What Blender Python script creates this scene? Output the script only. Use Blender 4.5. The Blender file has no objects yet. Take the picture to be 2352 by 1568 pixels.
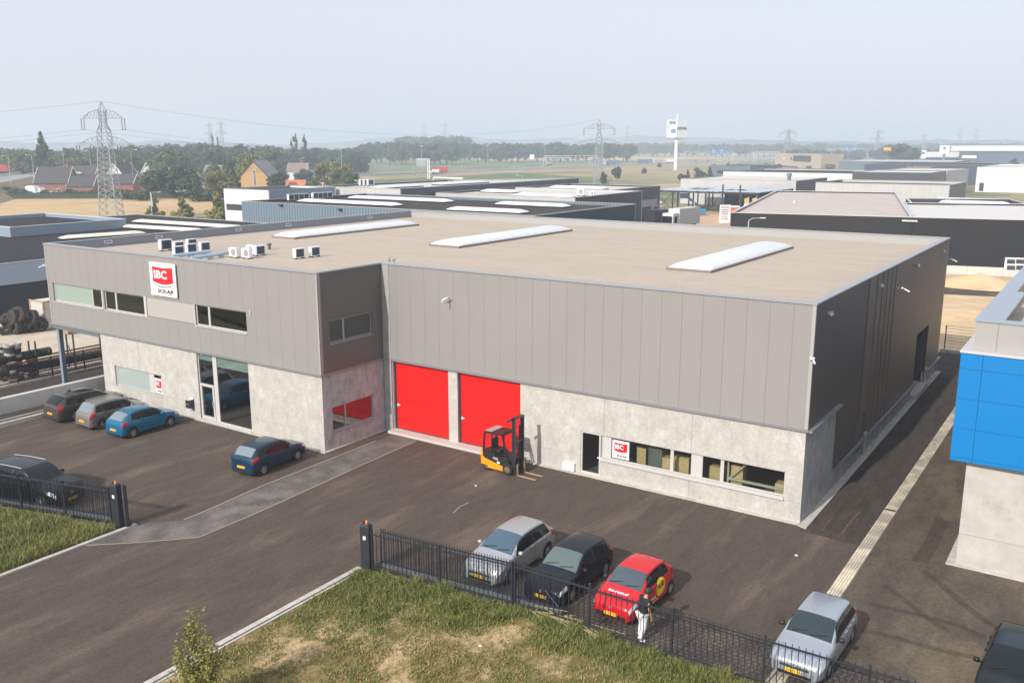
import bpy, bmesh, math, random
from mathutils import Vector, Matrix
R = math.radians
random.seed(7)
scene = bpy.context.scene
col = scene.collection
# ---------------------------------------------------------------- camera model (solved from the building's corners)
F, TH, RO, H0 = 2062.1442, .2138, .001, 16.05
PHI = -.5962
CX, CY = 59.9516, -32.2862
U = (math.cos(PHI), math.sin(PHI)); V = (-math.sin(PHI), math.cos(PHI))
WA, WW, WD, DD, HZ, HC, E0 = 25.91, 49.87, 37.73, 4.87, 9.66, 4.25, 5.54   # office width, full width, depth, set-back, heights
def ray(x, y):
    X, Y = x-1176, 784-y
    c, s = math.cos(RO), math.sin(RO)
    X, Y = c*X+s*Y, -s*X+c*Y
    a, b, z = X, F*math.cos(TH)+Y*math.sin(TH), -F*math.sin(TH)+Y*math.cos(TH)
    return a*U[0]+b*U[1], a*V[0]+b*V[1], z, b
def G(x, y, z=0):
    r = ray(x, y); t = (z-H0)/r[2]
    return CX+r[0]*t, CY+r[1]*t
def VP(x, y, dist):
    r = ray(x, y); t = dist/r[3]
    return CX+r[0]*t, CY+r[1]*t, H0+r[2]*t
# ---------------------------------------------------------------- object helpers
WM = {}
def tag(o, label=None, cat=None, group=None, kind=None):
    if label: o['label'] = label
    if cat: o['category'] = cat
    if group: o['group'] = group
    if kind: o['kind'] = kind
    return o
def thing(name, label, cat, loc=(0, 0, 0), rz=0, group=None):
    o = bpy.data.objects.new(name, None); col.objects.link(o)
    o.empty_display_size = .3
    o.location = loc; o.rotation_euler = (0, 0, rz)
    WM[o.name] = Matrix.Translation(Vector(loc)) @ Matrix.Rotation(rz, 4, 'Z')
    return tag(o, label, cat, group)
def adopt(o, parent):
    if parent is not None:
        o.parent = parent
        o.matrix_parent_inverse = WM.get(parent.name, Matrix()).inverted()
    return o
class MB:
    """collects faces, then links them as ONE mesh object (coordinates are world or prototype coordinates)"""
    def __init__(s): s.v = []; s.f = []; s.m = []; s.cur = 0
    def mat(s, i): s.cur = i; return s
    def poly(s, pts):
        n = len(s.v); s.v += [tuple(p) for p in pts]; s.f.append(tuple(range(n, n+len(pts)))); s.m.append(s.cur); return s
    def grid(s, rows):
        n = len(s.v); w = len(rows[0])
        for r in rows: s.v += [tuple(p) for p in r]
        for i in range(len(rows)-1):
            for j in range(w-1):
                a = n+i*w+j; s.f.append((a, a+1, a+w+1, a+w)); s.m.append(s.cur)
        return s
    def prism(s, pts, z0, z1, top=True, bottom=True):
        n = len(pts); b = len(s.v)
        s.v += [(p[0], p[1], z0) for p in pts]+[(p[0], p[1], z1) for p in pts]
        for i in range(n):
            j = (i+1) % n; s.f.append((b+i, b+j, b+n+j, b+n+i)); s.m.append(s.cur)
        if top: s.f.append(tuple(range(b+n, b+2*n))); s.m.append(s.cur)
        if bottom: s.f.append(tuple(range(b+n-1, b-1, -1))); s.m.append(s.cur)
        return s
    def box(s, x0, x1, y0, y1, z0, z1):
        return s.prism([(x0, y0), (x1, y0), (x1, y1), (x0, y1)], z0, z1)
    def obox(s, c, sx, sy, sz, M=None):
        """box centred on c with half sizes, turned by matrix M"""
        n = len(s.v)
        for k in ((-1,-1,-1),(1,-1,-1),(1,1,-1),(-1,1,-1),(-1,-1,1),(1,-1,1),(1,1,1),(-1,1,1)):
            p = Vector((k[0]*sx, k[1]*sy, k[2]*sz))
            if M is not None: p = M @ p
            s.v.append(tuple(Vector(c)+p))
        for f in ((0,3,2,1),(4,5,6,7),(0,1,5,4),(1,2,6,5),(2,3,7,6),(3,0,4,7)):
            s.f.append(tuple(n+i for i in f)); s.m.append(s.cur)
        return s
    def bar(s, a, b, w, h=None):
        a, b = Vector(a), Vector(b); d = b-a; L = d.length
        if L < 1e-6: return s
        z = d.normalized(); up = Vector((0, 0, 1)) if abs(z.z) < .95 else Vector((0, 1, 0))
        x = up.cross(z).normalized(); y = z.cross(x)
        M = Matrix((x, y, z)).transposed()
        return s.obox((a+b)/2, w/2, (h or w)/2, L/2, M)
    def tube(s, a, b, r0, r1=None, n=10, caps=True):
        r1 = r0 if r1 is None else r1
        a, b = Vector(a), Vector(b); z = (b-a).normalized()
        up = Vector((0, 0, 1)) if abs(z.z) < .95 else Vector((0, 1, 0))
        x = up.cross(z).normalized(); y = z.cross(x); k = len(s.v)
        for c, r in ((a, r0), (b, r1)):
            for i in range(n):
                t = 2*math.pi*i/n; s.v.append(tuple(c+x*math.cos(t)*r+y*math.sin(t)*r))
        for i in range(n):
            j = (i+1) % n; s.f.append((k+i, k+j, k+n+j, k+n+i)); s.m.append(s.cur)
        if caps:
            s.f.append(tuple(range(k+n-1, k-1, -1))); s.m.append(s.cur)
            s.f.append(tuple(range(k+n, k+2*n))); s.m.append(s.cur)
        return s
    def lathe(s, prof, c=(0, 0, 0), axis='Z', n=20):
        k = len(s.v)
        for (r, h) in prof:
            for i in range(n):
                t = 2*math.pi*i/n; p = (r*math.cos(t), r*math.sin(t), h)
                if axis == 'Y': p = (p[0], p[2], p[1])
                if axis == 'X': p = (p[2], p[0], p[1])
                s.v.append((c[0]+p[0], c[1]+p[1], c[2]+p[2]))
        for a in range(len(prof)-1):
            for i in range(n):
                j = (i+1) % n; s.f.append((k+a*n+i, k+a*n+j, k+(a+1)*n+j, k+(a+1)*n+i)); s.m.append(s.cur)
        return s
    def build(s, name, mats, parent=None, smooth=False, label=None, angle=None, fixn=False):
        me = bpy.data.meshes.new(name); me.from_pydata(s.v, [], s.f)
        if not isinstance(mats, (list, tuple)): mats = [mats]
        for m in mats: me.materials.append(m)
        if len(mats) > 1: me.polygons.foreach_set('material_index', s.m)
        if fixn:
            bm = bmesh.new(); bm.from_mesh(me); bmesh.ops.recalc_face_normals(bm, faces=bm.faces); bm.to_mesh(me); bm.free()
        if smooth:
            me.polygons.foreach_set('use_smooth', [True]*len(me.polygons))
            if angle: me.set_sharp_from_angle(angle=R(angle))
        me.update()
        o = bpy.data.objects.new(name, me); col.objects.link(o)
        adopt(o, parent)
        if label: o['label'] = label
        return o
def copy_tree(o, parent=None):
    c = o.copy(); col.objects.link(c)
    for k in list(c.keys()):
        if k in ('label',) and parent is None: del c[k]
    if parent is not None: c.parent = parent
    for ch in o.children: copy_tree(ch, c)
    return c
def dup(o, loc, rz=0, label=None, sc=None, group=None):
    c = copy_tree(o); c.location = loc; c.rotation_euler = (0, 0, rz)
    if sc: c.scale = sc if hasattr(sc, '__len__') else (sc,)*3
    if label: c['label'] = label
    if group: c['group'] = group
    return c
def setting(name, mb, m, **k):
    o = mb.build(name, m, **k); o['kind'] = 'structure'; return o
# ---------------------------------------------------------------- materials
MATS = {}
def srgb(r, g, b):
    f = lambda c: (c/255/12.92 if c/255 <= .04045 else ((c/255+.055)/1.055)**2.4)
    return (f(r), f(g), f(b))
def PM(name, c, c2=None, sc=1., rough=.6, metal=0., spec=.5, bump=0., obj=False, det=6., stretch=(1, 1, 1), coat=0., c3=None, sc3=.1, w3=.5, seams=None, lo=.35, hi=.65, bsc=None, emit=None, seamcol=.55, ds=.5, grain=None, alpha=None):
    if name in MATS: return MATS[name]
    m = bpy.data.materials.new(name); m.use_nodes = True; nt = m.node_tree; N = nt.nodes; Lk = nt.links
    b = N['Principled BSDF']
    b.inputs['Roughness'].default_value = rough; b.inputs['Metallic'].default_value = metal
    b.inputs['Specular IOR Level'].default_value = spec; b.inputs['Coat Weight'].default_value = coat
    b.inputs['Coat Roughness'].default_value = .05
    b.inputs['Base Color'].default_value = (*c, 1)
    if emit:
        b.inputs['Emission Color'].default_value = (*c, 1); b.inputs['Emission Strength'].default_value = emit
    out = None
    if c2 or bump or seams or c3 or grain or alpha:
        if obj: tc = N.new('ShaderNodeTexCoord').outputs['Object']
        else: tc = N.new('ShaderNodeNewGeometry').outputs['Position']
        mp = N.new('ShaderNodeMapping'); mp.inputs['Scale'].default_value = stretch; Lk.new(tc, mp.inputs['Vector'])
        def noise(s_, d_=det):
            n = N.new('ShaderNodeTexNoise'); n.inputs['Scale'].default_value = s_; n.inputs['Detail'].default_value = d_
            n.inputs['Roughness'].default_value = .65; Lk.new(mp.outputs[0], n.inputs['Vector']); return n
        if c2:
            n = noise(sc); rp = N.new('ShaderNodeValToRGB'); Lk.new(n.outputs['Fac'], rp.inputs[0])
            rp.color_ramp.elements[0].position = lo; rp.color_ramp.elements[1].position = hi
            rp.color_ramp.elements[0].color = (*c, 1); rp.color_ramp.elements[1].color = (*c2, 1); out = rp.outputs[0]
        if c3:
            n = noise(sc3, 5); rp = N.new('ShaderNodeValToRGB'); Lk.new(n.outputs['Fac'], rp.inputs[0])
            rp.color_ramp.elements[0].position = w3-.08; rp.color_ramp.elements[1].position = w3+.08
            mx = N.new('ShaderNodeMixRGB'); Lk.new(rp.outputs[0], mx.inputs[0])
            if out: Lk.new(out, mx.inputs[1])
            else: mx.inputs[1].default_value = (*c, 1)
            mx.inputs[2].default_value = (*c3, 1); out = mx.outputs[0]
        if grain:
            gs_, ga_ = grain
            n = N.new('ShaderNodeTexNoise'); n.inputs['Scale'].default_value = gs_; n.inputs['Detail'].default_value = 4; Lk.new(tc, n.inputs['Vector'])
            rp = N.new('ShaderNodeMapRange'); Lk.new(n.outputs['Fac'], rp.inputs[0]); rp.inputs[1].default_value = .3; rp.inputs[2].default_value = .7; rp.inputs[3].default_value = 1-ga_; rp.inputs[4].default_value = 1+ga_
            mx = N.new('ShaderNodeVectorMath'); mx.operation = 'SCALE'
            if out: Lk.new(out, mx.inputs[0])
            else: mx.inputs[0].default_value = c
            Lk.new(rp.outputs[0], mx.inputs['Scale']); out = mx.outputs[0]
        if alpha:
            n = noise(alpha[0]); rp = N.new('ShaderNodeMapRange'); Lk.new(n.outputs['Fac'], rp.inputs[0]); rp.inputs[1].default_value = .38; rp.inputs[2].default_value = .62; rp.inputs[3].default_value = alpha[1]; rp.inputs[4].default_value = alpha[2]; Lk.new(rp.outputs[0], b.inputs['Alpha'])
        if seams:
            # list of (axis, period, offset, width)
            acc = None
            sp = N.new('ShaderNodeSeparateXYZ'); Lk.new(tc, sp.inputs[0])
            for (ax, per, off, wd) in seams:
                a = N.new('ShaderNodeMath'); a.operation = 'SUBTRACT'; Lk.new(sp.outputs['XYZ'.index(ax)], a.inputs[0]); a.inputs[1].default_value = off
                d = N.new('ShaderNodeMath'); d.operation = 'PINGPONG'; Lk.new(a.outputs[0], d.inputs[0]); d.inputs[1].default_value = per/2
                l = N.new('ShaderNodeMath'); l.operation = 'LESS_THAN'; Lk.new(d.outputs[0], l.inputs[0]); l.inputs[1].default_value = wd/2
                if acc is None: acc = l.outputs[0]
                else:
                    k = N.new('ShaderNodeMath'); k.operation = 'MAXIMUM'; Lk.new(acc, k.inputs[0]); Lk.new(l.outputs[0], k.inputs[1]); acc = k.outputs[0]
            mx = N.new('ShaderNodeMixRGB'); mx.blend_type = 'MULTIPLY'; Lk.new(acc, mx.inputs[0])
            if out: Lk.new(out, mx.inputs[1])
            else: mx.inputs[1].default_value = (*c, 1)
            mx.inputs[2].default_value = (seamcol,)*3+(1,); out = mx.outputs[0]
        if bump:
            n = noise(bsc or sc*6, 8); bp = N.new('ShaderNodeBump'); bp.inputs['Strength'].default_value = bump; bp.inputs['Distance'].default_value = .02 if not ds else ds*.05
            Lk.new(n.outputs['Fac'], bp.inputs['Height']); Lk.new(bp.outputs[0], b.inputs['Normal'])
        if out: Lk.new(out, b.inputs['Base Color'])
    MATS[name] = m; return m
def glassmat(name, tint=(.25, .28, .27), refl=.22, rough=0.0):
    if name in MATS: return MATS[name]
    m = bpy.data.materials.new(name); m.use_nodes = True; nt = m.node_tree; N = nt.nodes; N.clear(); Lk = nt.links
    o = N.new('ShaderNodeOutputMaterial'); mx = N.new('ShaderNodeMixShader'); t = N.new('ShaderNodeBsdfTransparent'); g = N.new('ShaderNodeBsdfGlossy')
    t.inputs[0].default_value = (*tint, 1); g.inputs['Color'].default_value = (.95, .97, 1, 1); g.inputs['Roughness'].default_value = rough
    fc = N.new('ShaderNodeLayerWeight'); fc.inputs[0].default_value = .5; lw = N.new('ShaderNodeMath'); lw.operation = 'POWER'; Lk.new(fc.outputs['Facing'], lw.inputs[0]); lw.inputs[1].default_value = 4.5
    a = N.new('ShaderNodeMath'); a.operation = 'MULTIPLY_ADD'; Lk.new(lw.outputs[0], a.inputs[0]); a.inputs[1].default_value = 1-refl; a.inputs[2].default_value = refl
    Lk.new(a.outputs[0], mx.inputs[0]); Lk.new(t.outputs[0], mx.inputs[1]); Lk.new(g.outputs[0], mx.inputs[2]); Lk.new(mx.outputs[0], o.inputs[0])
    MATS[name] = m; return m
def brickmat(name, c, c2, mortar, sc=1., bw=.21, bh=.105, rot=0., rough=.85, obj=False, vert=None, msz=.012):
    if name in MATS: return MATS[name]
    m = bpy.data.materials.new(name); m.use_nodes = True; nt = m.node_tree; N = nt.nodes; Lk = nt.links
    b = N['Principled BSDF']; b.inputs['Roughness'].default_value = rough
    tc = N.new('ShaderNodeTexCoord').outputs['Object'] if obj else N.new('ShaderNodeNewGeometry').outputs['Position']
    mp = N.new('ShaderNodeMapping'); Lk.new(tc, mp.inputs[0]); mp.inputs['Rotation'].default_value = vert or (0, 0, rot)
    br = N.new('ShaderNodeTexBrick'); Lk.new(mp.outputs[0], br.inputs[0])
    br.inputs['Color1'].default_value = (*c, 1); br.inputs['Color2'].default_value = (*c2, 1); br.inputs['Mortar'].default_value = (*mortar, 1)
    br.inputs['Scale'].default_value = sc; br.inputs['Mortar Size'].default_value = msz; br.inputs['Brick Width'].default_value = bw; br.inputs['Row Height'].default_value = bh
    n = N.new('ShaderNodeTexNoise'); n.inputs['Scale'].default_value = .9; n.inputs['Detail'].default_value = 6; Lk.new(tc, n.inputs[0])
    rp = N.new('ShaderNodeValToRGB'); Lk.new(n.outputs[0], rp.inputs[0]); rp.color_ramp.elements[0].color = (.75,.75,.75,1); rp.color_ramp.elements[1].color = (1.35,1.3,1.2,1)
    rp.color_ramp.elements[0].position = .4; rp.color_ramp.elements[1].position = .62
    mx = N.new('ShaderNodeMixRGB'); mx.blend_type = 'MULTIPLY'; mx.inputs[0].default_value = 1; Lk.new(br.outputs[0], mx.inputs[1]); Lk.new(rp.outputs[0], mx.inputs[2])
    Lk.new(mx.outputs[0], b.inputs['Base Color'])
    MATS[name] = m; return m
# ---------------------------------------------------------------- shared materials
asph = PM('asphalt', (.074,.057,.047), (.112,.087,.071), 1.3, spec=.15, rough=.9, bump=.8, bsc=45, det=12, c3=(.150,.116,.090), sc3=.35, w3=.60, lo=.25, hi=.75, stretch=(1.5,.35,1), grain=(7,.15))
asph_d = PM('asphalt dark', (.050,.040,.035), (.082,.066,.056), 1.0, spec=.15, rough=.9, bump=.5, bsc=45, det=12, stretch=(2.5,.5,1), grain=(7,.2))
asph_l = PM('asphalt dusty', (.078,.062,.050), (.125,.098,.072), .9, spec=.15, rough=.92, bump=.6, bsc=45, det=12, c3=(.165,.130,.088), sc3=.3, w3=.60, stretch=(1.2,.5,1), grain=(7,.2))
conc = PM('concrete', (.37,.348,.315), (.50,.478,.442), 1.9, rough=.85, spec=.3, bump=.3, bsc=12, det=13, c3=(.54,.52,.49), sc3=1.3, w3=.64, lo=.25, hi=.72, stretch=(1,1,.7), grain=(9,.09))
concd = PM('concrete grey', (.30,.305,.30), (.47,.47,.46), 2.2, rough=.85, bump=.3, bsc=10, det=13, stretch=(1,1,.6), grain=(9,.1))
kerbm = PM('kerb concrete', (.40,.375,.33), (.54,.51,.455), 2.2, rough=.9, bump=.3, bsc=30, det=8, seams=[('Y',1.,0,.02)])
clad = PM('cladding grey', (.258,.248,.238), (.274,.263,.252), .3, rough=.42, spec=.45, seams=[('X',1.,-.02,.026)], seamcol=.66)
cladside = PM('cladding side shaded', (.105,.090,.078), None, rough=.45, spec=.3, seams=[('Y',1.,.1,.035)], seamcol=.45)  # front cladding grey, darkened in its colour for the shaded wall
cladrib = PM('cladding side shaded fine', (.125,.100,.080), (.155,.124,.097), .5, rough=.42, spec=.35, seams=[('Y',.5,.1,.05)], seamcol=.6)  # same cladding; shade and brown ground reflection put into the base colour
trimg = PM('trim grey', (.36,.35,.335), rough=.4, metal=.0)
triml = PM('trim light', (.52,.51,.5), rough=.4)
flash = PM('flashing', (.27,.275,.28), rough=.35, metal=.3)
roofm = PM('roof membrane', (.415,.355,.285), (.455,.392,.32), .6, spec=.15, rough=.9, bump=.3, bsc=14, det=11, c3=(.405,.345,.272), sc3=.5, w3=.64, seams=[('Y',1.05,0,.05)], seamcol=.94, stretch=(.5,1.2,1), grain=(5,.05))
roofdark = PM('roof bitumen', (.020,.021,.024), (.038,.037,.038), .8, spec=.15, rough=.9, bump=.3, bsc=10, det=8)
roofbrown = PM('roof bitumen brown', (.045,.037,.032), (.065,.054,.046), .8, spec=.15, rough=.9, bump=.3, bsc=10, det=8)
rooflt = PM('roof light', (.52,.50,.47), (.60,.57,.54), .4, spec=.15, rough=.9)
roofpk = PM('roof pinkish', (.45,.395,.36), (.52,.46,.42), .3, spec=.15, rough=.9, seams=[('Y',1.2,0,.05)], seamcol=.93)
white = PM('white plastic', (.82,.83,.84), rough=.4)
dome = PM('rooflight dome', (.66,.68,.69), rough=.35, spec=.4, seams=[('Y',1.05,.3,.05)], seamcol=.72)
domex = PM('rooflight dome across', (.80,.83,.86), rough=.25, seams=[('X',1.6,.3,.06)], seamcol=.8)
domec = PM('rooflight cream', (.72,.68,.58), rough=.35, seams=[('X',1.5,.3,.08)], seamcol=.75)
redm = PM('door red', (.66,.010,.008), None, rough=.45, spec=.25, seams=[('Z',.61,.1,.025)], seamcol=.62)
bluem = PM('panel blue', (.0,.175,.47), None, rough=.35, spec=.5, seams=[('X',1.9,56.25-.0,.025),('Z',1.15,4.5,.02)], seamcol=.45)
glass = glassmat('window glass', (.84,.87,.84), .06)
glasse = glassmat('entrance glass', (.76,.80,.80), .13)
frost = PM('frosted green blind', (.27,.35,.30), rough=.3, coat=.5)
paleg = PM('pale green strip', (.52,.66,.55), rough=.35)
dark = PM('dark interior', (.03,.03,.03), rough=.8)
blackp = PM('black plastic', (.012,.012,.014), rough=.5)
darkmet = PM('anthracite steel', (.022,.026,.032), rough=.45, spec=.5)
steel = PM('galvanised steel', (.42,.44,.46), (.5,.52,.54), 2, rough=.45, metal=.5)
steelb = PM('blue grey steel', (.12,.15,.18), rough=.5)
rubber = PM('rubber', (.016,.016,.017), rough=.85)
orange = PM('orange lamp', (.85,.25,.02), rough=.3)
card = PM('cardboard', (.62,.43,.22), (.72,.54,.30), 3, rough=.8)
wood = PM('wood pallet', (.45,.32,.19), rough=.8)
sand = PM('sand', (.50,.36,.22), (.66,.50,.32), .25, spec=.15, rough=.95, bump=.8, bsc=3, det=8, c3=(.72,.50,.26), sc3=.09, w3=.58)
yard = PM('sandy yard', (.44,.38,.29), (.56,.49,.38), .5, spec=.15, rough=.95, bump=.4, bsc=6, det=9)
dry = PM('dry land', (.30,.235,.14), (.42,.33,.20), .05, spec=.15, rough=.95, det=10, c3=(.20,.19,.08), sc3=.018, w3=.55, stretch=(1,1,1))
straw = PM('stubble field', (.46,.315,.155), (.58,.42,.23), .08, spec=.15, rough=.95, det=10, c3=(.43,.30,.16), sc3=.03, w3=.6)
greenf = PM('green field', (.10,.145,.05), (.14,.19,.075), .05, spec=.15, rough=.95, det=8)
greenf2 = PM('far field', (.16,.19,.10), (.22,.23,.12), .02, spec=.15, rough=.95, det=8)
grassg = PM('grass ground', (.10,.098,.030), (.21,.155,.062), 1.3, spec=.15, rough=.95, det=12, c3=(.46,.335,.185), sc3=.6, w3=.53, bump=.8, bsc=18, lo=.35, hi=.6, grain=(14,.3))
grassl = PM('grass ground lush', (.055,.07,.015), (.13,.12,.035), 1.2, spec=.15, rough=.95, det=10, bump=.8, bsc=18)
paver = brickmat('clinker pavers', (.080,.073,.075), (.115,.105,.105), (.17,.155,.135), 1., .21, .08, rot=R(45), msz=.010)
paver2 = brickmat('brown pavers', (.072,.056,.046), (.105,.08,.065), (.035,.03,.026), 1., .22, .2, msz=.03)
gutterm = brickmat('gutter stones', (.48,.43,.35), (.58,.52,.42), (.22,.18,.13), 1., .2, .1, rot=R(90), msz=.012)
redbrick = brickmat('red brick', (.24,.09,.065), (.31,.12,.085), (.35,.28,.24), 1., .5, .16, vert=(R(90),0,0), obj=False)
# ---------------------------------------------------------------- ground, roads, fields
def sheet(name, pts, z, m, thick=0):
    mb = MB()
    if thick: mb.prism(pts, z-thick, z)
    else: mb.poly([(p[0], p[1], z) for p in pts])
    return setting(name, mb, m)
sheet('ground', [(-9000,-600),(9000,-600),(9000,9000),(-9000,9000)], -.35, dry)
# far strips of farmland
sheet('field', [(-262,100),(-192,161),(-150,142),(-95,96),(-120,60),(-190,52)], -.30, straw)
sheet('meadow', [(-252,262),(-258,385),(-262,452),(-156,378),(-132,326),(-118,250),(-190,215)], -.30, greenf)
sheet('meadow', [(-330,400),(-345,560),(-385,900),(-420,1250),(-700,1350),(-900,900),(-520,400)], -.30, greenf2)
sheet('meadow', [(-250,800),(-315,1000),(-330,1500),(-60,1500),(-60,900)], -.30, greenf2)
sheet('field', [(-395,905),(-425,1250),(-640,1300),(-720,1000),(-560,820)], -.26, straw)
hw = [(-400,150),(-335,300),(-322,380),(-320,527),(-340,720),(-350,874),(-320,980),(-255,1100),(-120,1300),(100,1700)]
def ribbon(pts, w, off=0):
    L, Rr = [], []
    for i, p in enumerate(pts):
        a = pts[max(i-1,0)]; b = pts[min(i+1,len(pts)-1)]
        d = Vector((b[0]-a[0], b[1]-a[1])).normalized(); n = Vector((-d.y, d.x))
        L.append((p[0]+n.x*(off+w/2), p[1]+n.y*(off+w/2))); Rr.append((p[0]+n.x*(off-w/2), p[1]+n.y*(off-w/2)))
    return L+Rr[::-1]
def ribmesh(pts, w, z, off=0):
    r = ribbon(pts, w, off); n = len(pts); mb = MB()
    mb.grid([[(*r[i], z), (*r[2*n-1-i], z)] for i in range(n)]); return mb
roadm = PM('motorway asphalt', (.20,.20,.205), rough=.8)
setting('motorway', ribmesh(hw, 30, -.20), roadm)
mk = MB()
for off in (-11,-7.4,-3.8,3.8,7.4,11):
    mb_ = ribmesh(hw, .5, -.15, off); n0 = len(mk.v); mk.v += mb_.v; mk.f += [tuple(i+n0 for i in f) for f in mb_.f]; mk.m += mb_.m
setting('road_marking', mk, PM('road paint', (.7,.7,.68), rough=.7))
# estate roads and yards
sheet('estate_ground', [(-130,20),(-130,190),(-30,460),(60,460),(140,330),(140,-60),(-60,-60)], -.16, PM('estate grass', (.20,.17,.07), (.34,.27,.14), .12, rough=.95, c3=(.11,.12,.04), sc3=.05))
sheet('path', [(-112,96),(-104,90),(-74,230),(-84,232)], -.10, asph_l)
sheet('road', [(-60,150),(-58,143),(22,152),(44,166),(44,174),(10,163)], -.10, asph)
sheet('sandy_ground', [(-46,-30),(-2.2,-4.5),(-2.2,40),(-46,50)], -.05, yard)
sheet('sandy_ground', [(30,44.9),(75,44.9),(80,110),(8,92)], -.06, sand)
sheet('sandy_ground', [(-50,140),(4,146),(6,190),(-38,188)], -.06, PM('orange sand', (.46,.30,.18), (.58,.40,.25), .2, rough=.95))
sheet('track', [(41.5,75.6),(43,82.6),(54,85.4),(60,86.5),(60,79.4),(52,78.3)], -.045, asph)
# the yard itself: asphalt with drives
sheet('yard_asphalt', [(5.5,-9.3),(7,-16.6),(26,-11.4),(26,-45),(36.9,-45),(36.9,-8.6),(52.5,-7.6),(52.5,4.2),(50,4.2),(50,4.95),(25.95,4.95),(25.95,.1),(5.5,.1)], 0, asph)
sheet('side_lane', [(50,4.2),(52.5,4.2),(52.5,44.5),(49,44.5),(49,5),(50,5)], -.004, asph_d)
sheet('neighbour_yard', [(53.0,-7.4),(120,-5),(120,44.5),(53,44.5)], -.004, asph_l)
sheet('asphalt_strip', [(-1.9,-20),(3.85,-20),(3.85,5),(-1.9,5)], -.03, asph_d)
sheet('asphalt_strip', [(4.25,-20),(5.5,-20),(5.5,5),(4.25,5)], -.03, asph_d)
sheet('paver_strip', [(26.9,4.75),(28.6,4.75),(28.75,.0),(29.2,-7.5),(29.2,-10.6),(27.6,-12.2),(26.05,-13.6),(26.05,-11.5),(26.2,-10.9),(27.3,-9.8),(27.3,-8.8),(27.0,-5.3)], .006, paver)
sheet('parking_paving', [(38.2,-8.1),(39.3,-5.9),(42,-4.9),(47,-4.9),(52.4,-5.0),(52.4,-7.6),(46,-7.9)], .006, paver2)
sheet('parking_paving', [(53.05,-7.5),(53.05,-5.0),(66,-4.6),(66,-7.2)], .006, paver2)
# thin light joints beside the paver strip
j = MB()
for pts, off in (([(26.82,3.0),(26.9,-5.3),(27.2,-8.8),(27.2,-9.8)],0),([(28.7,4.2),(28.85,0),(29.28,-7.5),(29.28,-10.6),(27.65,-12.3),(26.1,-13.7)],0)):
    m_ = ribmesh(pts, .09, .012); n0 = len(j.v); j.v += m_.v; j.f += [tuple(i+n0 for i in f) for f in m_.f]; j.m += m_.m
setting('paver_edging', j, PM('edging', (.30,.26,.21), rough=.9))
def kerb(name, a, b, w=.16, h=.1, z=0):
    d = Vector((b[0]-a[0], b[1]-a[1])); n = Vector((-d.y, d.x)).normalized()*w/2
    mb = MB(); mb.prism([(a[0]+n.x,a[1]+n.y),(a[0]-n.x,a[1]-n.y),(b[0]-n.x,b[1]-n.y),(b[0]+n.x,b[1]+n.y)], z-.2, z+h)
    return setting(name, mb, kerbm)
kerb('kerb', (26.0,-45), (25.95,-11.3), .2, .07)
kerb('kerb', (36.95,-45), (36.9,-8.9), .22, .07)
kerb('kerb', (37.14,-45), (37.12,-9.1), .09, .05)
kerb('kerb', (38.3,-8.75), (43.4,-8.15), .12, .04)
kerb('kerb', (43.5,-8.2), (60,-7.75), .12, .04)
kerb('kerb', (7.0,-16.7), (6.9,.0), .22, .26)
kerb('kerb', (5.62,-16), (5.6,-.1), .1, .05)
kerb('kerb', (-1.75,-12), (-2.1,6), .2, .1)
kerb('kerb', (18.6,-14.0), (25.6,-12.1), .12, .05)
kerb('kerb', (49,44.7), (75,44.9), .25, .26)
gt = MB(); gt.box(52.5,53.02,-7.6,44,-.1,.012); setting('gutter', gt, gutterm)
gr = MB(); gr.box(52.52,52.98,8.62,8.8,.0,.02); gr.box(52.66,52.8,19.7,19.85,0,.02); setting('drain_grate', gr, blackp)
# tyre tracks left on the dusty asphalt
tyr = PM('tyre dirt', (.040,.032,.027), None, rough=.95, spec=.1, alpha=(7,.0,.38))
def track(pts, w=.2, m=None, z=.004):
    P = []
    for i in range(len(pts)-1):
        for k in range(5):
            t = k/5; P.append((pts[i][0]*(1-t)+pts[i+1][0]*t, pts[i][1]*(1-t)+pts[i+1][1]*t))
    P.append(pts[-1]); r = ribmesh(P, w, z); setting('tyre_track', r, m or tyr)
def PT(*p): return [G(*q) for q in p]
track(PT((1994,1385),(2050,1397),(2110,1412),(2200,1435),(2260,1462)), .28)
track(PT((2030,1342),(2080,1378),(2130,1420),(2180,1450)), .26)
track(PT((2122,1310),(2160,1340),(2210,1385),(2270,1430),(2352,1468)), .3)
track(PT((2100,1290),(2135,1240),(2158,1185)), .3); track(PT((2122,1292),(2150,1245),(2172,1195)), .3)
track(PT((1980,1446),(2060,1464),(2150,1490),(2240,1508)), .3)
dust = PM('dust trail', (.21,.165,.12), None, rough=.95, spec=.1, alpha=(9,.1,.8))
track(PT((1887,1220),(1905,1195),(1912,1188)), .06, dust); track(PT((1927,1232),(1955,1195),(1976,1174)), .07, dust)
for q in ([(1105,1047),(1070,1060),(1035,1078)],[(1107,1055),(1082,1070),(1050,1082)],[(1110,1075),(1092,1080),(1076,1088)]): track(PT(*q), .05, dust)
track(PT((1847,1217),(1885,1228),(1903,1235)), .04, dust); track(PT((1905,1236),(1967,1250)), .07, tyr)
track(PT((1041,1177),(1056,1163),(1077,1153)), .07, PM('old paint', (.22,.22,.21), rough=.8))
track(PT((0,1345),(150,1290),(300,1240)), .14, tyr, .0042) if 0 else None
# tarmac joint, forming long dark seams in the drive
# verge ground
sheet('verge', [(-30,-40),(25.9,-40),(25.9,-11.9),(18.6,-14.1),(-30,-27)], .02, grassl)
sheet('verge', [(37.18,-45),(90,-45),(90,-7.6),(60,-7.85),(43.4,-8.3),(37.18,-9.3)], .02, grassg)
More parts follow.
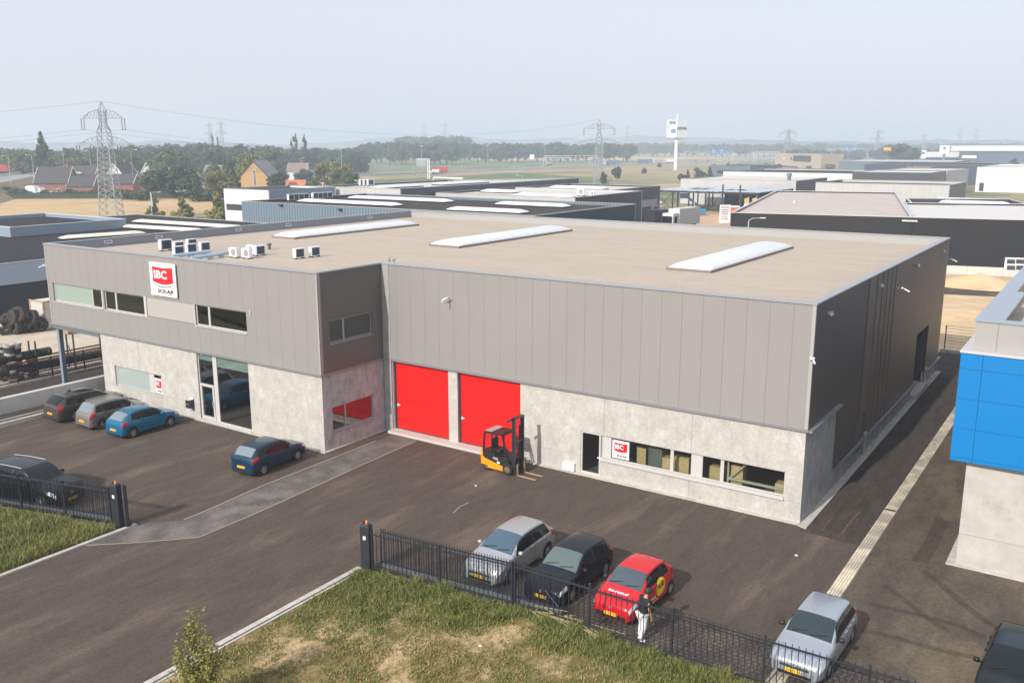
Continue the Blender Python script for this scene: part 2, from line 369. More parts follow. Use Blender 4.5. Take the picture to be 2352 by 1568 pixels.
# embankment with raised road on the left
def wedge(pts, w0, w1, h):
    mb = MB(); n = len(pts); a = ribbon(pts, w0); b = ribbon(pts, w1)
    rows = [[(*b[i], -.3), (*a[i], h), (*a[2*n-1-i], h), (*b[2*n-1-i], -.3)] for i in range(n)]
    mb.grid(rows); mb.poly(rows[0][::-1]); mb.poly(rows[-1]); return mb
emb = [(-220,92),(-289,142),(-370,201),(-470,275),(-540,330)]
setting('embankment', wedge(emb, 12, 26, 4), PM('dry bank', (.36,.27,.16), (.22,.17,.09), .25, rough=.95))
setting('viaduct_road', ribmesh(emb, 9, 4.05), PM('pale road', (.34,.35,.37), rough=.8))
# far hills behind the haze
hm = PM('far wood', (.03,.045,.05), (.045,.06,.06), .01, rough=.95)
def hills(d, h, seed, x0=-30, x1=2400):
    rnd = random.Random(seed); mb = MB(); rows = [[], [], []]
    ph = [rnd.uniform(0, 6) for _ in range(8)]
    for i in range(120):
        x = x0+(x1-x0)*i/119; a = VP(x, 336, d); b = VP(x, 336, d*1.35)
        hh = h*(.55+.25*math.sin(x/310+ph[0])+.12*math.sin(x/97+ph[1])+.05*math.sin(x/31+ph[2])+.03*math.sin(x/12+ph[3]))
        rows[0].append((a[0], a[1], -5)); rows[1].append((a[0], a[1], max(hh, 3)*.8)); rows[2].append((b[0], b[1], max(hh, 3)*1.0))
    mb.grid(rows); return setting('hills', mb, hm, smooth=True)
hills(2600, 48, 3); hills(3600, 80, 5)
# ---------------------------------------------------------------- the main building
def wall(mb, ax, pos, out, a0, a1, z0, z1, th=.2, holes=()):
    """wall of thickness th whose outer face lies in the plane ax=pos, looking to out; holes=(a0,a1,z0,z1)"""
    A = sorted({a0, a1, *[h[0] for h in holes], *[h[1] for h in holes]}); Zs = sorted({z0, z1, *[h[2] for h in holes], *[h[3] for h in holes]})
    A = [a for a in A if a0 <= a <= a1]; Zs = [z for z in Zs if z0 <= z <= z1]
    inn = pos-out*th
    P = lambda a, q, z: (q, a, z) if ax == 'X' else (a, q, z)
    solid = lambda i, k: 0 <= i < len(A)-1 and 0 <= k < len(Zs)-1 and not any(h[0] <= (A[i]+A[i+1])/2 <= h[1] and h[2] <= (Zs[k]+Zs[k+1])/2 <= h[3] for h in holes)
    for i in range(len(A)-1):
        for k in range(len(Zs)-1):
            if not solid(i, k): continue
            x0, x1, y0, y1 = A[i], A[i+1], Zs[k], Zs[k+1]
            mb.poly([P(x0,pos,y0),P(x1,pos,y0),P(x1,pos,y1),P(x0,pos,y1)])
            mb.poly([P(x0,inn,y0),P(x0,inn,y1),P(x1,inn,y1),P(x1,inn,y0)])
            if not solid(i-1, k): mb.poly([P(x0,pos,y0),P(x0,pos,y1),P(x0,inn,y1),P(x0,inn,y0)])
            if not solid(i+1, k): mb.poly([P(x1,pos,y0),P(x1,inn,y0),P(x1,inn,y1),P(x1,pos,y1)])
            if not solid(i, k-1): mb.poly([P(x0,pos,y0),P(x0,inn,y0),P(x1,inn,y0),P(x1,pos,y0)])
            if not solid(i, k+1): mb.poly([P(x0,pos,y1),P(x1,pos,y1),P(x1,inn,y1),P(x0,inn,y1)])
    return mb
bld = thing('warehouse_building', 'large grey clad warehouse on concrete base with two red doors and beige flat roof', 'building', (25, 0, 0))
W1, W2, W3 = (.55,6.35,5.86,7.1), (6.5,10.75,5.86,7.1), (15.7,20.2,5.86,7.1)
S1, S2 = (.72,4.02,5.84,7.1), (.72,3.98,.95,2.33)
L1, EN = (6.82,11.75,.88,2.22), (15.4,20.0,.1,4.25)
DR1, DR2, PD, HB = (26.5,30.5,.16,4.2), (31.12,35.22,.16,4.2), (38.82,39.95,.06,2.28), (39.96,49.05,1.08,2.22)
DF = DD   # hall front plane
# upper cladding
m = MB(); wall(m, 'Y', 0, -1, 0, WA, HC, HZ, .2, [W1, W2, (11.0,15.6,5.9,7.08), W3]); wall(m, 'Y', DF, -1, WA-.2, WW, HC, HZ, .2)
m.build('cladding', clad, bld)
m = MB(); wall(m, 'X', WA, 1, .2, DF, HC, HZ, .2, [S1]); m.build('side_cladding', PM('cladding plain shaded', (.125,.112,.104), rough=.36, spec=.4), bld)  # office side: front cladding grey with its shade painted in
m = MB(); wall(m, 'X', 0, -1, .2, WD, HC, HZ, .2); wall(m, 'Y', WD, 1, .2, WW, 0, HZ, .2); m.build('rear_cladding', clad, bld)
m = MB(); wall(m, 'X', WW, 1, DF+.2, 14.2, HC-.03, HZ, .2); wall(m, 'X', WW, 1, 9.87, 14.2, 1.05, HC-.03, .2, [(13.85,15.7,1.06,2.4)])
m.build('side_cladding', cladside, bld)
m = MB(); wall(m, 'X', WW, 1, 14.2, WD-.2, 1.05, HZ, .2, [(14.2,15.7,1.05,2.4),(28.6,32.6,1.05,4.3)]); m.build('side_cladding', cladrib, bld)
m = MB()
for y in (14.2,16.0,17.2,18.3,19.4,20.4): m.box(WW+.002, WW+.03, y-.03, y+.03, 1.06, HZ-.02)
m.build('cladding_rib', PM('rib edge', (.12,.115,.11), rough=.4), bld)
# concrete walls
m = MB(); wall(m, 'Y', .06, -1, E0, WA-.06, 0, HC, .25, [L1, EN]); m.build('concrete_wall', conc, bld); m = MB(); wall(m, 'Y', DF+.06, -1, WA+.55, WW-.06, 0, HC, .25, [DR1, DR2, PD, HB])
m.build('concrete_wall', conc, bld); m = MB(); wall(m, 'X', E0, -1, .31, 9, 0, HC, .2)
m.build('concrete_wall', conc, bld)
m = MB(); wall(m, 'X', WA-.06, 1, .31, DF+.31, 0, HC, .25, [S2]); m.build('concrete_wall', concd, bld); m = MB(); wall(m, 'X', WW-.06, 1, DF+.31, 9.85, 0, HC-.03, .25); wall(m, 'X', WW-.06, 1, 9.85, 28.6, 0, 1.05, .25, [(13.85,15.7,.35,1.05)]); wall(m, 'X', WW-.06, 1, 32.6, WD, 0, 1.05, .25)
m.build('concrete_wall', concd, bld); m = MB(); wall(m, 'X', 0.05, -1, 9, WD, 0, HC, .2)
m.build('concrete_wall', concd, bld)
# lighter bottom course and joints in the concrete
m = MB()
for a, b in ((E0,15.38),(20.02,WA-.06)): m.box(a, b, .052, .0585, .95, .965)
for x in (9.6,): m.box(x, x+.015, .052, .0585, 2.25, HC-.04)
for x, z0, z1 in ((40.1,2.3,HC-.04),(44.65,2.25,HC-.04),(44.6,.05,1.0)): m.box(x, x+.025, DF+.05, DF+.0585, z0, z1)
for a, b in ((35.5,38.75),(40.0,WW-.1)): m.box(a, b, DF+.052, DF+.0585, .93, .945)
m.build('wall_joint', PM('joint', (.33,.31,.28), rough=.9), bld)
# base flashing, copings and corner trims
m = MB()
m.box(-.08, WA+.06, -.07, -.004, HC-.06, HC+.05); m.box(WA+.003, WA+.07, -.004, DF-.07, HC-.06, HC+.05); m.box(WA+.07, WW+.07, DF-.07, DF-.004, HC-.06, HC+.05)
m.box(WW+.003, WW+.22, DF-.0035, 9.9, HC-.08, HC+.01); m.box(WW+.033, WW+.2, 9.9, 28.6, 1.03, 1.1); m.box(WW+.033, WW+.2, 32.6, WD, 1.03, 1.1)
m.box(-.10, -.003, -.004, 9, HC-.06, HC+.05)
m.build('flashing', flash, bld)
m = MB()
cw = .3
m.box(-.06, WA+.06, -.06, cw, HZ, HZ+.07); m.box(WA-cw, WA+.06, cw, DF-.06, HZ, HZ+.07); m.box(WA-cw, WW+.06, DF-.06, DF+cw, HZ, HZ+.07)
m.box(WW-cw, WW+.06, DF+cw, WD-cw, HZ, HZ+.07); m.box(-.06, WW+.06, WD-cw, WD+.06, HZ, HZ+.07); m.box(-.06, cw, cw, WD-cw, HZ, HZ+.07)
m.build('roof_coping', PM('coping', (.30,.31,.325), rough=.4), bld)
m = MB()
for x, y in ((0-.02,-.02),(WA-.1,-.02)): m.box(x, x+.12, y, y+.018, HC+.06, HZ-.002); m.build('corner_trim', trimg, bld); m = MB()
m.box(WA+.002, WA+.02, -.02, .1, HC+.06, HZ-.002); m.build('corner_trim', trimg, bld); m = MB()
m.box(WW-.12, WW+.02, DF-.02, DF-.002, HC+.06, HZ-.002); m.box(WW+.002, WW+.02, DF-.002, DF+.1, HC+.06, HZ-.002)
m.build('corner_trim', trimg, bld)
# grey corner infill between office side and hall front
m = MB(); m.box(WA+.003, WA+.55, DF-.03, DF+.31, .0, HZ-.001); m.build('corner_pillar', PM('pillar grey', (.27,.28,.27), (.34,.34,.32), 2, rough=.6), bld)
# roof
m = MB(); zr = 9.1
m.poly([(.2,.2,zr),(WA-.2,.2,zr),(WA-.2,DF+.2,zr),(WW-.2,DF+.2,zr),(WW-.2,WD-.2,zr),(.2,WD-.2,zr)]); m.build('roof', roofm, bld)
m = MB(); m.box(.201,.26,.2,WD-.2,zr+.001,HZ-.001); m.build('parapet_lining', PM('lining shaded', (.23,.25,.28), rough=.6), bld)  # left lining faces away from the sun; its shade is in the colour
m = MB(); m.box(.26,WW-.2,WD-.26,WD-.201,zr+.001,HZ-.001); m.box(WW-.26,WW-.201,DF+.2,WD-.26,zr+.001,HZ-.001); m.build('parapet_lining', PM('lining lit', (.34,.335,.33), rough=.7), bld)  # same lining in the sunlit tone of the back parapet
# floors and inner walls seen through the glass
m = MB(); m.box(.2,WA-.25,.3,9,HC-.001,HC+.12); m.box(E0+.2,WA-.35,.31,9,.0,.05); m.box(WA+.2,WW-.4,DF+.31,WD-.3,0,.05); m.build('floor_slab', PM('inner floor', (.16,.15,.14), rough=.5), bld)
m = MB(); m.box(.2,WA-.2,8.8,9,.05,zr-.05); m.box(10.9,11.0,.3,8.8,HC+.13,zr-.05); m.box(15.0,15.1,.3,8.8,.06,HC-.01); m.box(20.4,20.5,.3,8.8,.06,HC-.01); m.box(WA+.2,WW-.3,17,17.2,.06,zr-.1); m.build('inner_wall', PM('inner wall', (.17,.17,.15), rough=.8), bld)
# right-hand footing strip
m = MB(); m.prism([(WW-.05,DF-.2),(WW+.32,DF-.35),(WW+.32,WD),(WW-.05,WD)], -.1, .03); m.build('footing', kerbm, bld)
for q4 in ((WA-.06,WA+.12,.0,DF,-.1,.05),(E0,WA+.1,-.12,-.003,-.1,.045),(35.85,WW-.06,DF-.14,DF+.06,-.1,.05)): m = MB(); m.box(*q4); m.build('footing', kerbm, bld)
m = MB(); m.box(WA+.5,35.8,DF-.42,DF+.3,-.1,.15); m.build('door_threshold', PM('threshold', (.50,.47,.43), rough=.8), bld)
# soffit and column under the overhang
m = MB(); m.box(.05,E0-.01,.02,8.9,HC-.12,HC-.065); m.box(.0,E0,.02,.2,HC-.34,HC-.125); m.box(.0,.2,.2,8.9,HC-.34,HC-.125); m.build('soffit', steelb, bld)
def hcol(x, y):
    c = MB(); c.box(x-.14,x+.14,y-.14,y-.125,0,HC-.34); c.box(x-.14,x+.14,y+.125,y+.14,0,HC-.34); c.box(x-.008,x+.008,y-.125,y+.125,0,HC-.34); c.box(x-.2,x+.2,y-.2,y+.2,-.02,.02); c.build('steel_column', PM('column paint', (.20,.25,.30), rough=.45), bld)
hcol(.25,.3); hcol(.25,6.2)
m = MB(); m.tube((.5,7.9,HC-.25),(2.6,7.9,HC-.3),.05); m.tube((2.6,7.9,HC-.3),(2.7,7.9,HC-.8),.05); m.tube((4.9,7.,HC-.14),(5.3,7,HC-.9),.06); m.build('drain_pipe', steelb, bld)
# overhead doors
for h in (DR1, DR2):
    d = MB(); d.box(h[0]+.1,h[1]-.02,DF+.24,DF+.29,h[2],h[3]); do = d.build('overhead_door', redm, bld)
    for k in range(1,7): d = MB(); zz = h[2]+k*.577; d.box(h[0]+.1,h[1]-.02,DF+.236,DF+.2395,zz-.012,zz+.012); d.build('section_joint', PM('door joint red', (.36,.008,.008), rough=.5), do)
    d = MB(); d.box(h[0]+.1,h[1]-.02,DF+.232,DF+.2395,h[2],h[2]+.05); d.build('door_seal', blackp, do)
    d = MB(); d.box(h[0]+.01,h[0]+.1,DF+.2,DF+.3,h[2],h[3]-.003); d.build('door_rail', darkmet, do)
    d = MB(); d.box(h[0]+.16,h[0]+.34,DF+.2,DF+.239,1.55,1.61); d.box(h[0]+.16,h[0]+.2,DF+.19,DF+.239,1.5,1.66); d.build('handle', white, do)
# windows
def window(ax, pos, out, h, mulls, panel=None, fr=.07, gl=None, name='window', m_=None, dep=.1, trans=()):
    """frame ring + mullions (a0,a1) at dep behind the wall plane, panes between"""
    f = MB(); q0 = pos-out*dep; q1 = q0-out*.06
    def bx(mb, a0, a1, z0, z1, e0=q0, e1=q1):
        lo, hi = min(e0, e1), max(e0, e1)
        if ax == 'Y': mb.box(a0, a1, lo, hi, z0, z1)
        else: mb.box(lo, hi, a0, a1, z0, z1)
    a0, a1, z0, z1 = h
    bx(f, a0+.004, a0+fr, z0+.004, z1-.004); bx(f, a1-fr, a1-.004, z0+.004, z1-.004); bx(f, a0+fr, a1-fr, z0+.004, z0+fr); bx(f, a0+fr, a1-fr, z1-fr, z1-.004)
    for (u, v) in mulls: bx(f, u, v, z0+fr, z1-fr, q0+out*.012, q1)
    fo = f.build(name, m_ or triml, bld)
    s = MB(); bx(s, a0-.0, a1+.0, z0-.05, z0-.002, pos+out*.06, pos-out*.09); s.build('sill', m_ or triml, fo)
    edges = [a0+fr]+[e for uv in mulls for e in uv]+[a1-fr]
    for i in range(0, len(edges), 2):
        if edges[i+1]-edges[i] < .05: continue
        p = MB(); bx(p, edges[i], edges[i+1], z0+fr, z1-fr, q0-out*.02, q0-out*.03); p.build('pane', (gl[i//2] if isinstance(gl, list) else gl) or glass, fo)
    return fo
winm = PM('window frame', (.50,.48,.46), rough=.4)
w = window('Y', 0, -1, W1, [(5.03,5.12),(6.08,6.2)], gl=[frost, None, winm], m_=winm)
window('Y', 0, -1, W2, [(7.6,7.75)], m_=winm)
p = MB(); p.box(11.02,15.58,.02,.06,5.92,7.06); p.build('blank_panel', PM('panel warm grey', (.40,.375,.345), rough=.4), bld)
p = MB(); p.box(10.76,11.0,-.012,.05,5.8,7.12); p.box(15.6,15.69,-.012,.05,5.8,7.12); p.build('window_trim', winm, bld)
window('Y', 0, -1, W3, [(16.78,16.93)], m_=winm)
window('X', WA, 1, S1, [(1.78,1.9)], m_=PM('frame shade grey', (.30,.31,.33), rough=.4))
window('X', WA-.06, 1, S2, [(1.72,1.84)], m_=PM('frame shade grey', (.30,.31,.33)), gl=glasse)
window('Y', .06, -1, L1, [(10.4,10.9)], m_=winm, gl=[PM('pane with blind', (.34,.40,.385), rough=.12, spec=.8, coat=.6), None])
# entrance: mullions, transom and door
EG = window('Y', .06, -1, EN, [(16.75,17.1)], m_=winm, gl=glasse, name='entrance_front', fr=.06)
p = MB(); p.box(15.47,16.74,.11,.2,2.16,2.3); p.box(15.47,15.62,.11,.2,.17,2.16); p.box(16.6,16.74,.11,.2,.17,2.16); p.box(15.62,16.6,.11,.2,.17,.32); p.build('entrance_door', winm, EG)
p = MB(); p.box(16.62,16.66,.04,.1,.95,1.35); p.build('handle', steel, EG)
p = MB(); p.box(15.5,16.74,.196,.2,3.75,4.18); p.box(17.1,19.94,.196,.2,3.5,4.18); p.build('ceiling_strip', paleg, EG)
p = MB(); p.box(16.9,19.9,2.6,5.2,2.5,2.62); p.box(17.2,19.0,4.8,4.9,.1,1.1); p.box(18.4,19.9,4.5,5.4,.1,1.15); p.build('gallery', PM('lobby fittings', (.34,.34,.33), rough=.6), EG)
p = MB(); p.box(19.75,19.8,-.0,.055,1.2,1.75); p.build('notice', white, EG) if 0 else None
# personnel door and the ribbon windows
f = MB(); a0,a1,z0,z1 = PD
f.box(a0+.003,a0+.09,DF+.1,DF+.17,z0,z1-.003); f.box(a1-.1,a1-.01,DF+.1,DF+.17,z0,z1-.003); f.box(a0+.09,a1-.1,DF+.1,DF+.17,z1-.1,z1-.003); f.box(a0+.09,a1-.1,DF+.1,DF+.17,z0,z0+.12)
po = f.build('personnel_door', winm, bld)
f = MB(); f.box(a0+.09,a1-.1,DF+.13,DF+.14,z0+.12,z1-.1); f.build('pane', glass, po)
f = MB(); f.box(a1-.16,a1-.0,DF+.03,DF+.095,1.02,1.06); f.build('handle', white, po)
window('Y', DF+.06, -1, HB, [(39.98+.05,40.5),(43.62,43.78),(44.66,45.22),(46.08,46.24)], m_=winm, gl=[winm, None, None, None, None], fr=.05)
p = MB(); p.box(HB[0]-.02,HB[1],DF-.05,DF+.058,HB[2]-.13,HB[2]-.055); p.build('sill', triml, bld)
# faint doors, large recess and lamps on the side wall
m = MB(); m.box(WW-.14,WW-.1,13.85,15.7,.35,2.4); m.build('side_door', PM('side door', (.16,.15,.14), rough=.4), bld)
m = MB(); m.box(WW-.9,WW-.8,28.6,32.6,.3,4.3); m.box(WW-.8,WW-.2,28.55,28.6,.3,4.3); m.box(WW-.8,WW-.2,32.6,32.65,.3,4.3); m.box(WW-.8,WW-.2,28.6,32.6,4.3,4.35); m.build('loading_door', PM('loading door', (.10,.10,.105), rough=.4), bld)
m = MB(); m.box(WW-.8,WW+.3,28.5,32.7,-.1,.32); m.build('loading_ledge', kerbm, bld)
m = MB(); m.box(WW+.0,WW+.1,15.75,16.05,.02,1.25); m.box(WW,WW+.1,32.7,33.1,.02,1.3); m.build('wall_stub', PM('stub concrete', (.5,.48,.42), rough=.85), bld)
def wlamp(y, z): 
    m = MB(); m.box(WW+.01,WW+.16,y-.2,y+.2,z-.03,z+.07); m.box(WW+.03,WW+.2,y-.16,y+.16,z-.07,z-.031); m.build('wall_lamp', PM('lamp housing', (.36,.40,.40), rough=.3), bld)
for y in (6.85,16.4,26.1,35.1): wlamp(y, 9.02)
def cam(x, y, z, dx, dy):
    dx, dy = dx*.6, dy*.6; m = MB(); m.bar((x,y,z),(x+dx*.5,y+dy*.5,z),.04); m.tube((x+dx*.5-.25*dy,y+dy*.5-.25*dx,z+.05),(x+dx*.5+.3*dy,y+dy*.5+.3*dx,z-.08),.04,n=8)
    m.tube((x+dx*.62,y+dy*.62,z-.02),(x+dx*1.1,y+dy*1.1,z-.16),.04,n=8); m.build('security_camera', PM('camera white', (.7,.7,.7), rough=.3), bld)
cam(30.7, DF-.01, 8.2, 0, -1); cam(WW-.1, DF-.02, 7.45, .5, -.6); cam(WW+.01, 20.9, 8.3, 1, 0); cam(WW+.01, WD-.1, 8.2, .9, .3); cam(-.02,.0,8.2,-1,-.2)
m = MB(); m.tube((20.6,-.05,6.9),(20.6,-.05,7.25),.02); m.box(14.1,14.4,-.005,.0,.0,.0) if 0 else None; m.build('wall_light', white, bld)
# rooflights
for (x0,x1,y0,y1) in ((5.0,7.45,15.4,30.1),(19.1,21.7,17.5,33.0),(38.5,41.1,15.3,30.2)):
    rl = MB(); rl.mat(0)
    rows = []
    N_ = 12
    for (yy, s_) in ((y0,.0),(y0+.12,.45),(y0+.4,.8),(y0+.9,1.),(y1-.9,1.),(y1-.4,.8),(y1-.12,.45),(y1,.0)):
        rows.append([((x0+x1)/2-(x1-x0)/2*math.cos(math.pi*k/N_), yy, zr+.14+.36*math.sin(math.pi*k/N_)*s_) for k in range(N_+1)])
    rl.grid(rows); o = rl.build('rooflight', dome, bld, smooth=True)
    rl = MB(); rl.box(x0-.06,x1+.06,y0-.08,y0,zr,zr+.15); rl.box(x0-.06,x1+.06,y1,y1+.08,zr,zr+.15); rl.box(x0-.06,x0,y0,y1,zr,zr+.15); rl.box(x1,x1+.06,y0,y1,zr,zr+.15); rl.build('upstand', PM('upstand brown', (.20,.17,.145), rough=.7), o)
# roof bits: vents, overflow hatches in the parapet
for (px,py) in ((619,573),(903,609),(893,607)):
    x,y = G(px,py,zr); v = MB(); v.tube((x,y,zr),(x,y,zr+.38),.1,n=12); v.tube((x,y,zr+.3),(x,y,zr+.42),.16,n=12); v.build('roof_vent', PM('vent brown', (.10,.08,.07), rough=.6) if px==619 else trimg, bld)
for y in (4.5,8.6,16,21.3,31.5):
    v = MB(); v.box(.262,.3,y-.3,y+.3,zr+.24,zr+.28); v.box(.262,.3,y-.3,y+.3,zr+.42,zr+.46); v.box(.262,.3,y-.3,y-.26,zr+.28,zr+.42); v.box(.262,.3,y+.26,y+.3,zr+.28,zr+.42); v.build('overflow_hatch', white, bld)
# duct pipes on the roof and the outdoor units
def acunit(name='air_conditioner'):
    t = thing(name, 'x', 'air conditioner', (0,0,0))
    m = MB(); m.box(-.17,.17,-.45,.45,.1,.82); m.build('casing', white, t)
    m = MB(); m.box(.171,.18,-.36,.36,.15,.77); m.build('coil_panel', PM('coil blue', (.03,.055,.08), rough=.4), t)
    m = MB(); m.lathe([(.02,-.181),(.27,-.181),(.29,-.176)],(0,-.08,.46),'X',20); m.build('fan_grille', PM('fan grey', (.28,.29,.30), rough=.5), t)
    m = MB(); m.box(-.2,.2,-.4,-.3,0,.1); m.box(-.2,.2,.3,.4,0,.1); m.build('foot', blackp, t)
    return t
acs = [(381,576,'big'),(411,588,'s'),(411,577,'s'),(440,582,'s'),(441,570,'s'),(471,578,'s'),(539,592,'f'),(568,594,'f'),(597,587,'s'),(578,586,'f'),(687,594,'s'),(723,590,'s')]
labs = ['large white outdoor unit standing alone at the left end of the roof row','white outdoor unit at the front left of the group of four by the pipes','white outdoor unit at the back left of the group of four','white outdoor unit at the front right of the group of four by the pipes','white outdoor unit raised at the back right of the group of four','white outdoor unit at the right end of the row above the pipes','white outdoor unit with visible fan at the right pipe end','white outdoor unit with visible fan, second from the right pipe end','white outdoor unit with dark panel closing the middle roof group','white outdoor unit half hidden in the middle roof group','left one of the pair of white outdoor units right of the chimney vent','right one of the pair of white outdoor units near the office roof']
ap = acunit()
for i,(px,py,k) in enumerate(acs):
    x,y = G(px,py,zr); rz = -.1 if k!='f' else math.pi/2
    if i == 0: o = ap; o.location = (x,y,zr); o.rotation_euler=(0,0,rz); o['label'] = labs[0]; o['group']='outdoor units on the warehouse roof'; o.scale=(.95,)*3
    else: dup(ap,(x,y,zr),rz,labs[i],.8)
for k,(a,b) in enumerate((((395,588),(482,577)),((438,593),(524,580)))):
    A_ = G(*a,zr+.25); B_ = G(*b,zr+.25)
    m = MB(); m.tube((*A_,zr+.25),(*B_,zr+.25),.12,n=14); m.tube((*A_,zr),(*A_,zr+.26),.12,n=14)
    for t in (.2,.5,.8): m.box(A_[0]*(1-t)+B_[0]*t-.06,A_[0]*(1-t)+B_[0]*t+.06,A_[1]*(1-t)+B_[1]*t-.2,A_[1]*(1-t)+B_[1]*t+.2,zr,zr+.12)
    o = m.build('duct_pipe', PM('duct metal', (.45,.55,.63), rough=.3, metal=.4), smooth=True, angle=40); tag(o, ['silver duct pipe lying along the roof below the outdoor units','silver duct pipe nearest the office parapet, running to the fan units'][k], 'pipe', 'duct pipes on the roof')
# ---------------------------------------------------------------- signs
FT = {}
def text_mesh(txt, size, bold=0.0, shear=0.0, sx=1.0):
    cu = bpy.data.curves.new('t', 'FONT'); cu.body = txt; cu.size = size; cu.offset = bold; cu.shear = shear; cu.align_x = 'LEFT'; cu.resolution_u = 3
    o = bpy.data.objects.new('t', cu); col.objects.link(o)
    bpy.context.view_layer.update(); me = bpy.data.meshes.new_from_object(o.evaluated_get(bpy.context.evaluated_depsgraph_get()))
    col.objects.unlink(o); bpy.data.objects.remove(o)
    vs = [(v.co.x*sx, v.co.y) for v in me.vertices]; fs = [tuple(p.vertices) for p in me.polygons]; bpy.data.meshes.remove(me)
    if vs:
        x0 = min(v[0] for v in vs); y0 = min(v[1] for v in vs); vs = [(a-x0, b-y0) for a, b in vs]
    return vs, fs
def put_text(txt, size, fn, m, parent, name='lettering', w=None, h=None, bold=0.):
    vs, fs = text_mesh(txt, size, bold); W_ = max(v[0] for v in vs); H_ = max(v[1] for v in vs)
    kx = w/W_ if w else 1; ky = h/H_ if h else (kx if w else 1)
    mb = MB(); mb.v = [fn(a*kx, b*ky) for a, b in vs]; mb.f = fs; mb.m = [0]*len(fs)
    return mb.build(name, m, parent)
signred = PM('sign red', (.72,.01,.02), rough=.4); signwhite = PM('sign white', (.84,.84,.84), rough=.4); signblack = PM('sign black', (.015,.015,.015), rough=.4)
def logo(x0, x1, z0, z1, y, label, thick=.06):
    """board facing -Y with the red flag emblem and both words"""
    W_, H_ = x1-x0, z1-z0
    t = thing('sign', label, 'sign', ((x0+x1)/2, y, z0))
    m = MB(); m.box(x0,x1,y,y+thick,z0,z1); m.build('board', signwhite, t)
    def pt(u, v, e=.006): return (x0+u*W_, y-e, z0+v*H_)
    m = MB(); n = 14
    top = [(.11+.79*i/n, .885-.035*math.sin(math.pi*i/n)) for i in range(n+1)]; bot = [(.11+.79*i/n, .42-.07*math.sin(math.pi*i/n)) for i in range(n+1)]
    m.grid([[pt(*a) for a in top],[pt(*a) for a in bot]]); m.build('emblem', signred, t)
    m = MB(); m.grid([[pt(.12+.78*i/n, .36-.07*math.sin(math.pi*i/n)) for i in range(n+1)],[pt(.12+.78*i/n, .345-.085*math.sin(math.pi*i/n)) for i in range(n+1)]]); m.build('emblem_line', signblack, t)
    put_text('IBC', 1, lambda a,b: (x0+.17*W_+a, y-.012, z0+.52*H_+b), signwhite, t, w=.50*W_, h=.25*H_, bold=.03)
    put_text('SOLAR', 1, lambda a,b: (x0+.27*W_+a, y-.012, z0+.09*H_+b), signblack, t, w=.63*W_, h=.125*H_, bold=.035)
    return t
logo(11.82,14.3,7.33,9.33,-.14,'large white company sign with red emblem high on the office wall')
logo(40.56,41.46,1.2,2.1,DF+.15,'white company poster in the hall ribbon window beside the door',.02)
logo(10.93,11.66,1.0,1.95,.15,'white company poster in the small ground floor office window',.02)
lb = thing('letterbox', 'dark letterbox with silver flap on the wall left of the entrance', 'letterbox', (14.7,0,.7))
m = MB(); m.box(14.5,14.86,-.3,.05,.7,1.2); m.build('box', darkmet, lb); m = MB(); m.poly([(14.495,-.31,.95),(14.865,-.31,.95),(14.865,.05,1.28),(14.495,.05,1.28)]); m.box(14.5,14.86,-.3,.05,1.2,1.21); m.build('flap', triml, lb)
o = MB().box(37.9,38.55,DF-.12,DF+.055,.1,.5).build('wall_box', white); tag(o,'white box at the foot of the hall wall beside the glazed door','box')
# goods behind the ribbon window
n = 0
for (x,y,z,s_,lab) in ((41.75,.9,1.25,.5,'brown carton hung behind the poster window'),(43.3,.6,.9,.7,'carton stacked at the middle mullion'),(43.95,.7,1.0,.75,'big yellow carton behind the middle pane'),(45.6,.9,.85,.7,'low carton behind the narrow right pane'),(46.7,.6,1.35,.55,'white boxed parcel on the rack right of the mullion'),(48.75,.5,1.0,.5,'carton at the far right end of the ribbon window')):
    m = MB(); m.box(x-s_/2,x+s_/2,DF+y,DF+y+.5,.05,z+s_*.9); m.box(x-s_/2+.08,x-s_/2+.2,DF+y-.005,DF+y,z+.2,z+.35); o = m.build('carton', card); tag(o, lab, 'box', 'cartons behind the hall window')
m = MB(); m.box(42.3,43.0,DF+.55,DF+1.2,.05,1.95); o = m.build('wrapped_pallet', PM('wrap', (.12,.14,.15), (.2,.22,.22), 6, rough=.3)); tag(o,'grey film wrapped pallet behind the poster window','pallet')
rk = thing('storage_rack', 'pallet rack with braced frame behind the right ribbon window', 'rack', (46.5,DF+1,0))
for x in (46.35,48.95): m = MB(); m.bar((x,DF+.45,.05),(x,DF+.45,2.3),.08); m.bar((x,DF+1.3,.05),(x,DF+1.3,2.3),.08); m.bar((x,DF+.45,1),(x,DF+1.3,1.7),.04); m.build('rack_frame', PM('rack pale', (.5,.5,.42), rough=.5), rk)
m = MB(); m.bar((46.35,DF+.45,1.25),(48.95,DF+.45,1.25),.1); m.bar((46.35,DF+.45,1.2),(47.2,DF+.45,2.1),.06); m.build('rack_beam', PM('rack pale', (.5,.5,.42)), rk)
# ---------------------------------------------------------------- cars
def interp(tab, s):
    if s <= tab[0][0]: return tab[0][1]
    if s >= tab[-1][0]: return tab[-1][1]
    for i in range(len(tab)-1):
        if s <= tab[i+1][0]:
            (x0,y0),(x1,y1) = tab[i], tab[i+1]; h = x1-x0
            d = (y1-y0)/h
            def tan(k):
                if k <= 0 or k >= len(tab)-1: return None
                a = (tab[k][1]-tab[k-1][1])/(tab[k][0]-tab[k-1][0]); b = (tab[k+1][1]-tab[k][1])/(tab[k+1][0]-tab[k][0])
                return 0 if a*b <= 0 else 2*a*b/(a+b)
            m0 = tan(i); m1 = tan(i+1); m0 = d if m0 is None else m0; m1 = d if m1 is None else m1
            t = (s-x0)/h; return (2*t**3-3*t*t+1)*y0+(t**3-2*t*t+t)*h*m0+(-2*t**3+3*t*t)*y1+(t**3-t*t)*h*m1
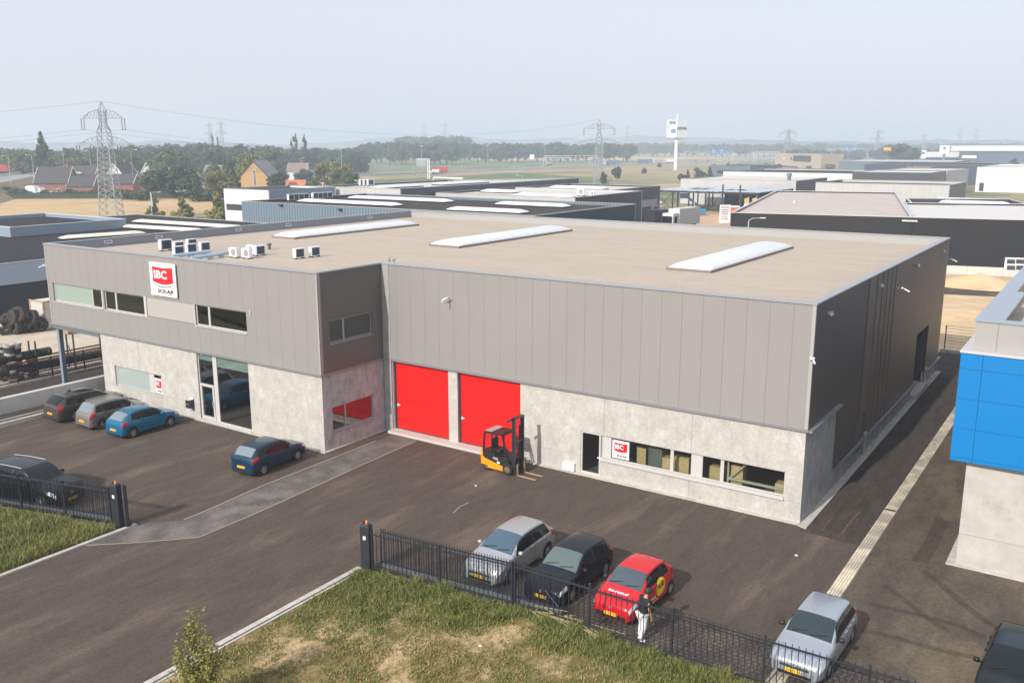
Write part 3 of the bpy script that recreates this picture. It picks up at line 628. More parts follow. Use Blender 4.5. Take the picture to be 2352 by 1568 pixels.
class Shape:
    def __init__(q, L=4.1, W=1.75, H=1.45, cowl=1.15, rf=1.95, rr=3.55, tail=4.0, hood=.78, cz=.98, zb=.2, belt=.95, tz=1.0, rw=.72, nose=.56, ax=.82, wb=2.55, wr=.31, rzr=0):
        q.__dict__.update({k: v for k, v in locals().items() if k != 'q'})
        q.tz_ = [(0,nose),(.05,nose+.1),(.22,hood-.02),(cowl*.6,hood+.08),(cowl,cz),((cowl+rf)/2,(cz+H)/2+.055),(rf,H-.035),((rf+rr)/2,H),(rr,H-.05-rzr),(tail,tz),(L-.03,tz-.16),(L,tz-.34)]
        q.bt = [(0,nose-.05),(.22,hood-.08),(cowl,belt-.04),(rf,belt),(rr,belt+.05),(tail,min(tz-.04,belt+.03)),(L,tz-.4)]
        q.ww = [(0,W*.39),(.06,W*.43),(.25,W*.475),(.6,W*.492),(1.3,W*.5),(L-1.2,W*.5),(L-.4,W*.482),(L-.12,W*.455),(L,W*.40)]
        q.wt = [(0,.86),(cowl,.84),(rf,rw),(rr,rw-.02),(tail,.74),(L,.80)]
    def ring(q, s):
        zt = interp(q.tz_, s); b = min(interp(q.bt, s), zt-.02); w = interp(q.ww, s); wt = w*interp(q.wt, s); zb = q.zb
        mid = zb+(b-zb)*.5; dz = zt-b
        return [(0,zb),(w*.86,zb),(w*.965,zb+.05),(w*.99,mid-.1),(w,mid+.08),(w*.985,b-.07),(w*.95,b),
                (w*.95*.62+wt*.38+.012,b+dz*.34),(w*.95*.28+wt*.72+.014,b+dz*.68),(wt,zt-min(.07,dz*.3)),(wt*.955,zt-min(.025,dz*.12)),(wt*.8,zt),(wt*.4,zt+.012),(0,zt+.018)]
    def pt(q, s, v, e=0.):
        r = q.ring(s); i = min(int(v), 12); t = v-i
        y = r[i][0]*(1-t)+r[i+1][0]*t; z = r[i][1]*(1-t)+r[i+1][1]*t
        return Vector((q.L/2-s, y, z))
    def off(q, s, v, e, side=1):
        d = .02; p = q.pt(s, v); a = q.pt(min(s+d,q.L), v)-q.pt(max(s-d,0), v); b = q.pt(s, min(v+.06,12.99))-q.pt(s, max(v-.06,0))
        n = b.cross(a); n = n.normalized() if n.length > 1e-9 else Vector((0,1,0))
        if n.y < 0 and v < 9: n = -n
        if v >= 9 and n.z < 0: n = -n
        p = p+n*e; return (p.x, p.y*side, p.z)
    def body(q, mats, parent, arch=True):
        S = sorted(set([0,.03,.08,.15,.22,.32,.45,.6]+[.6+(q.L-1.1)*k/26 for k in range(27)]+[q.L-.4,q.L-.3,q.L-.2,q.L-.12,q.L-.06,q.L-.02,q.L]+[q.cowl,q.rf,q.rr,q.tail]))
        mb = MB(); rows = []
        for s in S:
            r = q.ring(s); x = q.L/2-s
            rows.append([(x,y,z) for y,z in r]+[(x,-y,z) for y,z in r[-2:0:-1]])
        n = len(rows[0]); 
        for r in rows: mb.v += r
        for i in range(len(rows)-1):
            for j in range(n):
                k = (j+1) % n; mb.f.append((i*n+j, i*n+k, (i+1)*n+k, (i+1)*n+j)); mb.m.append(0)
        mb.f.append(tuple(range(n-1,-1,-1))); mb.m.append(0); b = (len(rows)-1)*n; mb.f.append(tuple(range(b,b+n))); mb.m.append(0)
        o = mb.build('body', mats, parent, fixn=True)
        if arch:
            c = MB()
            for s in (q.ax, q.ax+q.wb):
                for sd in (1,-1): c.tube((q.L/2-s, sd*(q.W/2-.27), q.wr+.0), (q.L/2-s, sd*(q.W/2+.2), q.wr+.0), q.wr+.055, n=28)
            co = c.build('cut', mats, None, fixn=True)
            bm = o.modifiers.new('b','BOOLEAN'); bm.operation='DIFFERENCE'; bm.object = co; bm.solver='EXACT'
            bpy.context.view_layer.update(); me = bpy.data.meshes.new_from_object(o.evaluated_get(bpy.context.evaluated_depsgraph_get()))
            o.modifiers.clear(); old = o.data; o.data = me; bpy.data.meshes.remove(old); bpy.data.objects.remove(co)
            me.name = 'body'
            if len(me.materials) > 1:
                for p in me.polygons:
                    c_ = p.center
                    for s in (q.ax, q.ax+q.wb):
                        if (c_.x-(q.L/2-s))**2+(c_.z-q.wr)**2 < (q.wr+.05)**2 and abs(c_.y) < q.W/2-.03: p.material_index = 1
        me = o.data; me.polygons.foreach_set('use_smooth',[True]*len(me.polygons)); me.set_sharp_from_angle(angle=R(38)); me.update()
        return o
    def patch(q, name, m, parent, fs, fv, e=.01, ns=6, nv=4, side=1, label=None, smooth=True):
        """fs(u,v)->s, fv(u,v)->v param, u,v in 0..1"""
        rows = [[q.off(fs(i/ns,j/nv), fv(i/ns,j/nv), e, side) for j in range(nv+1)] for i in range(ns+1)]
        mb = MB(); mb.grid(rows); return mb.build(name, m, parent, smooth=smooth, label=label)
carglass = PM('car glass', (.008,.011,.013), rough=.04, spec=.4)
carglassb = PM('car glass blue', (.035,.075,.11), rough=.06, spec=.9, coat=.8)
carglass_sky = PM('car glass sky tone', (.16,.20,.22), rough=.1, spec=.9, coat=.6)  # sky reflected in the rear windows, put into the base colour
lampc = PM('headlamp clear', (.62,.65,.68), rough=.08, coat=1.)
lampr = PM('tail lamp red', (.36,.006,.012), rough=.15, coat=.3)
platey = PM('plate yellow', (.85,.52,.02), rough=.4)
rimm = PM('alloy rim', (.50,.51,.52), rough=.3, metal=.6)
trim = PM('car trim black', (.015,.015,.016), rough=.5)
def wheel(parent, x, y, r, out, spokes=5, rim=None, w=.2):
    t = MB(); c = (x, y, r)
    prof = [(r*.62,-w/2),(r*.86,-w/2),(r*.97,-w/2+.03),(r,-w/2+.06),(r,w/2-.06),(r*.97,w/2-.03),(r*.86,w/2),(r*.62,w/2)]
    t.lathe(prof, c, 'Y', 26); o = t.build('wheel', rubber, parent, smooth=True, angle=40)
    t = MB(); yo = out*(w/2-.035)
    t.lathe([(r*.63,-w/2*out*0+yo-.03*out),(r*.67,yo+.02*out),(r*.60,yo+.01*out),(r*.58,yo-.06*out)], c, 'Y', 26)
    t.lathe([(.001,yo+.02*out),(.05,yo+.018*out),(.06,yo-.02*out)], c, 'Y', 12)
    for k in range(spokes):
        a = 2*math.pi*k/spokes+.3; d = Vector((math.cos(a),0,math.sin(a)))
        t.bar(Vector((x,y+yo,r))+d*.04, Vector((x,y+yo-.0*out,r))+d*r*.6, .035 if spokes>6 else .06, .03)
    t.build('rim', rim or rimm, o)
    t = MB(); t.lathe([(.001,yo-.07*out),(r*.62,yo-.07*out)], c, 'Y', 26); t.build('brake_disc', trim, o)
def carsub(q, nm, label, loc, rz, paint, glassm=None, doors=5, side=1, plate='r', spokes=5, rear_sky=None, group=None, roofrail=False, sunroof=False, cat='car', front='plain', trimc=None, mirror=None, wglass=None, rimc=None, arch=True, rightside=None):
    t = thing(nm, label, cat, (0,0,0), 0, group)
    gm = glassm or carglass
    L, W_ = q.L, q.W
    body = q.body([paint, trim], t, arch)
    # windscreen and rear window
    c0, r0 = q.cowl+.05, q.rf-.03
    for name, a, b, g, vv in (('windscreen', c0, r0, wglass or carglassb, 9.35), ('rear_window', q.rr+.05, q.tail-.04, gm if rear_sky is None else rear_sky, 9.5)):
        rows = []
        for i in range(9):
            s = a+(b-a)*i/8; row = []
            for j in range(13):
                u = -1+2*j/12; v = 13-abs(u)*(13-vv); row.append(q.off(s, min(v,12.99), .008, 1 if u >= 0 else -1))
            rows.append(row)
        m = MB(); m.grid(rows); w_ = m.build(name, g, t, smooth=True)
        if name == 'windscreen':
            m = MB()
            for y0 in (-.55,.05): 
                p0 = q.off(c0+.03, 12.2, .03, 1); m.bar((p0[0],y0,p0[2]),(p0[0]-.12,y0+.5,p0[2]+.07),.02)
            m.build('wiper', trim, w_)
    # side glass: panes split at the pillars
    if doors == 5: panes = [(q.cowl+.22, q.rf+.52), (q.rf+.60, min(q.rf+1.36,q.rr-.2)), (min(q.rf+1.44,q.rr-.13), q.rr+.15)]
    elif doors == 'van': panes = [(q.cowl+.22, q.rf+.5), (q.rf+.58, q.rf+1.45), (q.rf+1.52, q.rr+.1)]
    else: panes = [(q.cowl+.22, q.rf+.78), (q.rf+.86, q.rr+.02)]
    for sd in (1,-1):
        q.patch('window_surround', trim, t, lambda u, v: (panes[0][0]-.03+v*.34)+(panes[-1][1]+.03-(v*.16)-(panes[0][0]-.03+v*.34))*u, lambda u, v: 6.08+v*2.84, .004, 20, 6, sd)
        for k, (a, b) in enumerate(panes):
            last = k == len(panes)-1
            def fs(u, v, a=a, b=b, k=k, last=last):
                bb = b-(v*.16 if last else 0); aa = a+(v*.34 if k == 0 else 0)
                return aa+(bb-aa)*u
            q.patch('side_window', gm, t, fs, lambda u, v: 6.12+v*2.75, .007, 10, 6, sd)
        # door seams, sill strip, handles
        seams = [q.cowl+.12] + [ (panes[i][1]+panes[i+1][0])/2 for i in range(min(len(panes)-1, 2))]
        if doors in (5,'van'): seams.append(min(q.rr+.0, q.ax+q.wb-.42))
        for s in seams:
            rows = [[q.off(s-.008, v, .003, sd), q.off(s+.008, v, .003, sd)] for v in [1.9+k*.35 for k in range(12)]]
            m = MB(); m.grid(rows); m.build('door_seam', trim, t)
        for s in seams[1:]:
            m = MB(); p = q.off(s-.14, 5.1, .02, sd); m.box(p[0]-.09,p[0]+.09,p[1]-.015,p[1]+.015,p[2]-.015,p[2]+.015); m.build('door_handle', paint, t)
        q.patch('sill', trim, t, lambda u, v: q.ax+.42+u*(q.wb-.84), lambda u, v: 1.2+v*.9, .006, 8, 2, sd)
        p = q.off(q.cowl+.38, 6.1, .03, sd); m = MB(); m.lathe([(.001,-.1),(.07,-.09),(.085,-.02),(.08,.06),(.001,.08)], (p[0],p[1]+sd*.1,p[2]+.05), 'Y', 12)
        mo = m.build('mirror', mirror or paint, t, smooth=True); m = MB(); m.bar((p[0],p[1]-sd*.03,p[2]),(p[0],p[1]+sd*.06,p[2]+.03),.05); m.build('mirror_arm', trim, mo)
    # lamps
    for sd in (1,-1):
        h = q.patch('headlight', lampc, t, lambda u, v: .05+u*(.42 if front!='flat' else .22), lambda u, v: 4.7+v*(1.9+u*.2)-(1-u)*.15, .012, 6, 4, sd)
        h = q.patch('taillight', lampr, t, lambda u, v: L-.40+u*.36+(v*-.05), lambda u, v: 4.6+v*1.9, .014, 5, 4, sd)
    # bumpers, grille, plates
    q1 = MB(); z0 = q.zb
    q1.box(L/2-.03,L/2+.012,-W_*.30,W_*.30,z0+.02,z0+.13); q1.build('lower_intake', trim, t)
    g = MB(); 
    if front == 'split': 
        g.box(L/2-.05,L/2+.015,-W_*.36,W_*.36,z0+.02,z0+.2)
    else:
        for k in range(3): g.box(L/2-.04,L/2+.01,-W_*.26,W_*.26,q.nose-.1+k*.03,q.nose-.08+k*.03)
    g.build('grille', trim, t)
    bd = MB(); bd.lathe([(.001,L/2+.03),(.05,L/2+.028),(.055,L/2+.0)],(0,0,q.nose+.01),'X',16); bd.build('badge', rimm, t)
    def plateat(x, z, s):
        m = MB(); m.box(x-.012,x+.012,-.26,.26,z-.055,z+.055); po = m.build('number_plate', platey, t)
        m = MB(); m.box(x+s*.0121,x+s*.0125,(.22 if s>0 else -.255),(.255 if s>0 else -.22),z-.05,z+.05); m.build('plate_band', PM('plate blue', (.02,.08,.4)), po)
        m = MB()
        for yy in (-.19,-.14,-.06,-.01,.04,.12,.17): m.box(x+s*.0121,x+s*.0126,yy-.015,yy+.015,z-.03,z+.03)
        m.build('plate_marks', PM('plate mark', (.25,.14,.01)), po)
    plateat(L/2+.02, z0+.2, 1); plateat(-L/2-.012, q.tz-.48 if q.tz-.48>.45 else .5, -1)
    rb = MB(); rb.box(-L/2-.01,-L/2+.05,-W_*.34,W_*.34,z0+.0,z0+.1); rb.build('rear_valance', trim, t)
    for s_ in (q.ax, q.ax+q.wb):
        for sd in (1,-1): wheel(t, L/2-s_, sd*(W_/2-.125), q.wr, sd, spokes, rimc)
    an = MB(); an.tube((L/2-(q.rr-.15),0,q.H-.03),(L/2-(q.rr+.0),0,q.H+.16),.008,.004,6); an.build('antenna', trim, t)
    if roofrail:
        for sd in (1,-1):
            m = MB(); pts = [q.off(s, 10.4, .05, sd) for s in [q.rf+.1+k*(q.rr-q.rf-.2)/6 for k in range(7)]]
            for a, b in zip(pts, pts[1:]): m.tube(a, b, .02, n=6)
            m.build('roof_rail', rimm if roofrail != 'dark' else trim, t)
    if sunroof:
        q.patch('sunroof', carglass, t, lambda u, v: q.rf+.12+u*(q.rr-q.rf-.3), lambda u, v: 11+v*1.98, .006, 6, 3, 1); q.patch('sunroof', carglass, t, lambda u, v: q.rf+.12+u*(q.rr-q.rf-.3), lambda u, v: 11+v*1.98, .006, 6, 3, -1)
    if q.H > 1.5 and doors == 'van':
        m = MB()
        for k in range(5):
            s = q.rf+.3+k*.38; rows = [[q.off(s, v, .006, 1) for v in (10.8,11.5,12.3,12.95)][::-1], [q.off(s+.02, v, .006, 1) for v in (10.8,11.5,12.3,12.95)][::-1]]
            m.grid(rows); rows = [[q.off(s, v, .006, -1) for v in (10.8,11.5,12.3,12.95)], [q.off(s+.02, v, .006, -1) for v in (10.8,11.5,12.3,12.95)]]; m.grid(rows)
        m.build('roof_bead', PM('roof bead', (.08,.085,.095), rough=.3), t)
    t.location = loc; t.rotation_euler = (0,0,rz)
    return t
def paint(n, c, metal=.35, rough=.3): return PM('paint '+n, c, rough=rough, metal=metal, spec=.3, coat=(.2 if n in ('black','night blue','dark green') else .5))
N90, S90 = math.pi/2, -math.pi/2
def place(q, xr, yf, yr, nose):
    """centre from the right-hand (seen) side x and axle positions; nose=+1 towards +Y"""
    mid = (yf+yr)/2; c = q.L/2-(q.ax+q.wb/2)      # local x of wheelbase centre
    return (xr-q.W/2+.02, mid-nose*c, 0)
q = Shape(L=4.7, W=1.85, H=1.58, cowl=1.2, rf=2.15, rr=4.0, tail=4.62, hood=.85, cz=1.03, belt=1.0, tz=1.05, ax=.9, wb=2.78, wr=.33, rw=.74)
carsub(q, 'parked_car', 'dark brown people carrier with glass roof, farthest left by the low wall', (8.45,-2.95,0), N90, paint('brown', (.075,.062,.052)), group='cars parked nose to the office wall', sunroof=True, spokes=10)
q = Shape(L=4.02, W=1.71, H=1.54, cowl=1.0, rf=1.75, rr=3.45, tail=3.9, hood=.85, cz=1.0, belt=.98, tz=1.02, ax=.78, wb=2.49, wr=.305, rw=.76)
carsub(q, 'parked_car', 'grey beige high roofed hatchback between the brown and the bright blue cars', place(q,12.2,-1.8,-4.29,1), N90, paint('grey beige', (.21,.19,.17)), group='cars parked nose to the office wall', rear_sky=carglass_sky, roofrail=True, spokes=5)
q = Shape(L=3.97, W=1.72, H=1.46, cowl=1.05, rf=1.9, rr=3.3, tail=3.86, hood=.80, cz=.95, belt=.95, tz=1.0, ax=.82, wb=2.49, wr=.31, rw=.70, rzr=.03)
carsub(q, 'parked_car', 'bright blue three door hatchback closest to the glass entrance', place(q,15.06,-1.8,-4.27,1), N90+.05, paint('bright blue', (.002,.14,.27)), doors=3, group='cars parked nose to the office wall', rear_sky=carglass_sky, spokes=8)
q = Shape(L=3.97, W=1.68, H=1.46, cowl=1.05, rf=1.85, rr=3.42, tail=3.87, hood=.82, cz=.98, belt=.95, tz=1.0, ax=.8, wb=2.47, wr=.31, rw=.73)
carsub(q, 'parked_car', 'dark blue small hatchback parked at the office corner beside the paver strip', place(q,25.74,-1.72,-4.17,1), N90+.09, paint('dark blue', (.006,.042,.088)), group='cars parked nose to the office wall', rear_sky=carglass_sky, spokes=10)
q = Shape(L=4.75, W=1.9, H=1.72, cowl=1.25, rf=2.1, rr=4.25, tail=4.66, hood=.95, cz=1.12, belt=1.08, tz=1.1, ax=.92, wb=2.9, wr=.35, rw=.76, nose=.68)
carsub(q, 'parked_van', 'black people carrier behind the left picket fence', (19.32,-12.15,0), R(12.5), paint('black', (.004,.0045,.006), .1), doors='van', cat='van', roofrail=True, wglass=carglass, spokes=10)
q = Shape(L=4.2, W=1.75, H=1.51, cowl=1.0, rf=1.95, rr=3.5, tail=4.05, hood=.84, cz=1.0, belt=.96, tz=1.05, ax=.88, wb=2.6, wr=.31, rw=.70, nose=.55)
grp = 'cars parked nose to the picket fence'
carsub(q, 'parked_car', 'silver hatchback with blue windscreen behind the sliding gate', place(q,42.45,-6.49,-4.0,-1), S90, paint('silver', (.46,.47,.48), .55, .3), group=grp, spokes=5)
q = Shape(L=4.15, W=1.73, H=1.44, cowl=1.2, rf=1.98, rr=3.55, tail=4.02, hood=.80, cz=.95, belt=.93, tz=1.0, ax=.86, wb=2.51, wr=.31, rw=.74, nose=.58)
carsub(q, 'parked_car', 'black blue hatchback between the silver and the red cars', place(q,45.13,-6.5,-4.1,-1), S90, paint('night blue', (.006,.010,.020), .15), group=grp, wglass=PM('glass greenish', (.09,.125,.12), rough=.08, coat=.4), spokes=9, mirror=None)
qa = Shape(L=3.47, W=1.63, H=1.46, cowl=.85, rf=1.55, rr=2.85, tail=3.38, hood=.84, cz=.98, belt=.96, tz=1.02, ax=.72, wb=2.34, wr=.29, rw=.74, nose=.62, rzr=.02)
ay = carsub(qa, 'rental_car', 'small red rental car with yellow price disc on its door', place(qa,47.78,-6.38,-4.05,-1), S90-.03, paint('red', (.62,.008,.018), .1, .28), doors=3, group=grp, wglass=PM('glass grey blue', (.05,.07,.085), rough=.08, coat=.8), mirror=trim, front='split')
q = Shape(L=4.15, W=1.73, H=1.44, cowl=1.2, rf=1.98, rr=3.5, tail=4.0, hood=.80, cz=.95, belt=.93, tz=1.0, ax=.86, wb=2.51, wr=.31, rw=.74, nose=.58)
carsub(q, 'parked_car', 'pale silver hatchback standing over the gutter line behind the fence', place(q,54.12,-6.12,-3.74,-1), S90-.03, paint('pale silver', (.40,.44,.49), .5, .3), group=grp, doors=5, mirror=trim, wglass=PM('glass dark teal', (.012,.025,.03), rough=.06, coat=.8))
q = Shape(L=4.4, W=1.82, H=1.46, cowl=1.25, rf=2.15, rr=3.7, tail=4.25, hood=.82, cz=.97, belt=.93, tz=1.0, ax=.9, wb=2.65, wr=.32, rw=.76, nose=.58)
carsub(q, 'parked_car', 'dark estate cut off at the bottom right corner of the photo', (58.85,-3.75,0), S90-.04, paint('dark green', (.006,.009,.010), .1), group=grp, wglass=carglass)
# lettering on the rental car (local coordinates of the car: nose +x, its left flank is +y)
def flank(fn_x, z):
    best = None
    s = qa.L/2-fn_x; r = qa.ring(s)
    for (y0,z0),(y1,z1) in zip(r[1:], r[2:]):
        if z0 <= z <= z1 and z1 > z0: return y0+(y1-y0)*(z-z0)/(z1-z0)
    return qa.W/2
WMsave = dict(WM)
mb = MB(); cx_, cz_, rr_ = -.42, .74, .34; ring = [(cx_,flank(cx_,cz_)+.012,cz_)]
rows = []
for k in range(25):
    a = 2*math.pi*k/24; rows.append([(cx_+math.cos(a)*rr_*f, flank(cx_+math.cos(a)*rr_*f, cz_+math.sin(a)*rr_*f*.98)+.012, cz_+math.sin(a)*rr_*f*.98) for f in (.01,.4,.7,1)])
mb.grid(rows); dsk = mb.build('price_disc', PM('disc yellow', (.85,.62,.02), rough=.4)); dsk.parent = ay
def onflank(x0, z0, slope=.0): return lambda a, b: (x0-a, flank(x0-a, z0+b)+.02, z0+b+a*slope)
o = put_text('14,50', 1, onflank(cx_+.27, .68), signblack, None, w=.52, h=.22, bold=.03); o.parent = ay
o = put_text('bo-rent.nl', 1, onflank(.62, .46), signwhite, None, w=.66, h=.15, bold=.03); o.parent = ay
mb = MB(); mb.grid([[ (.35-a, flank(.35-a, z)+.013, z) for a in (0,.2,.4,.6)] for z in (.34,.39)]); o = mb.build('yellow_line', PM('disc yellow',(0,0,0))); o.parent = ay
def onhood(a, b):
    s = .62-b; x = qa.L/2-s; return (x, -.42+a, interp(qa.tz_, s)+.022)
o = put_text('bo-rent.nl', 1, lambda a,b: (qa.L/2-(.48+b), -.38+a, interp(qa.tz_, .48+b)+.03), signwhite, None, w=.76, h=.14, bold=.03)
o.data.transform(Matrix.Identity(4)); o.parent = ay
# ---------------------------------------------------------------- forklift
fk = thing('forklift', 'orange and black forklift parked before the second red door', 'forklift', (0,0,0))
fo_ = PM('forklift orange', (.85,.30,.01), rough=.35, coat=.5); fb = PM('forklift black', (.018,.018,.02), rough=.45); 
def xz(mb, pts, y0, y1):
    a = [(x,y0,z) for x,z in pts]; b = [(x,y1,z) for x,z in pts]; mb.poly(a[::-1]); mb.poly(b)
    for i in range(len(pts)): k = (i+1)%len(pts); mb.poly([a[i],a[k],b[k],b[i]])
    return mb
m = MB(); xz(m, [(-1.02,.30),(-.98,.62),(-1.0,.78),(-.75,.62),(.55,.36),(.52,.16),(-.55,.16),(-.62,.3)], -.53, .53); xz(m, [(-1.05,.45),(-1.05,.95),(-.9,1.05),(-.85,.45)], -.5, .5); m.build('counterweight', fo_, fk, fixn=True)
m = MB(); xz(m, [(-.92,.70),(-.92,1.05),(-.2,1.0),(-.1,.86),(.45,.86),(.72,.72),(.78,.42),(.56,.37),(-.75,.64)], -.51, .51); m.build('hull', fb, fk, fixn=True)
m = MB()
for sd in (-.5,.5):
    m.bar((-.88,sd,1.0),(-.80,sd,1.98),.08); m.bar((-.35,sd,.95),(-.33,sd,2.0),.07); m.bar((.66,sd,.75),(.32,sd,2.0),.08)
m.bar((-.80,-.5,2.0),(.34,-.5,2.03),.08); m.bar((-.80,.5,2.0),(.34,.5,2.03),.08); m.bar((-.80,-.5,2.0),(-.80,.5,2.0),.08); m.bar((.34,-.5,2.03),(.34,.5,2.03),.08)
m.box(-.30,.34,-.48,.48,2.045,2.07)
for k in range(5): m.bar((-.72+k*.09,-.48,2.03),(-.72+k*.09,.48,2.03),.03)
m.build('overhead_guard', fb, fk)
m = MB(); m.box(-.78,-.36,-.5,.5,2.075,2.09); m.build('roof_panel', PM('roof panel grey', (.35,.33,.33), rough=.4), fk)
m = MB(); m.box(-.5,-.05,-.24,.24,.98,1.08); m.box(-.6,-.48,-.24,.24,1.05,1.6); m.build('seat', PM('seat black', (.025,.025,.028), rough=.7), fk)
m = MB(); m.tube((.5,.0,.85),(.25,.0,1.2),.025); m.lathe([(.13,-.01),(.16,0),(.13,.01)],(.22,0,1.22),'Z',16); m.build('steering_wheel', fb, fk)
m = MB()
for sd in (-1,1):
    for x0 in (.82,.93): m.box(x0,x0+.09,sd*.36-.04,sd*.36+.04,.10,2.98 if x0>.85 else 2.9)
m.box(.8,1.0,-.4,.4,2.9,3.0); m.box(.8,.98,-.4,.4,1.7,1.76); m.tube((.87,-.2,.2),(.87,-.2,2.5),.045,n=10); m.tube((.87,.2,.2),(.87,.2,2.5),.045,n=10)
mo_ = m.build('mast', PM('mast black', (.03,.03,.033), rough=.3, spec=.7), fk)
m = MB(); m.bar((.7,-.42,2.82),(.9,-.42,2.95),.08); m.tube((.6,-.5,2.75),(.7,-.42,2.85),.05); m.build('work_lamp', fb, mo_)
m = MB(); m.box(1.03,1.08,-.48,.48,.5,.58); m.box(1.03,1.08,-.48,.48,.15,.23); 
for y in (-.45,-.15,.15,.45): m.box(1.035,1.075,y-.03,y+.03,.23,.75)
m.build('carriage', fb, fk)
for y in (-.3,.3):
    m = MB(); m.box(1.09,1.13,y-.05,y+.05,.02,.62); m.box(1.13,2.22,y-.05,y+.05,.02,.06); m.build('fork', PM('fork tan', (.42,.27,.14), (.30,.2,.12), 5, rough=.6), fk)
for x, r_, w_ in ((.62,.30,.2),(-.68,.24,.17)):
    for sd in (1,-1):
        m = MB(); y = sd*.44; m.lathe([(r_*.55,-w_/2),(r_*.92,-w_/2),(r_,-w_/2+.03),(r_,w_/2-.03),(r_*.92,w_/2),(r_*.55,w_/2)],(x,y,r_),'Y',22); wo = m.build('wheel', rubber, fk, smooth=True, angle=40)
        m = MB(); m.lathe([(.001,sd*(w_/2-.05)),(r_*.3,sd*(w_/2-.05)),(r_*.35,sd*(w_/2)),(r_*.56,sd*(w_/2-.01))],(x,y,r_),'Y',18); m.build('rim', PM('rim brown', (.17,.12,.09), rough=.6), wo)
m = MB(); m.box(-.28,.16,-.515,-.511,.70,.74); m.box(-.28,.12,-.515,-.511,.63,.665) if 0 else None
put_text('STILL', 1, lambda a,b: (-.26+a,-.514,.68+b), signwhite, fk, w=.32, h=.10, bold=.02)
m = MB(); m.box(-.02,.15,-.516,-.512,.50,.60); m.build('data_label', white, fk)
fk.location = (35.32,3.22,0); fk.rotation_euler = (0,0,R(-2))
# ---------------------------------------------------------------- the person by the red car
def skinfig(verts, edges, radii, m, name, parent=None, sub=2):
    me = bpy.data.meshes.new(name); me.from_pydata(verts, edges, []); o = bpy.data.objects.new(name, me); col.objects.link(o)
    md = o.modifiers.new('s','SKIN'); md.use_smooth_shade = True
    for i, r_ in enumerate(radii):
        me.skin_vertices[0].data[i].radius = r_ if isinstance(r_, tuple) else (r_, r_)
    me.skin_vertices[0].data[0].use_root = True
    sb = o.modifiers.new('u','SUBSURF'); sb.levels = sub; sb.render_levels = sub
    bpy.context.view_layer.update(); nm = bpy.data.meshes.new_from_object(o.evaluated_get(bpy.context.evaluated_depsgraph_get()))
    o.modifiers.clear(); o.data = nm; nm.materials.append(m); nm.polygons.foreach_set('use_smooth',[True]*len(nm.polygons)); adopt(o, parent); return o
skin = PM('skin', (.50,.27,.17), rough=.55); shirt = PM('black shirt', (.012,.012,.014), rough=.8); trous = PM('white trousers', (.66,.66,.65), (.74,.74,.73), 6, rough=.8, bump=.3); hair = PM('dark hair', (.03,.022,.018), rough=.6)
pr = thing('person', 'person in black t-shirt and white trousers standing at the fence beside the red car', 'person', (0,0,0))
# faces local +x; slight forward lean, head bowed
bv = [(0,0,.96),(.02,0,1.08),(.05,0,1.25),(.08,0,1.42),(.10,0,1.50),(.14,0,1.57),(.17,0,1.66),
      (.0,.10,.88),(.05,.12,.50),(-.06,.13,.10),(.06,.14,.04),
      (.0,-.10,.88),(-.03,-.12,.50),(-.17,-.13,.12),(-.05,-.14,.05),
      (.07,.19,1.42),(.09,.25,1.16),(.20,.22,.92),(.23,.21,.85),
      (.07,-.19,1.42),(.06,-.25,1.16),(.14,-.24,.92),(.17,-.235,.85)]
be = [(0,1),(1,2),(2,3),(3,4),(4,5),(5,6),(0,7),(7,8),(8,9),(9,10),(0,11),(11,12),(12,13),(13,14),(3,15),(15,16),(16,17),(17,18),(3,19),(19,20),(20,21),(21,22)]
br = [(.10,.08),(.09,.075),(.10,.08),(.09,.07),.05,.058,.098,.075,.055,.042,.04,.075,.055,.042,.04,.045,.040,.032,.028,.045,.040,.032,.028]
bo_ = skinfig(bv, be, br, skin, 'body', pr)
sv = [bv[0],bv[1],bv[2],bv[3],(.095,0,1.465),bv[15],(.08,.225,1.25),bv[19],(.065,-.225,1.25)]
sv[0] = (0,0,.93)
skinfig(sv, [(0,1),(1,2),(2,3),(3,4),(3,5),(5,6),(3,7),(7,8)], [(.19,.15),(.18,.145),(.20,.155),(.19,.15),.085,.10,.08,.10,.08], shirt, 'shirt', pr)
tv = [(0,0,.95),bv[7],bv[8],(-.06,.13,.12),bv[11],bv[12],(-.165,-.13,.14)]
skinfig(tv, [(0,1),(1,2),(2,3),(0,4),(4,5),(5,6)], [(.165,.13),.115,.085,.07,.115,.085,.07], trous, 'trousers', pr)
for x, y in ((-.03,.135),(-.13,-.135)):
    m = MB(); m.lathe([(.001,0),(.05,.0),(.055,.04),(.04,.08),(.001,.085)],(0,0,0),'Z',12); m.v = [(x+v[0]*2.3+.05, y+v[1], v[2]) for v in m.v]; m.build('shoe', white, pr, smooth=True)
hc = Vector((.185,0,1.665))
m = MB()
for i in range(7):
    a = math.pi*i/12
    m_ = 1
m.lathe([(.001,.118),(.05,.112),(.09,.075),(.107,.02),(.103,-.04),(.09,-.075)],(hc.x-.018,0,hc.z+.005),'Z',16); m.build('hair', hair, pr, smooth=True)
m = MB()
for sd in (1,-1):
    m.lathe([(.001,-.012),(.022,-.006),(.026,0),(.02,.012),(.001,.014)],(hc.x-.01,sd*.093,hc.z-.015),'Y',8)
m.tube((hc.x+.085,0,hc.z+.005),(hc.x+.112,0,hc.z-.025),.012,.02,8); m.build('face_features', skin, pr, smooth=True)
m = MB()
for sd in (1,-1): m.lathe([(.001,0.),(.011,.003)],(hc.x+.094,sd*.034,hc.z+.012),'X',8)
m.box(hc.x+.085,hc.x+.095,-.024,.024,hc.z-.056,hc.z-.05); m.build('eyes_mouth', hair, pr)
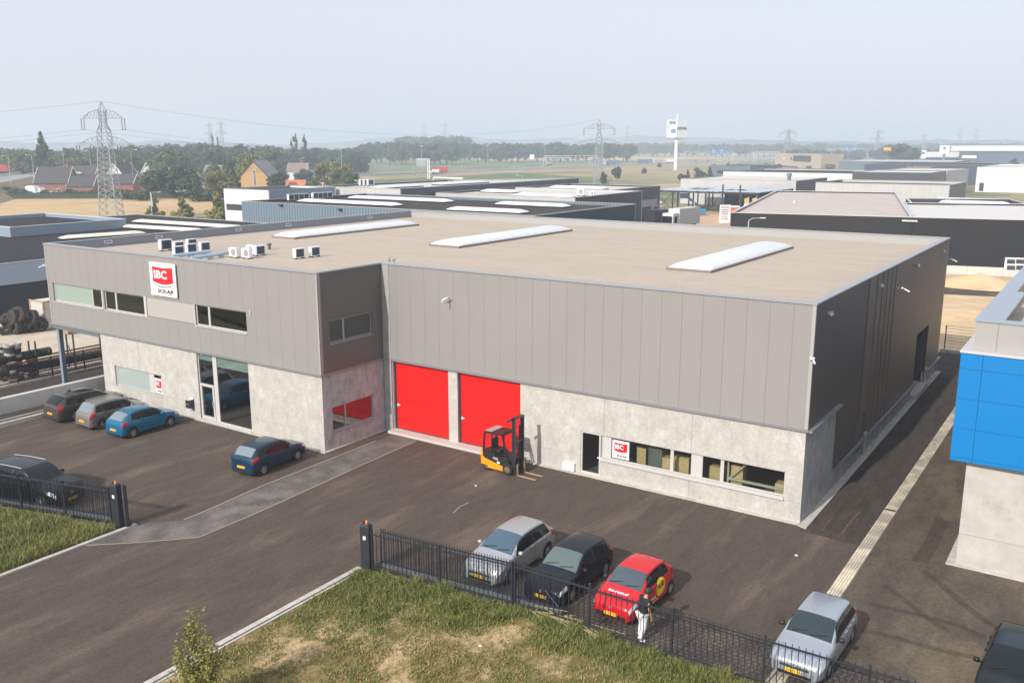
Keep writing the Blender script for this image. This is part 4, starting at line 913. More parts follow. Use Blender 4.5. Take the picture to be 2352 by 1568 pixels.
for sd, b0 in ((1,(.23,.21,.85)),(-1,(.17,-.235,.85))):
    m = MB(); b0 = Vector(b0); m.obox(b0+Vector((.01,0,-.045)), .026, .014, .042)
    for k in range(4):
        x = b0.x-.018+k*.014; L_ = (.052,.062,.058,.045)[k]; m.tube((x,b0.y,b0.z-.08),(x+.006,b0.y-sd*.006,b0.z-.08-L_*.6),.0085,.008,6); m.tube((x+.006,b0.y-sd*.006,b0.z-.08-L_*.6),(x+.008,b0.y-sd*.02,b0.z-.08-L_),.008,.006,6)
    m.tube((b0.x+.03,b0.y,b0.z-.02),(b0.x+.052,b0.y-sd*.008,b0.z-.065),.010,.008,6); m.build('hand', skin, pr, smooth=True, angle=50)
pr.location = (48.3,-7.42,0); pr.rotation_euler = (0,0,R(62)); pr.scale = (1.03,1.03,1.03)
# ---------------------------------------------------------------- fences and gates
def pfence(name, label, cat, pts_top, x_pick=.115, h=1.72, post_every=3., group=None, z0=.08, col_=None, w=.022, posts=True, spear=.13, lowrail=.22, toprail=None, label2=None):
    (a, b) = pts_top; a = Vector((*a,0)); b = Vector((*b,0)); L_ = (b-a).length; d = (b-a).normalized()
    t = thing(name, label, cat, (a.x,a.y,0), 0, group); c = col_ or darkmet
    tr = toprail or h-spear
    m = MB(); m.bar(a+Vector((0,0,tr)), b+Vector((0,0,tr)), .045, .05); m.build('rail', c, t)
    m = MB(); m.bar(a+Vector((0,0,lowrail)), b+Vector((0,0,lowrail)), .045, .05); m.build('rail', c, t)
    n_ = int(L_/x_pick); m = MB()
    for i in range(n_+1):
        p = a+d*(L_*i/n_); m.bar(p+Vector((0,0,z0)), p+Vector((0,0,h)), w)
    m.build('pickets', c, t)
    if posts:
        k = max(1, round(L_/post_every))
        for i in range(k+1):
            p = a+d*(L_*i/k); m = MB(); m.box(p.x-.035,p.x+.035,p.y-.035,p.y+.035,-.05,h+.05); m.box(p.x-.04,p.x+.04,p.y-.04,p.y+.04,h+.05,h+.065); m.build('post', c, t)
    return t
pfence('picket_fence', 'dark steel picket fence left of the gateway', 'fence', ((25.2,-11.95),(1.0,-18.6)), post_every=2.55, x_pick=.19)
pfence('picket_fence', 'dark steel picket fence with doubled bars beside the sliding gate', 'fence', ((37.58,-8.87),(43.5,-8.05)), post_every=2.96, x_pick=.19)
pfence('picket_fence', 'long dark steel picket fence in front of the parked cars', 'fence', ((43.62,-8.05),(67.4,-7.5)), post_every=2.97, x_pick=.198)
g = pfence('sliding_gate', 'dark steel sliding gate leaf drawn back behind the fence', 'gate', ((37.6,-8.38),(45.3,-7.60)), posts=False, h=1.66, lowrail=.3, label2=None)
m = MB(); m.bar((37.6,-8.38,.16),(45.3,-7.60,.16),.1,.12); m.build('track_beam', PM('gate beam', (.16,.18,.2), rough=.35, metal=.4), g)
m = MB(); m.bar((45.3,-7.60,.2),(44.6,-7.67,.85),.025); m.build('brace', PM('gate beam',(0,0,0)), g)
g = pfence('sliding_gate', 'dark steel gate leaf with light beam behind the left fence', 'gate', ((25.35,-11.55),(15.2,-14.3)), posts=False, h=1.6, lowrail=.3)
m = MB(); m.bar((25.35,-11.55,.16),(15.2,-14.3,.16),.1,.12); m.build('track_beam', PM('gate beam',(0,0,0)), g)
for (x, y, lab) in ((37.32,-8.9,'dark gate pillar with orange lamp right of the driveway'),(25.55,-11.85,'dark gate pillar with orange lamp left of the driveway')):
    t = thing('gate_pillar', lab, 'gate pillar', (x,y,0), 0, 'gate pillars at the driveway'); a = .24
    m = MB(); M_ = Matrix.Rotation(a,3,'Z')
    m.obox((x,y,.97),.2,.15,.97,M_); m.obox((x,y,1.965),.17,.12,.03,M_); o = m.build('housing', darkmet, t)
    md = o.modifiers.new('bv','BEVEL'); md.width = .03; md.segments = 2
    m = MB(); m.tube((x+.04,y,1.99),(x+.04,y,2.08),.05,.045,12); m.tube((x+.04,y,2.08),(x+.04,y,2.13),.045,.012,12); m.build('lamp', orange, t)
    m = MB(); m.tube((x-.1,y,1.99),(x-.1,y,2.06),.04,n=10); m.build('sensor', blackp, t)
    p = Vector((x,y,1.45))+M_@Vector((.0,-.156,0)); m = MB(); m.obox(p,.055,.006,.07,M_); m.build('notice', white, t)
    p = Vector((x,y,1.05))+M_@Vector((.0,-.153,0)); m = MB(); m.obox(p,.19,.004,.004,M_); m.build('panel_joint', blackp, t)
t = thing('gate_catch', 'slim double gate catch post at the left pillar', 'gate post', (25.8,-11.7,0))
for dx in (0,.12):
    m = MB(); m.box(25.82+dx,25.88+dx,-11.68,-11.62,0,1.95); m.build('post', darkmet, t)
m = MB(); m.box(25.88,25.94,-11.67,-11.63,1.6,1.66); m.box(25.8,26.02,-11.75,-11.55,0,.3); m.build('catch', darkmet, t)
# low retaining wall and the fence of the tyre yard
m = MB(); m.box(3.85,4.25,-22,5.5,-.1,.95); o = m.build('retaining_wall', PM('retaining concrete', (.48,.47,.44), (.56,.55,.52), .6, rough=.85, bump=.2, bsc=8, seams=[('Y',3.2,.4,.03)], seamcol=.6)); tag(o, 'low pale concrete retaining wall beside the left parking row', 'wall')
pfence('yard_fence', 'dark bar fence along the tyre yard behind the steel column', 'fence', ((-2.0,8),(-2.0,-14)), h=1.5, post_every=2.5)
# ---------------------------------------------------------------- tyre yard on the left
def tyre_proto(name, r, w, lugs, cat):
    t = thing(name, 'x', cat, (0,0,0))
    m = MB(); prof = [(r*.52,-w*.42),(r*.6,-w*.5),(r*.85,-w*.5),(r*.95,-w*.38),(r*.96,w*.38),(r*.85,w*.5),(r*.6,w*.5),(r*.52,w*.42),(r*.52,-w*.42)]
    m.lathe(prof,(0,0,0),'Z',26); m.build('carcass', PM('old tyre', (.022,.021,.020), (.055,.048,.040), 4, rough=.9, obj=True), t, smooth=True, angle=45)
    if lugs:
        m = MB(); n_ = 18
        for k in range(n_):
            for sd in (1,-1):
                a = 2*math.pi*(k+(.5 if sd>0 else 0))/n_; d = Vector((math.cos(a),math.sin(a),0)); a2 = a+.22; d2 = Vector((math.cos(a2),math.sin(a2),0))
                m.bar(d*r*.975+Vector((0,0,sd*w*.48)), d2*r*.985+Vector((0,0,0)), .06, .05)
        m.build('tread', PM('tread dusty', (.085,.072,.058), rough=.9), t)
    return t
big = tyre_proto('tractor_tyre', .72, .5, True, 'tyre')
px_ = [(10.5,768,0,64,1.),(35,766,0,8,1.05),(49,763,0,14,1.1),(66.5,760,0,20,1.0),(80,755,.12,-5,1.),(94.5,760,0,74,.88),(42,721,1.75,25,.95),(29,729,1.45,5,.95),(17.5,735,1.2,15,.9),(75,729,1.3,0,.95),(58,740,.9,30,1.),(3,742,.75,50,.9)]
lb_ = ['tractor tyre seen face on at the left edge of the pile','tractor tyre with clear lugs just right of the face-on one','tractor tyre standing third from the left edge','dark tractor tyre in the middle of the front row','tractor tyre leaning left of the right end tyre','smaller tractor tyre facing front at the right end by the container','topmost tractor tyre of the pile','tractor tyre just left below the topmost one','tractor tyre at the upper left of the pile','tractor tyre leaning against the white container','tractor tyre half hidden in the middle of the pile','tractor tyre at the back left behind the face-on one']
for i, (px,py,zc,th_,s_) in enumerate(px_):
    o = big if i == 0 else dup(big,(0,0,0),0,lb_[i],group='tractor tyres in the yard')
    x,y = G(px,py,zc); z = zc+.7*s_ if zc < .2 else zc
    o['label'] = lb_[i]; o['group'] = 'tractor tyres in the yard'; o.location = (x,y,z); o.rotation_euler = (R(90-(0 if zc<.2 else 14)),0,R(th_)); o.scale = (s_,)*3
small = tyre_proto('car_tyre', .33, .2, False, 'tyre')
wh = PM('rim white', (.6,.6,.57), rough=.5); m = MB(); m.lathe([(.17,-.07),(.20,.0),(.17,.07)],(0,0,0),'Z',16); m.build('rim', wh, small)
n = 0
def lay(x, y, z, rot, lab, grp):
    global n
    o = small if n == 0 else dup(small,(0,0,0),0,lab,group=grp)
    o['label'] = lab; o['group'] = grp; o.location = (x,y,z); o.rotation_euler = tuple(R(a) for a in rot); n += 1
small2 = tyre_proto('car_tyre', .36, .2, False, 'tyre'); small2.children[0].data.materials[0] = PM('white wrapped tyre', (.55,.54,.50), (.25,.24,.22), 6, rough=.7)
n2_ = 0
for (px,py,hh,lab) in ((14,872,13,'car tyre in the leftmost tall stack by the yard fence'),(30,874,13,'car tyre in the tall middle stack by the yard fence'),(46,870,13,'car tyre in the right tall stack by the yard fence'),(76,862,7,'car tyre in the short stack left of the rusty rack')):
    x,y = G(px,py,0)
    x = min(x,-2.7)
    for k in range(hh):
        P_ = (x+random.uniform(-.05,.05), y+random.uniform(-.05,.05), .1+k*.2); rot_ = (random.uniform(-3,3),random.uniform(-3,3),0)
        if (k+int(px))%3 == 0 or k == hh-1:
            l2 = lab.replace('car tyre','white banded tyre'); o = small2 if n2_ == 0 else dup(small2,(0,0,0),0,l2); n2_ += 1
            o['label'] = l2; o['group'] = l2.replace('tyre','tyres'); o.location = P_; o.rotation_euler = tuple(R(a) for a in rot_)
        else: lay(*P_, rot_, lab, lab.replace('car tyre in','car tyres of'))
rk2 = thing('tyre_rack', 'rusty red tyre rack with dark uprights behind the yard fence', 'rack', (-3.2,1,0))
rust = PM('rust red', (.24,.055,.025), (.15,.04,.02), 4, rough=.7)
for y in (-2.6,.2,3.0,5.6):
    m = MB(); m.bar((-3.0,y,0),(-3.0,y,2.6 if y<5 else 1.9),.09); m.bar((-3.9,y,0),(-3.9,y,2.5),.09); m.bar((-3.0,y,.5),(-3.9,y,1.9),.05); m.build('rack_frame', PM('rack dark', (.05,.06,.07)), rk2)
for z in (.35,1.25):
    m = MB(); m.bar((-3.0,-2.6,z),(-3.0,5.6,z),.1); m.bar((-3.9,-2.6,z),(-3.9,5.6,z),.1); m.build('rack_beam', rust, rk2)
for k in range(34):
    lay(-3.45, -2.3+k*.235, .66 , (90,0,0), 'dark car tyre standing in the lower row of the rusty rack', 'car tyres in the lower rack row')
for k in range(16):
    lay(-3.45, -2.4+k*.25, 1.6, (90,0,random.uniform(-5,5)), 'dark car tyre standing on the upper shelf of the rusty rack', 'car tyres on the upper rack shelf')
ct = thing('shipping_container', 'white storage container with rusty frame by the tractor tyres', 'container', (-20,11,0))
m = MB()
x0,x1,y0,y1 = -21.2,-18.9,9.5,18.
rows = []
def corr(a0, a1, n_, f):
    rr = []
    for i in range(n_*4+1):
        a = a0+(a1-a0)*i/(n_*4); o_ = .04 if (i % 4) in (0,1) else 0
        rr.append((a,o_))
    return [[f(a,o_,.15) for a,o_ in rr],[f(a,o_,2.45) for a,o_ in rr]]
m.grid(corr(x0,x1,5,lambda a,o_,z:(a,y0+o_,z))); m.grid(corr(y0,y1,16,lambda a,o_,z:(x1-o_,a,z))); m.box(x0,x1-.06,y0+.06,y1,.1,2.5); m.build('container_wall', PM('container white', (.60,.60,.58), (.5,.46,.42), 2, rough=.6), ct)
m = MB()
for x in (x0,x1-.12):
    for y in (y0-.02,y1-.12): m.box(x,x+.14,y,y+.14,0,2.6)
m.box(x0+.14,x1-.12,y0-.02,y0+.08,2.46,2.6); m.box(x0+.14,x1-.12,y0-.02,y0+.08,.0,.14); m.box(x1-.1,x1+.02,y0+.12,y1-.12,2.46,2.6); m.box(x1-.1,x1+.02,y0+.12,y1-.12,0,.14)
m.build('container_frame', PM('container rust', (.36,.17,.07), (.5,.4,.3), 3, rough=.8), ct)
pl = MB()
for k in range(7): pl.box(-16.6,-15.5,9.6,10.7,.02+k*.16,.10+k*.16); pl.box(-16.5,-16.4,9.65,10.65,.10+k*.16,.18+k*.16); pl.box(-15.7,-15.6,9.65,10.65,.10+k*.16,.18+k*.16)
tag(pl.build('pallet_stack', wood), 'stack of wooden pallets near the rusty container', 'pallet')
# ---------------------------------------------------------------- neighbouring halls on the left
def hall(name, label, corners, z1, wallm, roofmat, parap=.35, z0=0, wallm2=None, cop=None, group=None, drop=.0):
    """corners CCW: front-left, front-right, back-right, back-left (world x,y)"""
    t = thing(name, label, 'building', (corners[0][0], corners[0][1], 0), 0, group)
    P = [Vector((c[0],c[1],0)) for c in corners]; cen = sum(P, Vector())/len(P); th = .25
    for i in range(len(P)):
        a, b = P[i], P[(i+1)%len(P)]; d = (b-a).normalized(); n_ = Vector((d.y,-d.x,0))
        m = MB(); e = th if i%2 else 0
        a_, b_ = a+d*e, b-d*e
        m.prism([tuple(a_)[:2],tuple(b_)[:2],tuple(b_-n_*th)[:2],tuple(a_-n_*th)[:2]], z0, z1)
        m.build('wall', wallm2 if (wallm2 and i%2) else wallm, t)
    m = MB(); m.poly([(*(p+(cen-p).normalized()*.2)[:2], z1-parap) for p in P]); m.build('roof', roofmat, t)
    m = MB()
    for i in range(len(P)):
        a, b = P[i], P[(i+1)%len(P)]; d = (b-a).normalized(); n_ = Vector((d.y,-d.x,0)); e = .3 if i%2 else -.05
        a_, b_ = a+d*e, b-d*e; m.prism([tuple(a_+n_*.05)[:2],tuple(b_+n_*.05)[:2],tuple(b_-n_*.3)[:2],tuple(a_-n_*.3)[:2]], z1+.001, z1+.08)
    m.build('roof_coping', cop or trimg, t)
    return t
def vault(parent, a, b, w, z, m_, h=.5, n_=10):
    h *= .75
    a, b = Vector((*a,0)), Vector((*b,0)); d = (b-a).normalized(); s = Vector((-d.y,d.x,0)); L_ = (b-a).length
    mb = MB(); rows = []
    for f, q_ in ((0,.0),(.3,.6),(1.,1),(L_-1.,1),(L_-.3,.6),(L_,0)):
        rows.append([tuple(a+d*f-s*(w/2*math.cos(math.pi*k/n_))+Vector((0,0,z+.2+h*math.sin(math.pi*k/n_)*q_))) for k in range(n_+1)])
    mb.grid(rows); o = mb.build('rooflight', m_, parent, smooth=True)
    mb = MB(); q_ = [a-s*w/2,a+s*w/2,b+s*w/2,b-s*w/2]; mb.prism([tuple(p)[:2] for p in q_[::-1]], z, z+.2); mb.build('upstand', blackp, o)
    return o
rib = PM('ribbed blue grey', (.16,.22,.27), None, rough=.5, seams=[('X',.55,0,.16),('Y',.55,0,.16)], seamcol=.5)
navy = PM('navy cladding', (.006,.012,.020), (.010,.017,.026), .1, rough=.6)
bandm = PM('pale blue band', (.20,.33,.47), (.30,.30,.30), .35, rough=.35, seams=[('Y',.3,0,.06)], seamcol=.8)
def conv(x8, y8, z8, z): # same pixel at another height
    k = (H0-z)/(H0-z8); return (CX+(x8-CX)*k, CY+(y8-CY)*k)
# tyre dealer's hall: dark walls, dark roof, pale fascia
xe = -29.0; yf = -14
t = hall('tyre_hall', 'low dark hall with pale blue fascia and cream rooflights behind the tyre yard', [(-76,yf),(xe,yf),(xe,57.5),(-76,57.5)], 5.0, navy, roofdark, .05)
m = MB(); m.box(xe+.01,xe+.1,yf,40,3.0,4.98); m.build('fascia', PM('corrugated fascia', (.33,.41,.50), rough=.4, seams=[('Z',.11,0,.03)], seamcol=.7), t)
for a,b in (((137,543),(330,530)),((283,516),(462,526)),((313,504),(556,519))):
    A_, B_ = G(*a,5.4), G(*b,5.4); vault(t, A_, B_, 1.9, 4.96, domec, .45)
hall('workshop_block', 'raised dark roofed block with shimmering blue band left of the warehouse', [(-75.5,25.6),(-55,25.6),(-55,41.5),(-75.5,41.5)], 6.2, bandm, roofdark, .45, z0=5.0, cop=PM('pale coping', (.55,.62,.66)))
# ---------------------------------------------------------------- halls behind the warehouse
def PYf(x, y, Y0):
    r = ray(x, y); t = (Y0-CY)/r[1]; return (CX+r[0]*t, H0+r[2]*t)
def rpl(x, y, P, n_):
    """ray meets vertical plane through P with horizontal normal n_"""
    r = ray(x, y); t = ((P[0]-CX)*n_[0]+(P[1]-CY)*n_[1])/(r[0]*n_[0]+r[1]*n_[1]); return Vector((CX+r[0]*t, CY+r[1]*t, H0+r[2]*t))
def panel_on(parent, name, px, P, n_, m, e=.03, sill=None):
    """flat pane (part) on a wall plane given its picture corners (left, top, right, bottom)"""
    l, t_, r_, b_ = px; a = rpl(l, t_, P, n_); c = rpl(r_, b_, P, n_); N_ = Vector((n_[0], n_[1], 0)).normalized()
    lo, hi = min(a.z, c.z), max(a.z, c.z); o = N_*e
    mb = MB(); A_ = Vector((a.x,a.y,0)); C_ = Vector((c.x,c.y,0)); q_ = [A_-o*.9, C_-o*.9, C_+o, A_+o]
    mb.prism([tuple(v)[:2] for v in q_], lo, hi); ob = mb.build(name, m, parent, fixn=True); return ob
gw = PM('hall white', (.66,.66,.65), (.72,.72,.71), .2, rough=.6); gl_ = PM('hall light grey', (.45,.44,.425), (.5,.49,.475), .3, rough=.6, seams=[('X',1.2,0,.07)], seamcol=.85)
gd = PM('hall dark grey', (.040,.044,.052), (.052,.056,.064), .3, rough=.5); gb = PM('hall blue', (.02,.045,.068), rough=.45, seams=[('Y',.6,0,.12)], seamcol=.8)
gs = PM('hall slate', (.10,.135,.17), (.12,.155,.19), .2, rough=.5); winb = PM('far window', (.05,.06,.07), rough=.15); gst = PM('hall anthracite', (.005,.010,.018), (.014,.011,.010), .15, rough=.4, seams=[('X',3,0,.05)], seamcol=.7)
t = hall('factory_hall', 'hall with dark roof, four white rooflights and ribbed blue grey walls', [(-50,57.5),(2.3,57.5),(2.3,84),(-50,84.5)], 8, rib, roofbrown, .35, wallm2=gb)
for a,b in (((700,460),(909,471)),((820,452),(1022,463)),((1036,479),(1206,487)),((1143,467),(1306,473))):
    A_,B_ = G(*a,7.9),G(*b,7.9); ym = (A_[1]+B_[1])/2; vault(t,(A_[0],ym),(B_[0],ym),2.4,7.66,domex,.5)
for (px,py) in ((647,471),(783,481)):
    x,z = PYf(px,py,57.5); m = MB(); m.box(x-.3,x+.3,57.1,57.5,z-.1,z+.1); m.build('wall_lamp', darkmet, t)
for i in range(8):
    y = 66.6+i*1.05+(1.0 if i>3 else 0)
    dup(ap,(-49.3,y,7.7),-.05,'white outdoor unit in the row of eight on the dark roofed hall',1.25,group='row of outdoor units beside the white hall')
t = hall('office_hall', 'tall white hall with blue grey shaded sides and black window band at the left', [(-68.5,69),(-57.2,69),(-56.8,84),(-68.5,84)], 9, gw, roofbrown, .3, wallm2=PM('hall white shaded', (.26,.33,.40), rough=.5))  # side walls: blue grey shade on white, put into the wall colour
x0_,z1_ = PYf(520,468,69); x1_,z0_ = PYf(561,484,69); m = MB(); m.box(x0_,x1_,68.94,68.99,z0_,z1_); m.build('window_band', winb, t)
t = hall('pale_hall', 'long pale hall with beige roof and dark side wall beyond the white hall', [(-62.4,84.8),(-42.4,84.8),(-42.6,146),(-61.5,122)], 9, gl_, rooflt, .3, wallm2=PM('hall blue black', (.045,.06,.08), rough=.45))
vault(t,(-50.5,87.5),(-50.5,99),3,8.7,dome,.5); vault(t,(-50.5,105),(-50.5,120),3,8.7,dome,.5)
for y in (89,100,112,126): m = MB(); m.box(-42.38,-42.2,y-.5,y+.5,7.6,7.8); m.build('wall_lamp', white, t)
for i in range(3):
    x,y = G(833+i*9,427,8.7); dup(ap,(x,y,8.7),-.3,'white outdoor unit at the far edge of the pale hall roof',1.5,group='three outdoor units on the pale hall')
m = MB(); x,y = G(1030,416,8.8); m.tube((x-4,y,9.4),(x+4,y,9.4),.25); m.tube((x-4,y,8.7),(x-4,y,9.4),.25); m.build('roof_duct', triml, t)
t = hall('grey_hall', 'beige roofed grey hall with dark right wall and three white rooflights', [(-42.0,93.8),(-13.2,93.5),(-13.8,119),(-42,119)], 8, gl_, rooflt, .3, wallm2=gd)
for a,b in (((1184,448),(1308,453)),((1112,439),(1178,442))): A_,B_=G(*a,7.9),G(*b,7.9); vault(t,A_,(B_[0],A_[1]),3,7.7,domex,.6)
x,y = G(1335,449,7.8); dup(ap,(x,y,7.7),1.4,'single white outdoor unit near the edge of the grey hall',1.6); dup(ap,(x+2.0,y+.3,7.7),1.4,'dark pipe cased unit right of the single one on the grey hall',1.0)
t = hall('grey_hall_annex', 'rear part of the dark walled hall with a row of windows', [(-42,119.3),(-20.3,119.3),(-20.5,141),(-42,141)], 8, gd, rooflt, .3)
A_,B_=G(1268,430,7.9),G(1383,434,7.9); vault(t,A_,(B_[0],A_[1]),3,7.7,domex,.6)
panel_on(t,'window_row',(1467,461,1509,472),(-20.3,120),(1,0),PM('window silver', (.30,.31,.32), rough=.3)); panel_on(t,'window',(1441,471,1453,484),(-13.3,100),(1,0),winb)
hall('stone_shed', 'low dark shed with stone end beyond the pale hall', [(-113,214),(-99.8,217),(-100.7,247),(-113,244)], 5, PM('rubble stone', (.32,.29,.25), (.16,.14,.12), 1.5, rough=.9), roofdark, .3, wallm2=gd)
# steel frame under construction
t = thing('steel_frame', 'open steel frame of an unfinished hall with pale roof sheets', 'building frame', (-38.5,178,0))
for x in [-38.5+26*k/6 for k in range(7)]:
    for y in (178,191,204.5):
        m = MB(); m.box(x-.15,x+.15,y-.15,y+.15,0,5.1 if y>178 else 7.0 if round(x)%2 else 5.2); m.build('column', darkmet, t)
m = MB()
for y in (178,191,204.5): m.bar((-38.7,y,5.0),(-12.3,y,5.0),.25,.4)
for k in range(9): m.bar((-38.5+3.25*k,178,5.15),(-38.5+3.25*k,204.5,5.15),.14,.2)
m.build('roof_beam', darkmet, t)
m = MB()
for (a0,a1,b0,b1) in ((-39,-12,178,185),(-39,-34,185.1,204.5),(-28.5,-24,185.1,204.5),(-18,-12,185.1,204.5),(-33.9,-28.6,195,204.5),(-23.9,-18.1,193,204.5)): m.box(a0,a1,b0,b1,5.28,5.36)
m.build('roof_sheet', PM('roof sheet', (.45,.53,.60), rough=.4, seams=[('X',.5,0,.12)], seamcol=.75), t)
m = MB()
for x in (-38.5,-25.5,-17): m.bar((x,178,.2),(x+4.3,178,4.8),.1); m.bar((x+4.3,178,.2),(x,178,4.8),.1)
m.build('cross_brace', darkmet, t)
m = MB(); 
for z in (6.1,6.6): m.bar((-38.5,178,z),(-12.5,178,z),.05); m.bar((-12.5,178,z),(-12.5,204,z),.05)
m.build('guard_rail', PM('rail pale', (.6,.58,.5)), t)
m = MB(); m.box(-30,-12.6,203,203.3,0,4.5); m.build('back_wall', gd, t)
t = hall('low_roof_hall', 'wide low hall with pale parapet behind the steel frame', [(-46,209.5),(-13.2,209.5),(-13.4,240),(-46,240)], 7, gl_, rooflt, .2, wallm2=gd)
m = MB(); m.tube((-16.5,214,7),(-16.5,214,8.2),.5); m.tube((-16.5,214,8.2),(-16.5,214,8.9),.9,.6); m.build('roof_cowl', steelb, t)
t = hall('white_long_hall', 'long white walled hall with dark roof in the distance', [(-63,286),(-14.5,284),(-14.5,330),(-63,330)], 7, gw, roofdark, .2)
t = hall('slate_office', 'slate grey flat office block with white van shape on its roof', [(-113,395),(-93.5,400),(-93.5,440),(-113,440)], 6.6, gs, roofdark, .2, wallm2=gs)
m = MB(); m.box(-109,-98,394.2,394.6,3.6,4.8) if 0 else m.box(-108.5,-99.5,395.6,396.6,3.4,4.6); m.build('window', winb, t)
t = hall('ribbed_pale_hall', 'pale ribbed hall with brown side wall right of centre', [(1.3,176.3),(28.9,176.3),(29.1,198),(1.3,198)], 8, gl_, roofbrown, .5, wallm2=PM('hall brown', (.17,.15,.135), (.2,.18,.16), 1, rough=.6))
t = hall('dark_front_hall', 'dark fronted hall with pale roof behind the ribbed pale hall', [(-13,267),(9.5,270),(9.2,298),(-13,298)], 8, gd, rooflt, .15, wallm2=gd)
t = hall('pale_side_hall', 'pale walled extension behind the dark fronted hall', [(-10,298.3),(9.6,298.3),(12,328),(-10,328)], 8, gl_, rooflt, .1, wallm2=gl_)
t = hall('slate_long_hall', 'long slate grey hall with pale roof edge', [(-74,486),(-17,486),(-17,545),(-74,545)], 8, gs, rooflt, .1)
t = hall('navy_hall', 'dark navy hall between the pale halls and the big white hall', [(-40,398),(14.2,398),(14.2,450),(-40,450)], 8.2, PM('hall navy', (.045,.06,.09), rough=.5), roofdark, .2)
t = hall('brick_annex', 'small brown brick block before the navy hall', [(-17,372),(-8,372),(-8,384),(-17,384)], 7.5, PM('brown brick far', (.22,.16,.13), rough=.8), roofbrown, .2)
t = hall('white_big_hall', 'big white walled hall with dark door near the right edge', [(14.6,328),(75,333),(75,390),(14.6,390)], 8.7, PM('white cladding', (.70,.69,.67), rough=.55, seams=[('X',8,1,.25),('Z',2.4,.3,.05)], seamcol=.93), rooflt, .2)
panel_on(t,'dark_door',(2250,420,2258,439),(14.6,328),(-.08,1),winb,e=-.1)
t = thing('showroom', 'far flat showroom with deep white fascia at the right edge', 'building', (*VP(2186,336,930)[:2],0))
a = Vector(VP(2186,336,930)); b = Vector(VP(2420,336,900))
m = MB(); m.prism([tuple(a)[:2],tuple(b)[:2],(b.x-20,b.y+90),(a.x-20,a.y+90)],11,16.2); m.build('fascia', gw, t)
m = MB(); m.prism([(a.x+6,a.y+4),(b.x,b.y+4),(b.x-20,b.y+80),(a.x-10,a.y+80)],0,10.95); m.build('glass_front', PM('far dark glass', (.05,.08,.12), rough=.3), t)
t = thing('showroom', 'far white barred showroom left of the big flat fascia', 'building', (*VP(2118,336,820)[:2],0))
a = Vector(VP(2118,336,820)); b = Vector(VP(2207,336,820))
m = MB(); m.prism([tuple(a)[:2],tuple(b)[:2],(b.x-10,b.y+50),(a.x-10,a.y+50)],6,10.6); m.build('fascia', gw, t)
m = MB(); m.prism([(a.x+3,a.y+3),(b.x-2,b.y+3),(b.x-10,b.y+45),(a.x-6,a.y+45)],0,5.95); m.build('glass_front', PM('far dark glass',(0,0,0)), t)
t = thing('showroom', 'dark far showroom with a white stripe beside the barred one', 'building', (*VP(2210,336,800)[:2],0))
a = Vector(VP(2208,336,800)); b = Vector(VP(2250,336,790))
m = MB(); m.prism([tuple(a)[:2],tuple(b)[:2],(b.x-10,b.y+50),(a.x-10,a.y+50)],0,10); m.build('wall', PM('hall navy',(0,0,0)), t)
m = MB(); c1 = a*.9+b*.1; c2 = a*.1+b*.9; m.prism([(c1.x,c1.y-.6),(c2.x,c2.y-.6),(c2.x,c2.y-.3),(c1.x,c1.y-.3)],5.5,8); m.build('stripe', gw, t)
for (x,y,w_,lab) in ((2170,334,10,'white sign tower with a round badge over the far showrooms'),(2123,345,5,'small white pylon sign left of the barred showroom')):
    p = Vector(VP(x,336,780)); zt = VP(x,y,780)[2]; hw_ = w_*780/2062
    t = thing('sign_tower', lab, 'sign', (p.x,p.y,0)); m = MB(); m.prism([(p.x-hw_,p.y),(p.x+hw_,p.y),(p.x+hw_,p.y+1.5),(p.x-hw_,p.y+1.5)],zt-7,zt); m.build('board', gw, t)
    m = MB(); m.prism([(p.x-1,p.y+.5),(p.x+1,p.y+.5),(p.x+1,p.y+1.2),(p.x-1,p.y+1.2)],0,zt-7); m.build('post', steelb, t)
    m = MB(); m.lathe([(.01,0),(1.2,0)],(p.x,p.y-.1,zt-2.4),'Y',16); m.build('badge', steelb, t)
# tan office with round windows
P0, P1 = Vector((-180,700,0)), Vector((-125,634,0)); d_ = (P1-P0).normalized(); nn = Vector((d_.y,-d_.x,0)); 
t = hall('tan_office', 'tan office block with round windows and dark glass front', [(P0.x,P0.y),(P1.x,P1.y),(P1.x+12,P1.y+14),(P0.x+12,P0.y+14)], 10.4, PM('tan wall', (.46,.37,.28), rough=.7), roofdark, .2, wallm2=PM('tan side', (.35,.29,.24), rough=.7))
for px in ((1823,357,1862,372),(1790,380,1832,388),(1852,381,1864,388)): panel_on(t,'window_band',px,P0,(nn.x,nn.y),winb,.25)
for cx2 in (1801,1818):
    c = rpl(cx2,364,P0,(nn.x,nn.y)); m = MB(); k = [c+nn*.2+d_*1.3*math.cos(a)+Vector((0,0,1.3*math.sin(a))) for a in [2*math.pi*i/14 for i in range(14)]]; m.poly(k); m.poly([p-nn*.1 for p in k][::-1]); m.build('round_window', gw if cx2==1801 else winb, t)
a = rpl(1804,352,P0,(nn.x,nn.y)); m = MB(); m.prism([(a.x,a.y),(a.x+14*d_.x,a.y+14*d_.y),(a.x+14*d_.x+3,a.y+14*d_.y+4),(a.x+3,a.y+4)],10.4,13.4); m.build('roof_plant', PM('slatted roof box', (.08,.09,.11), rough=.6, seams=[('X',1.6,0,.4)], seamcol=2.2), t)
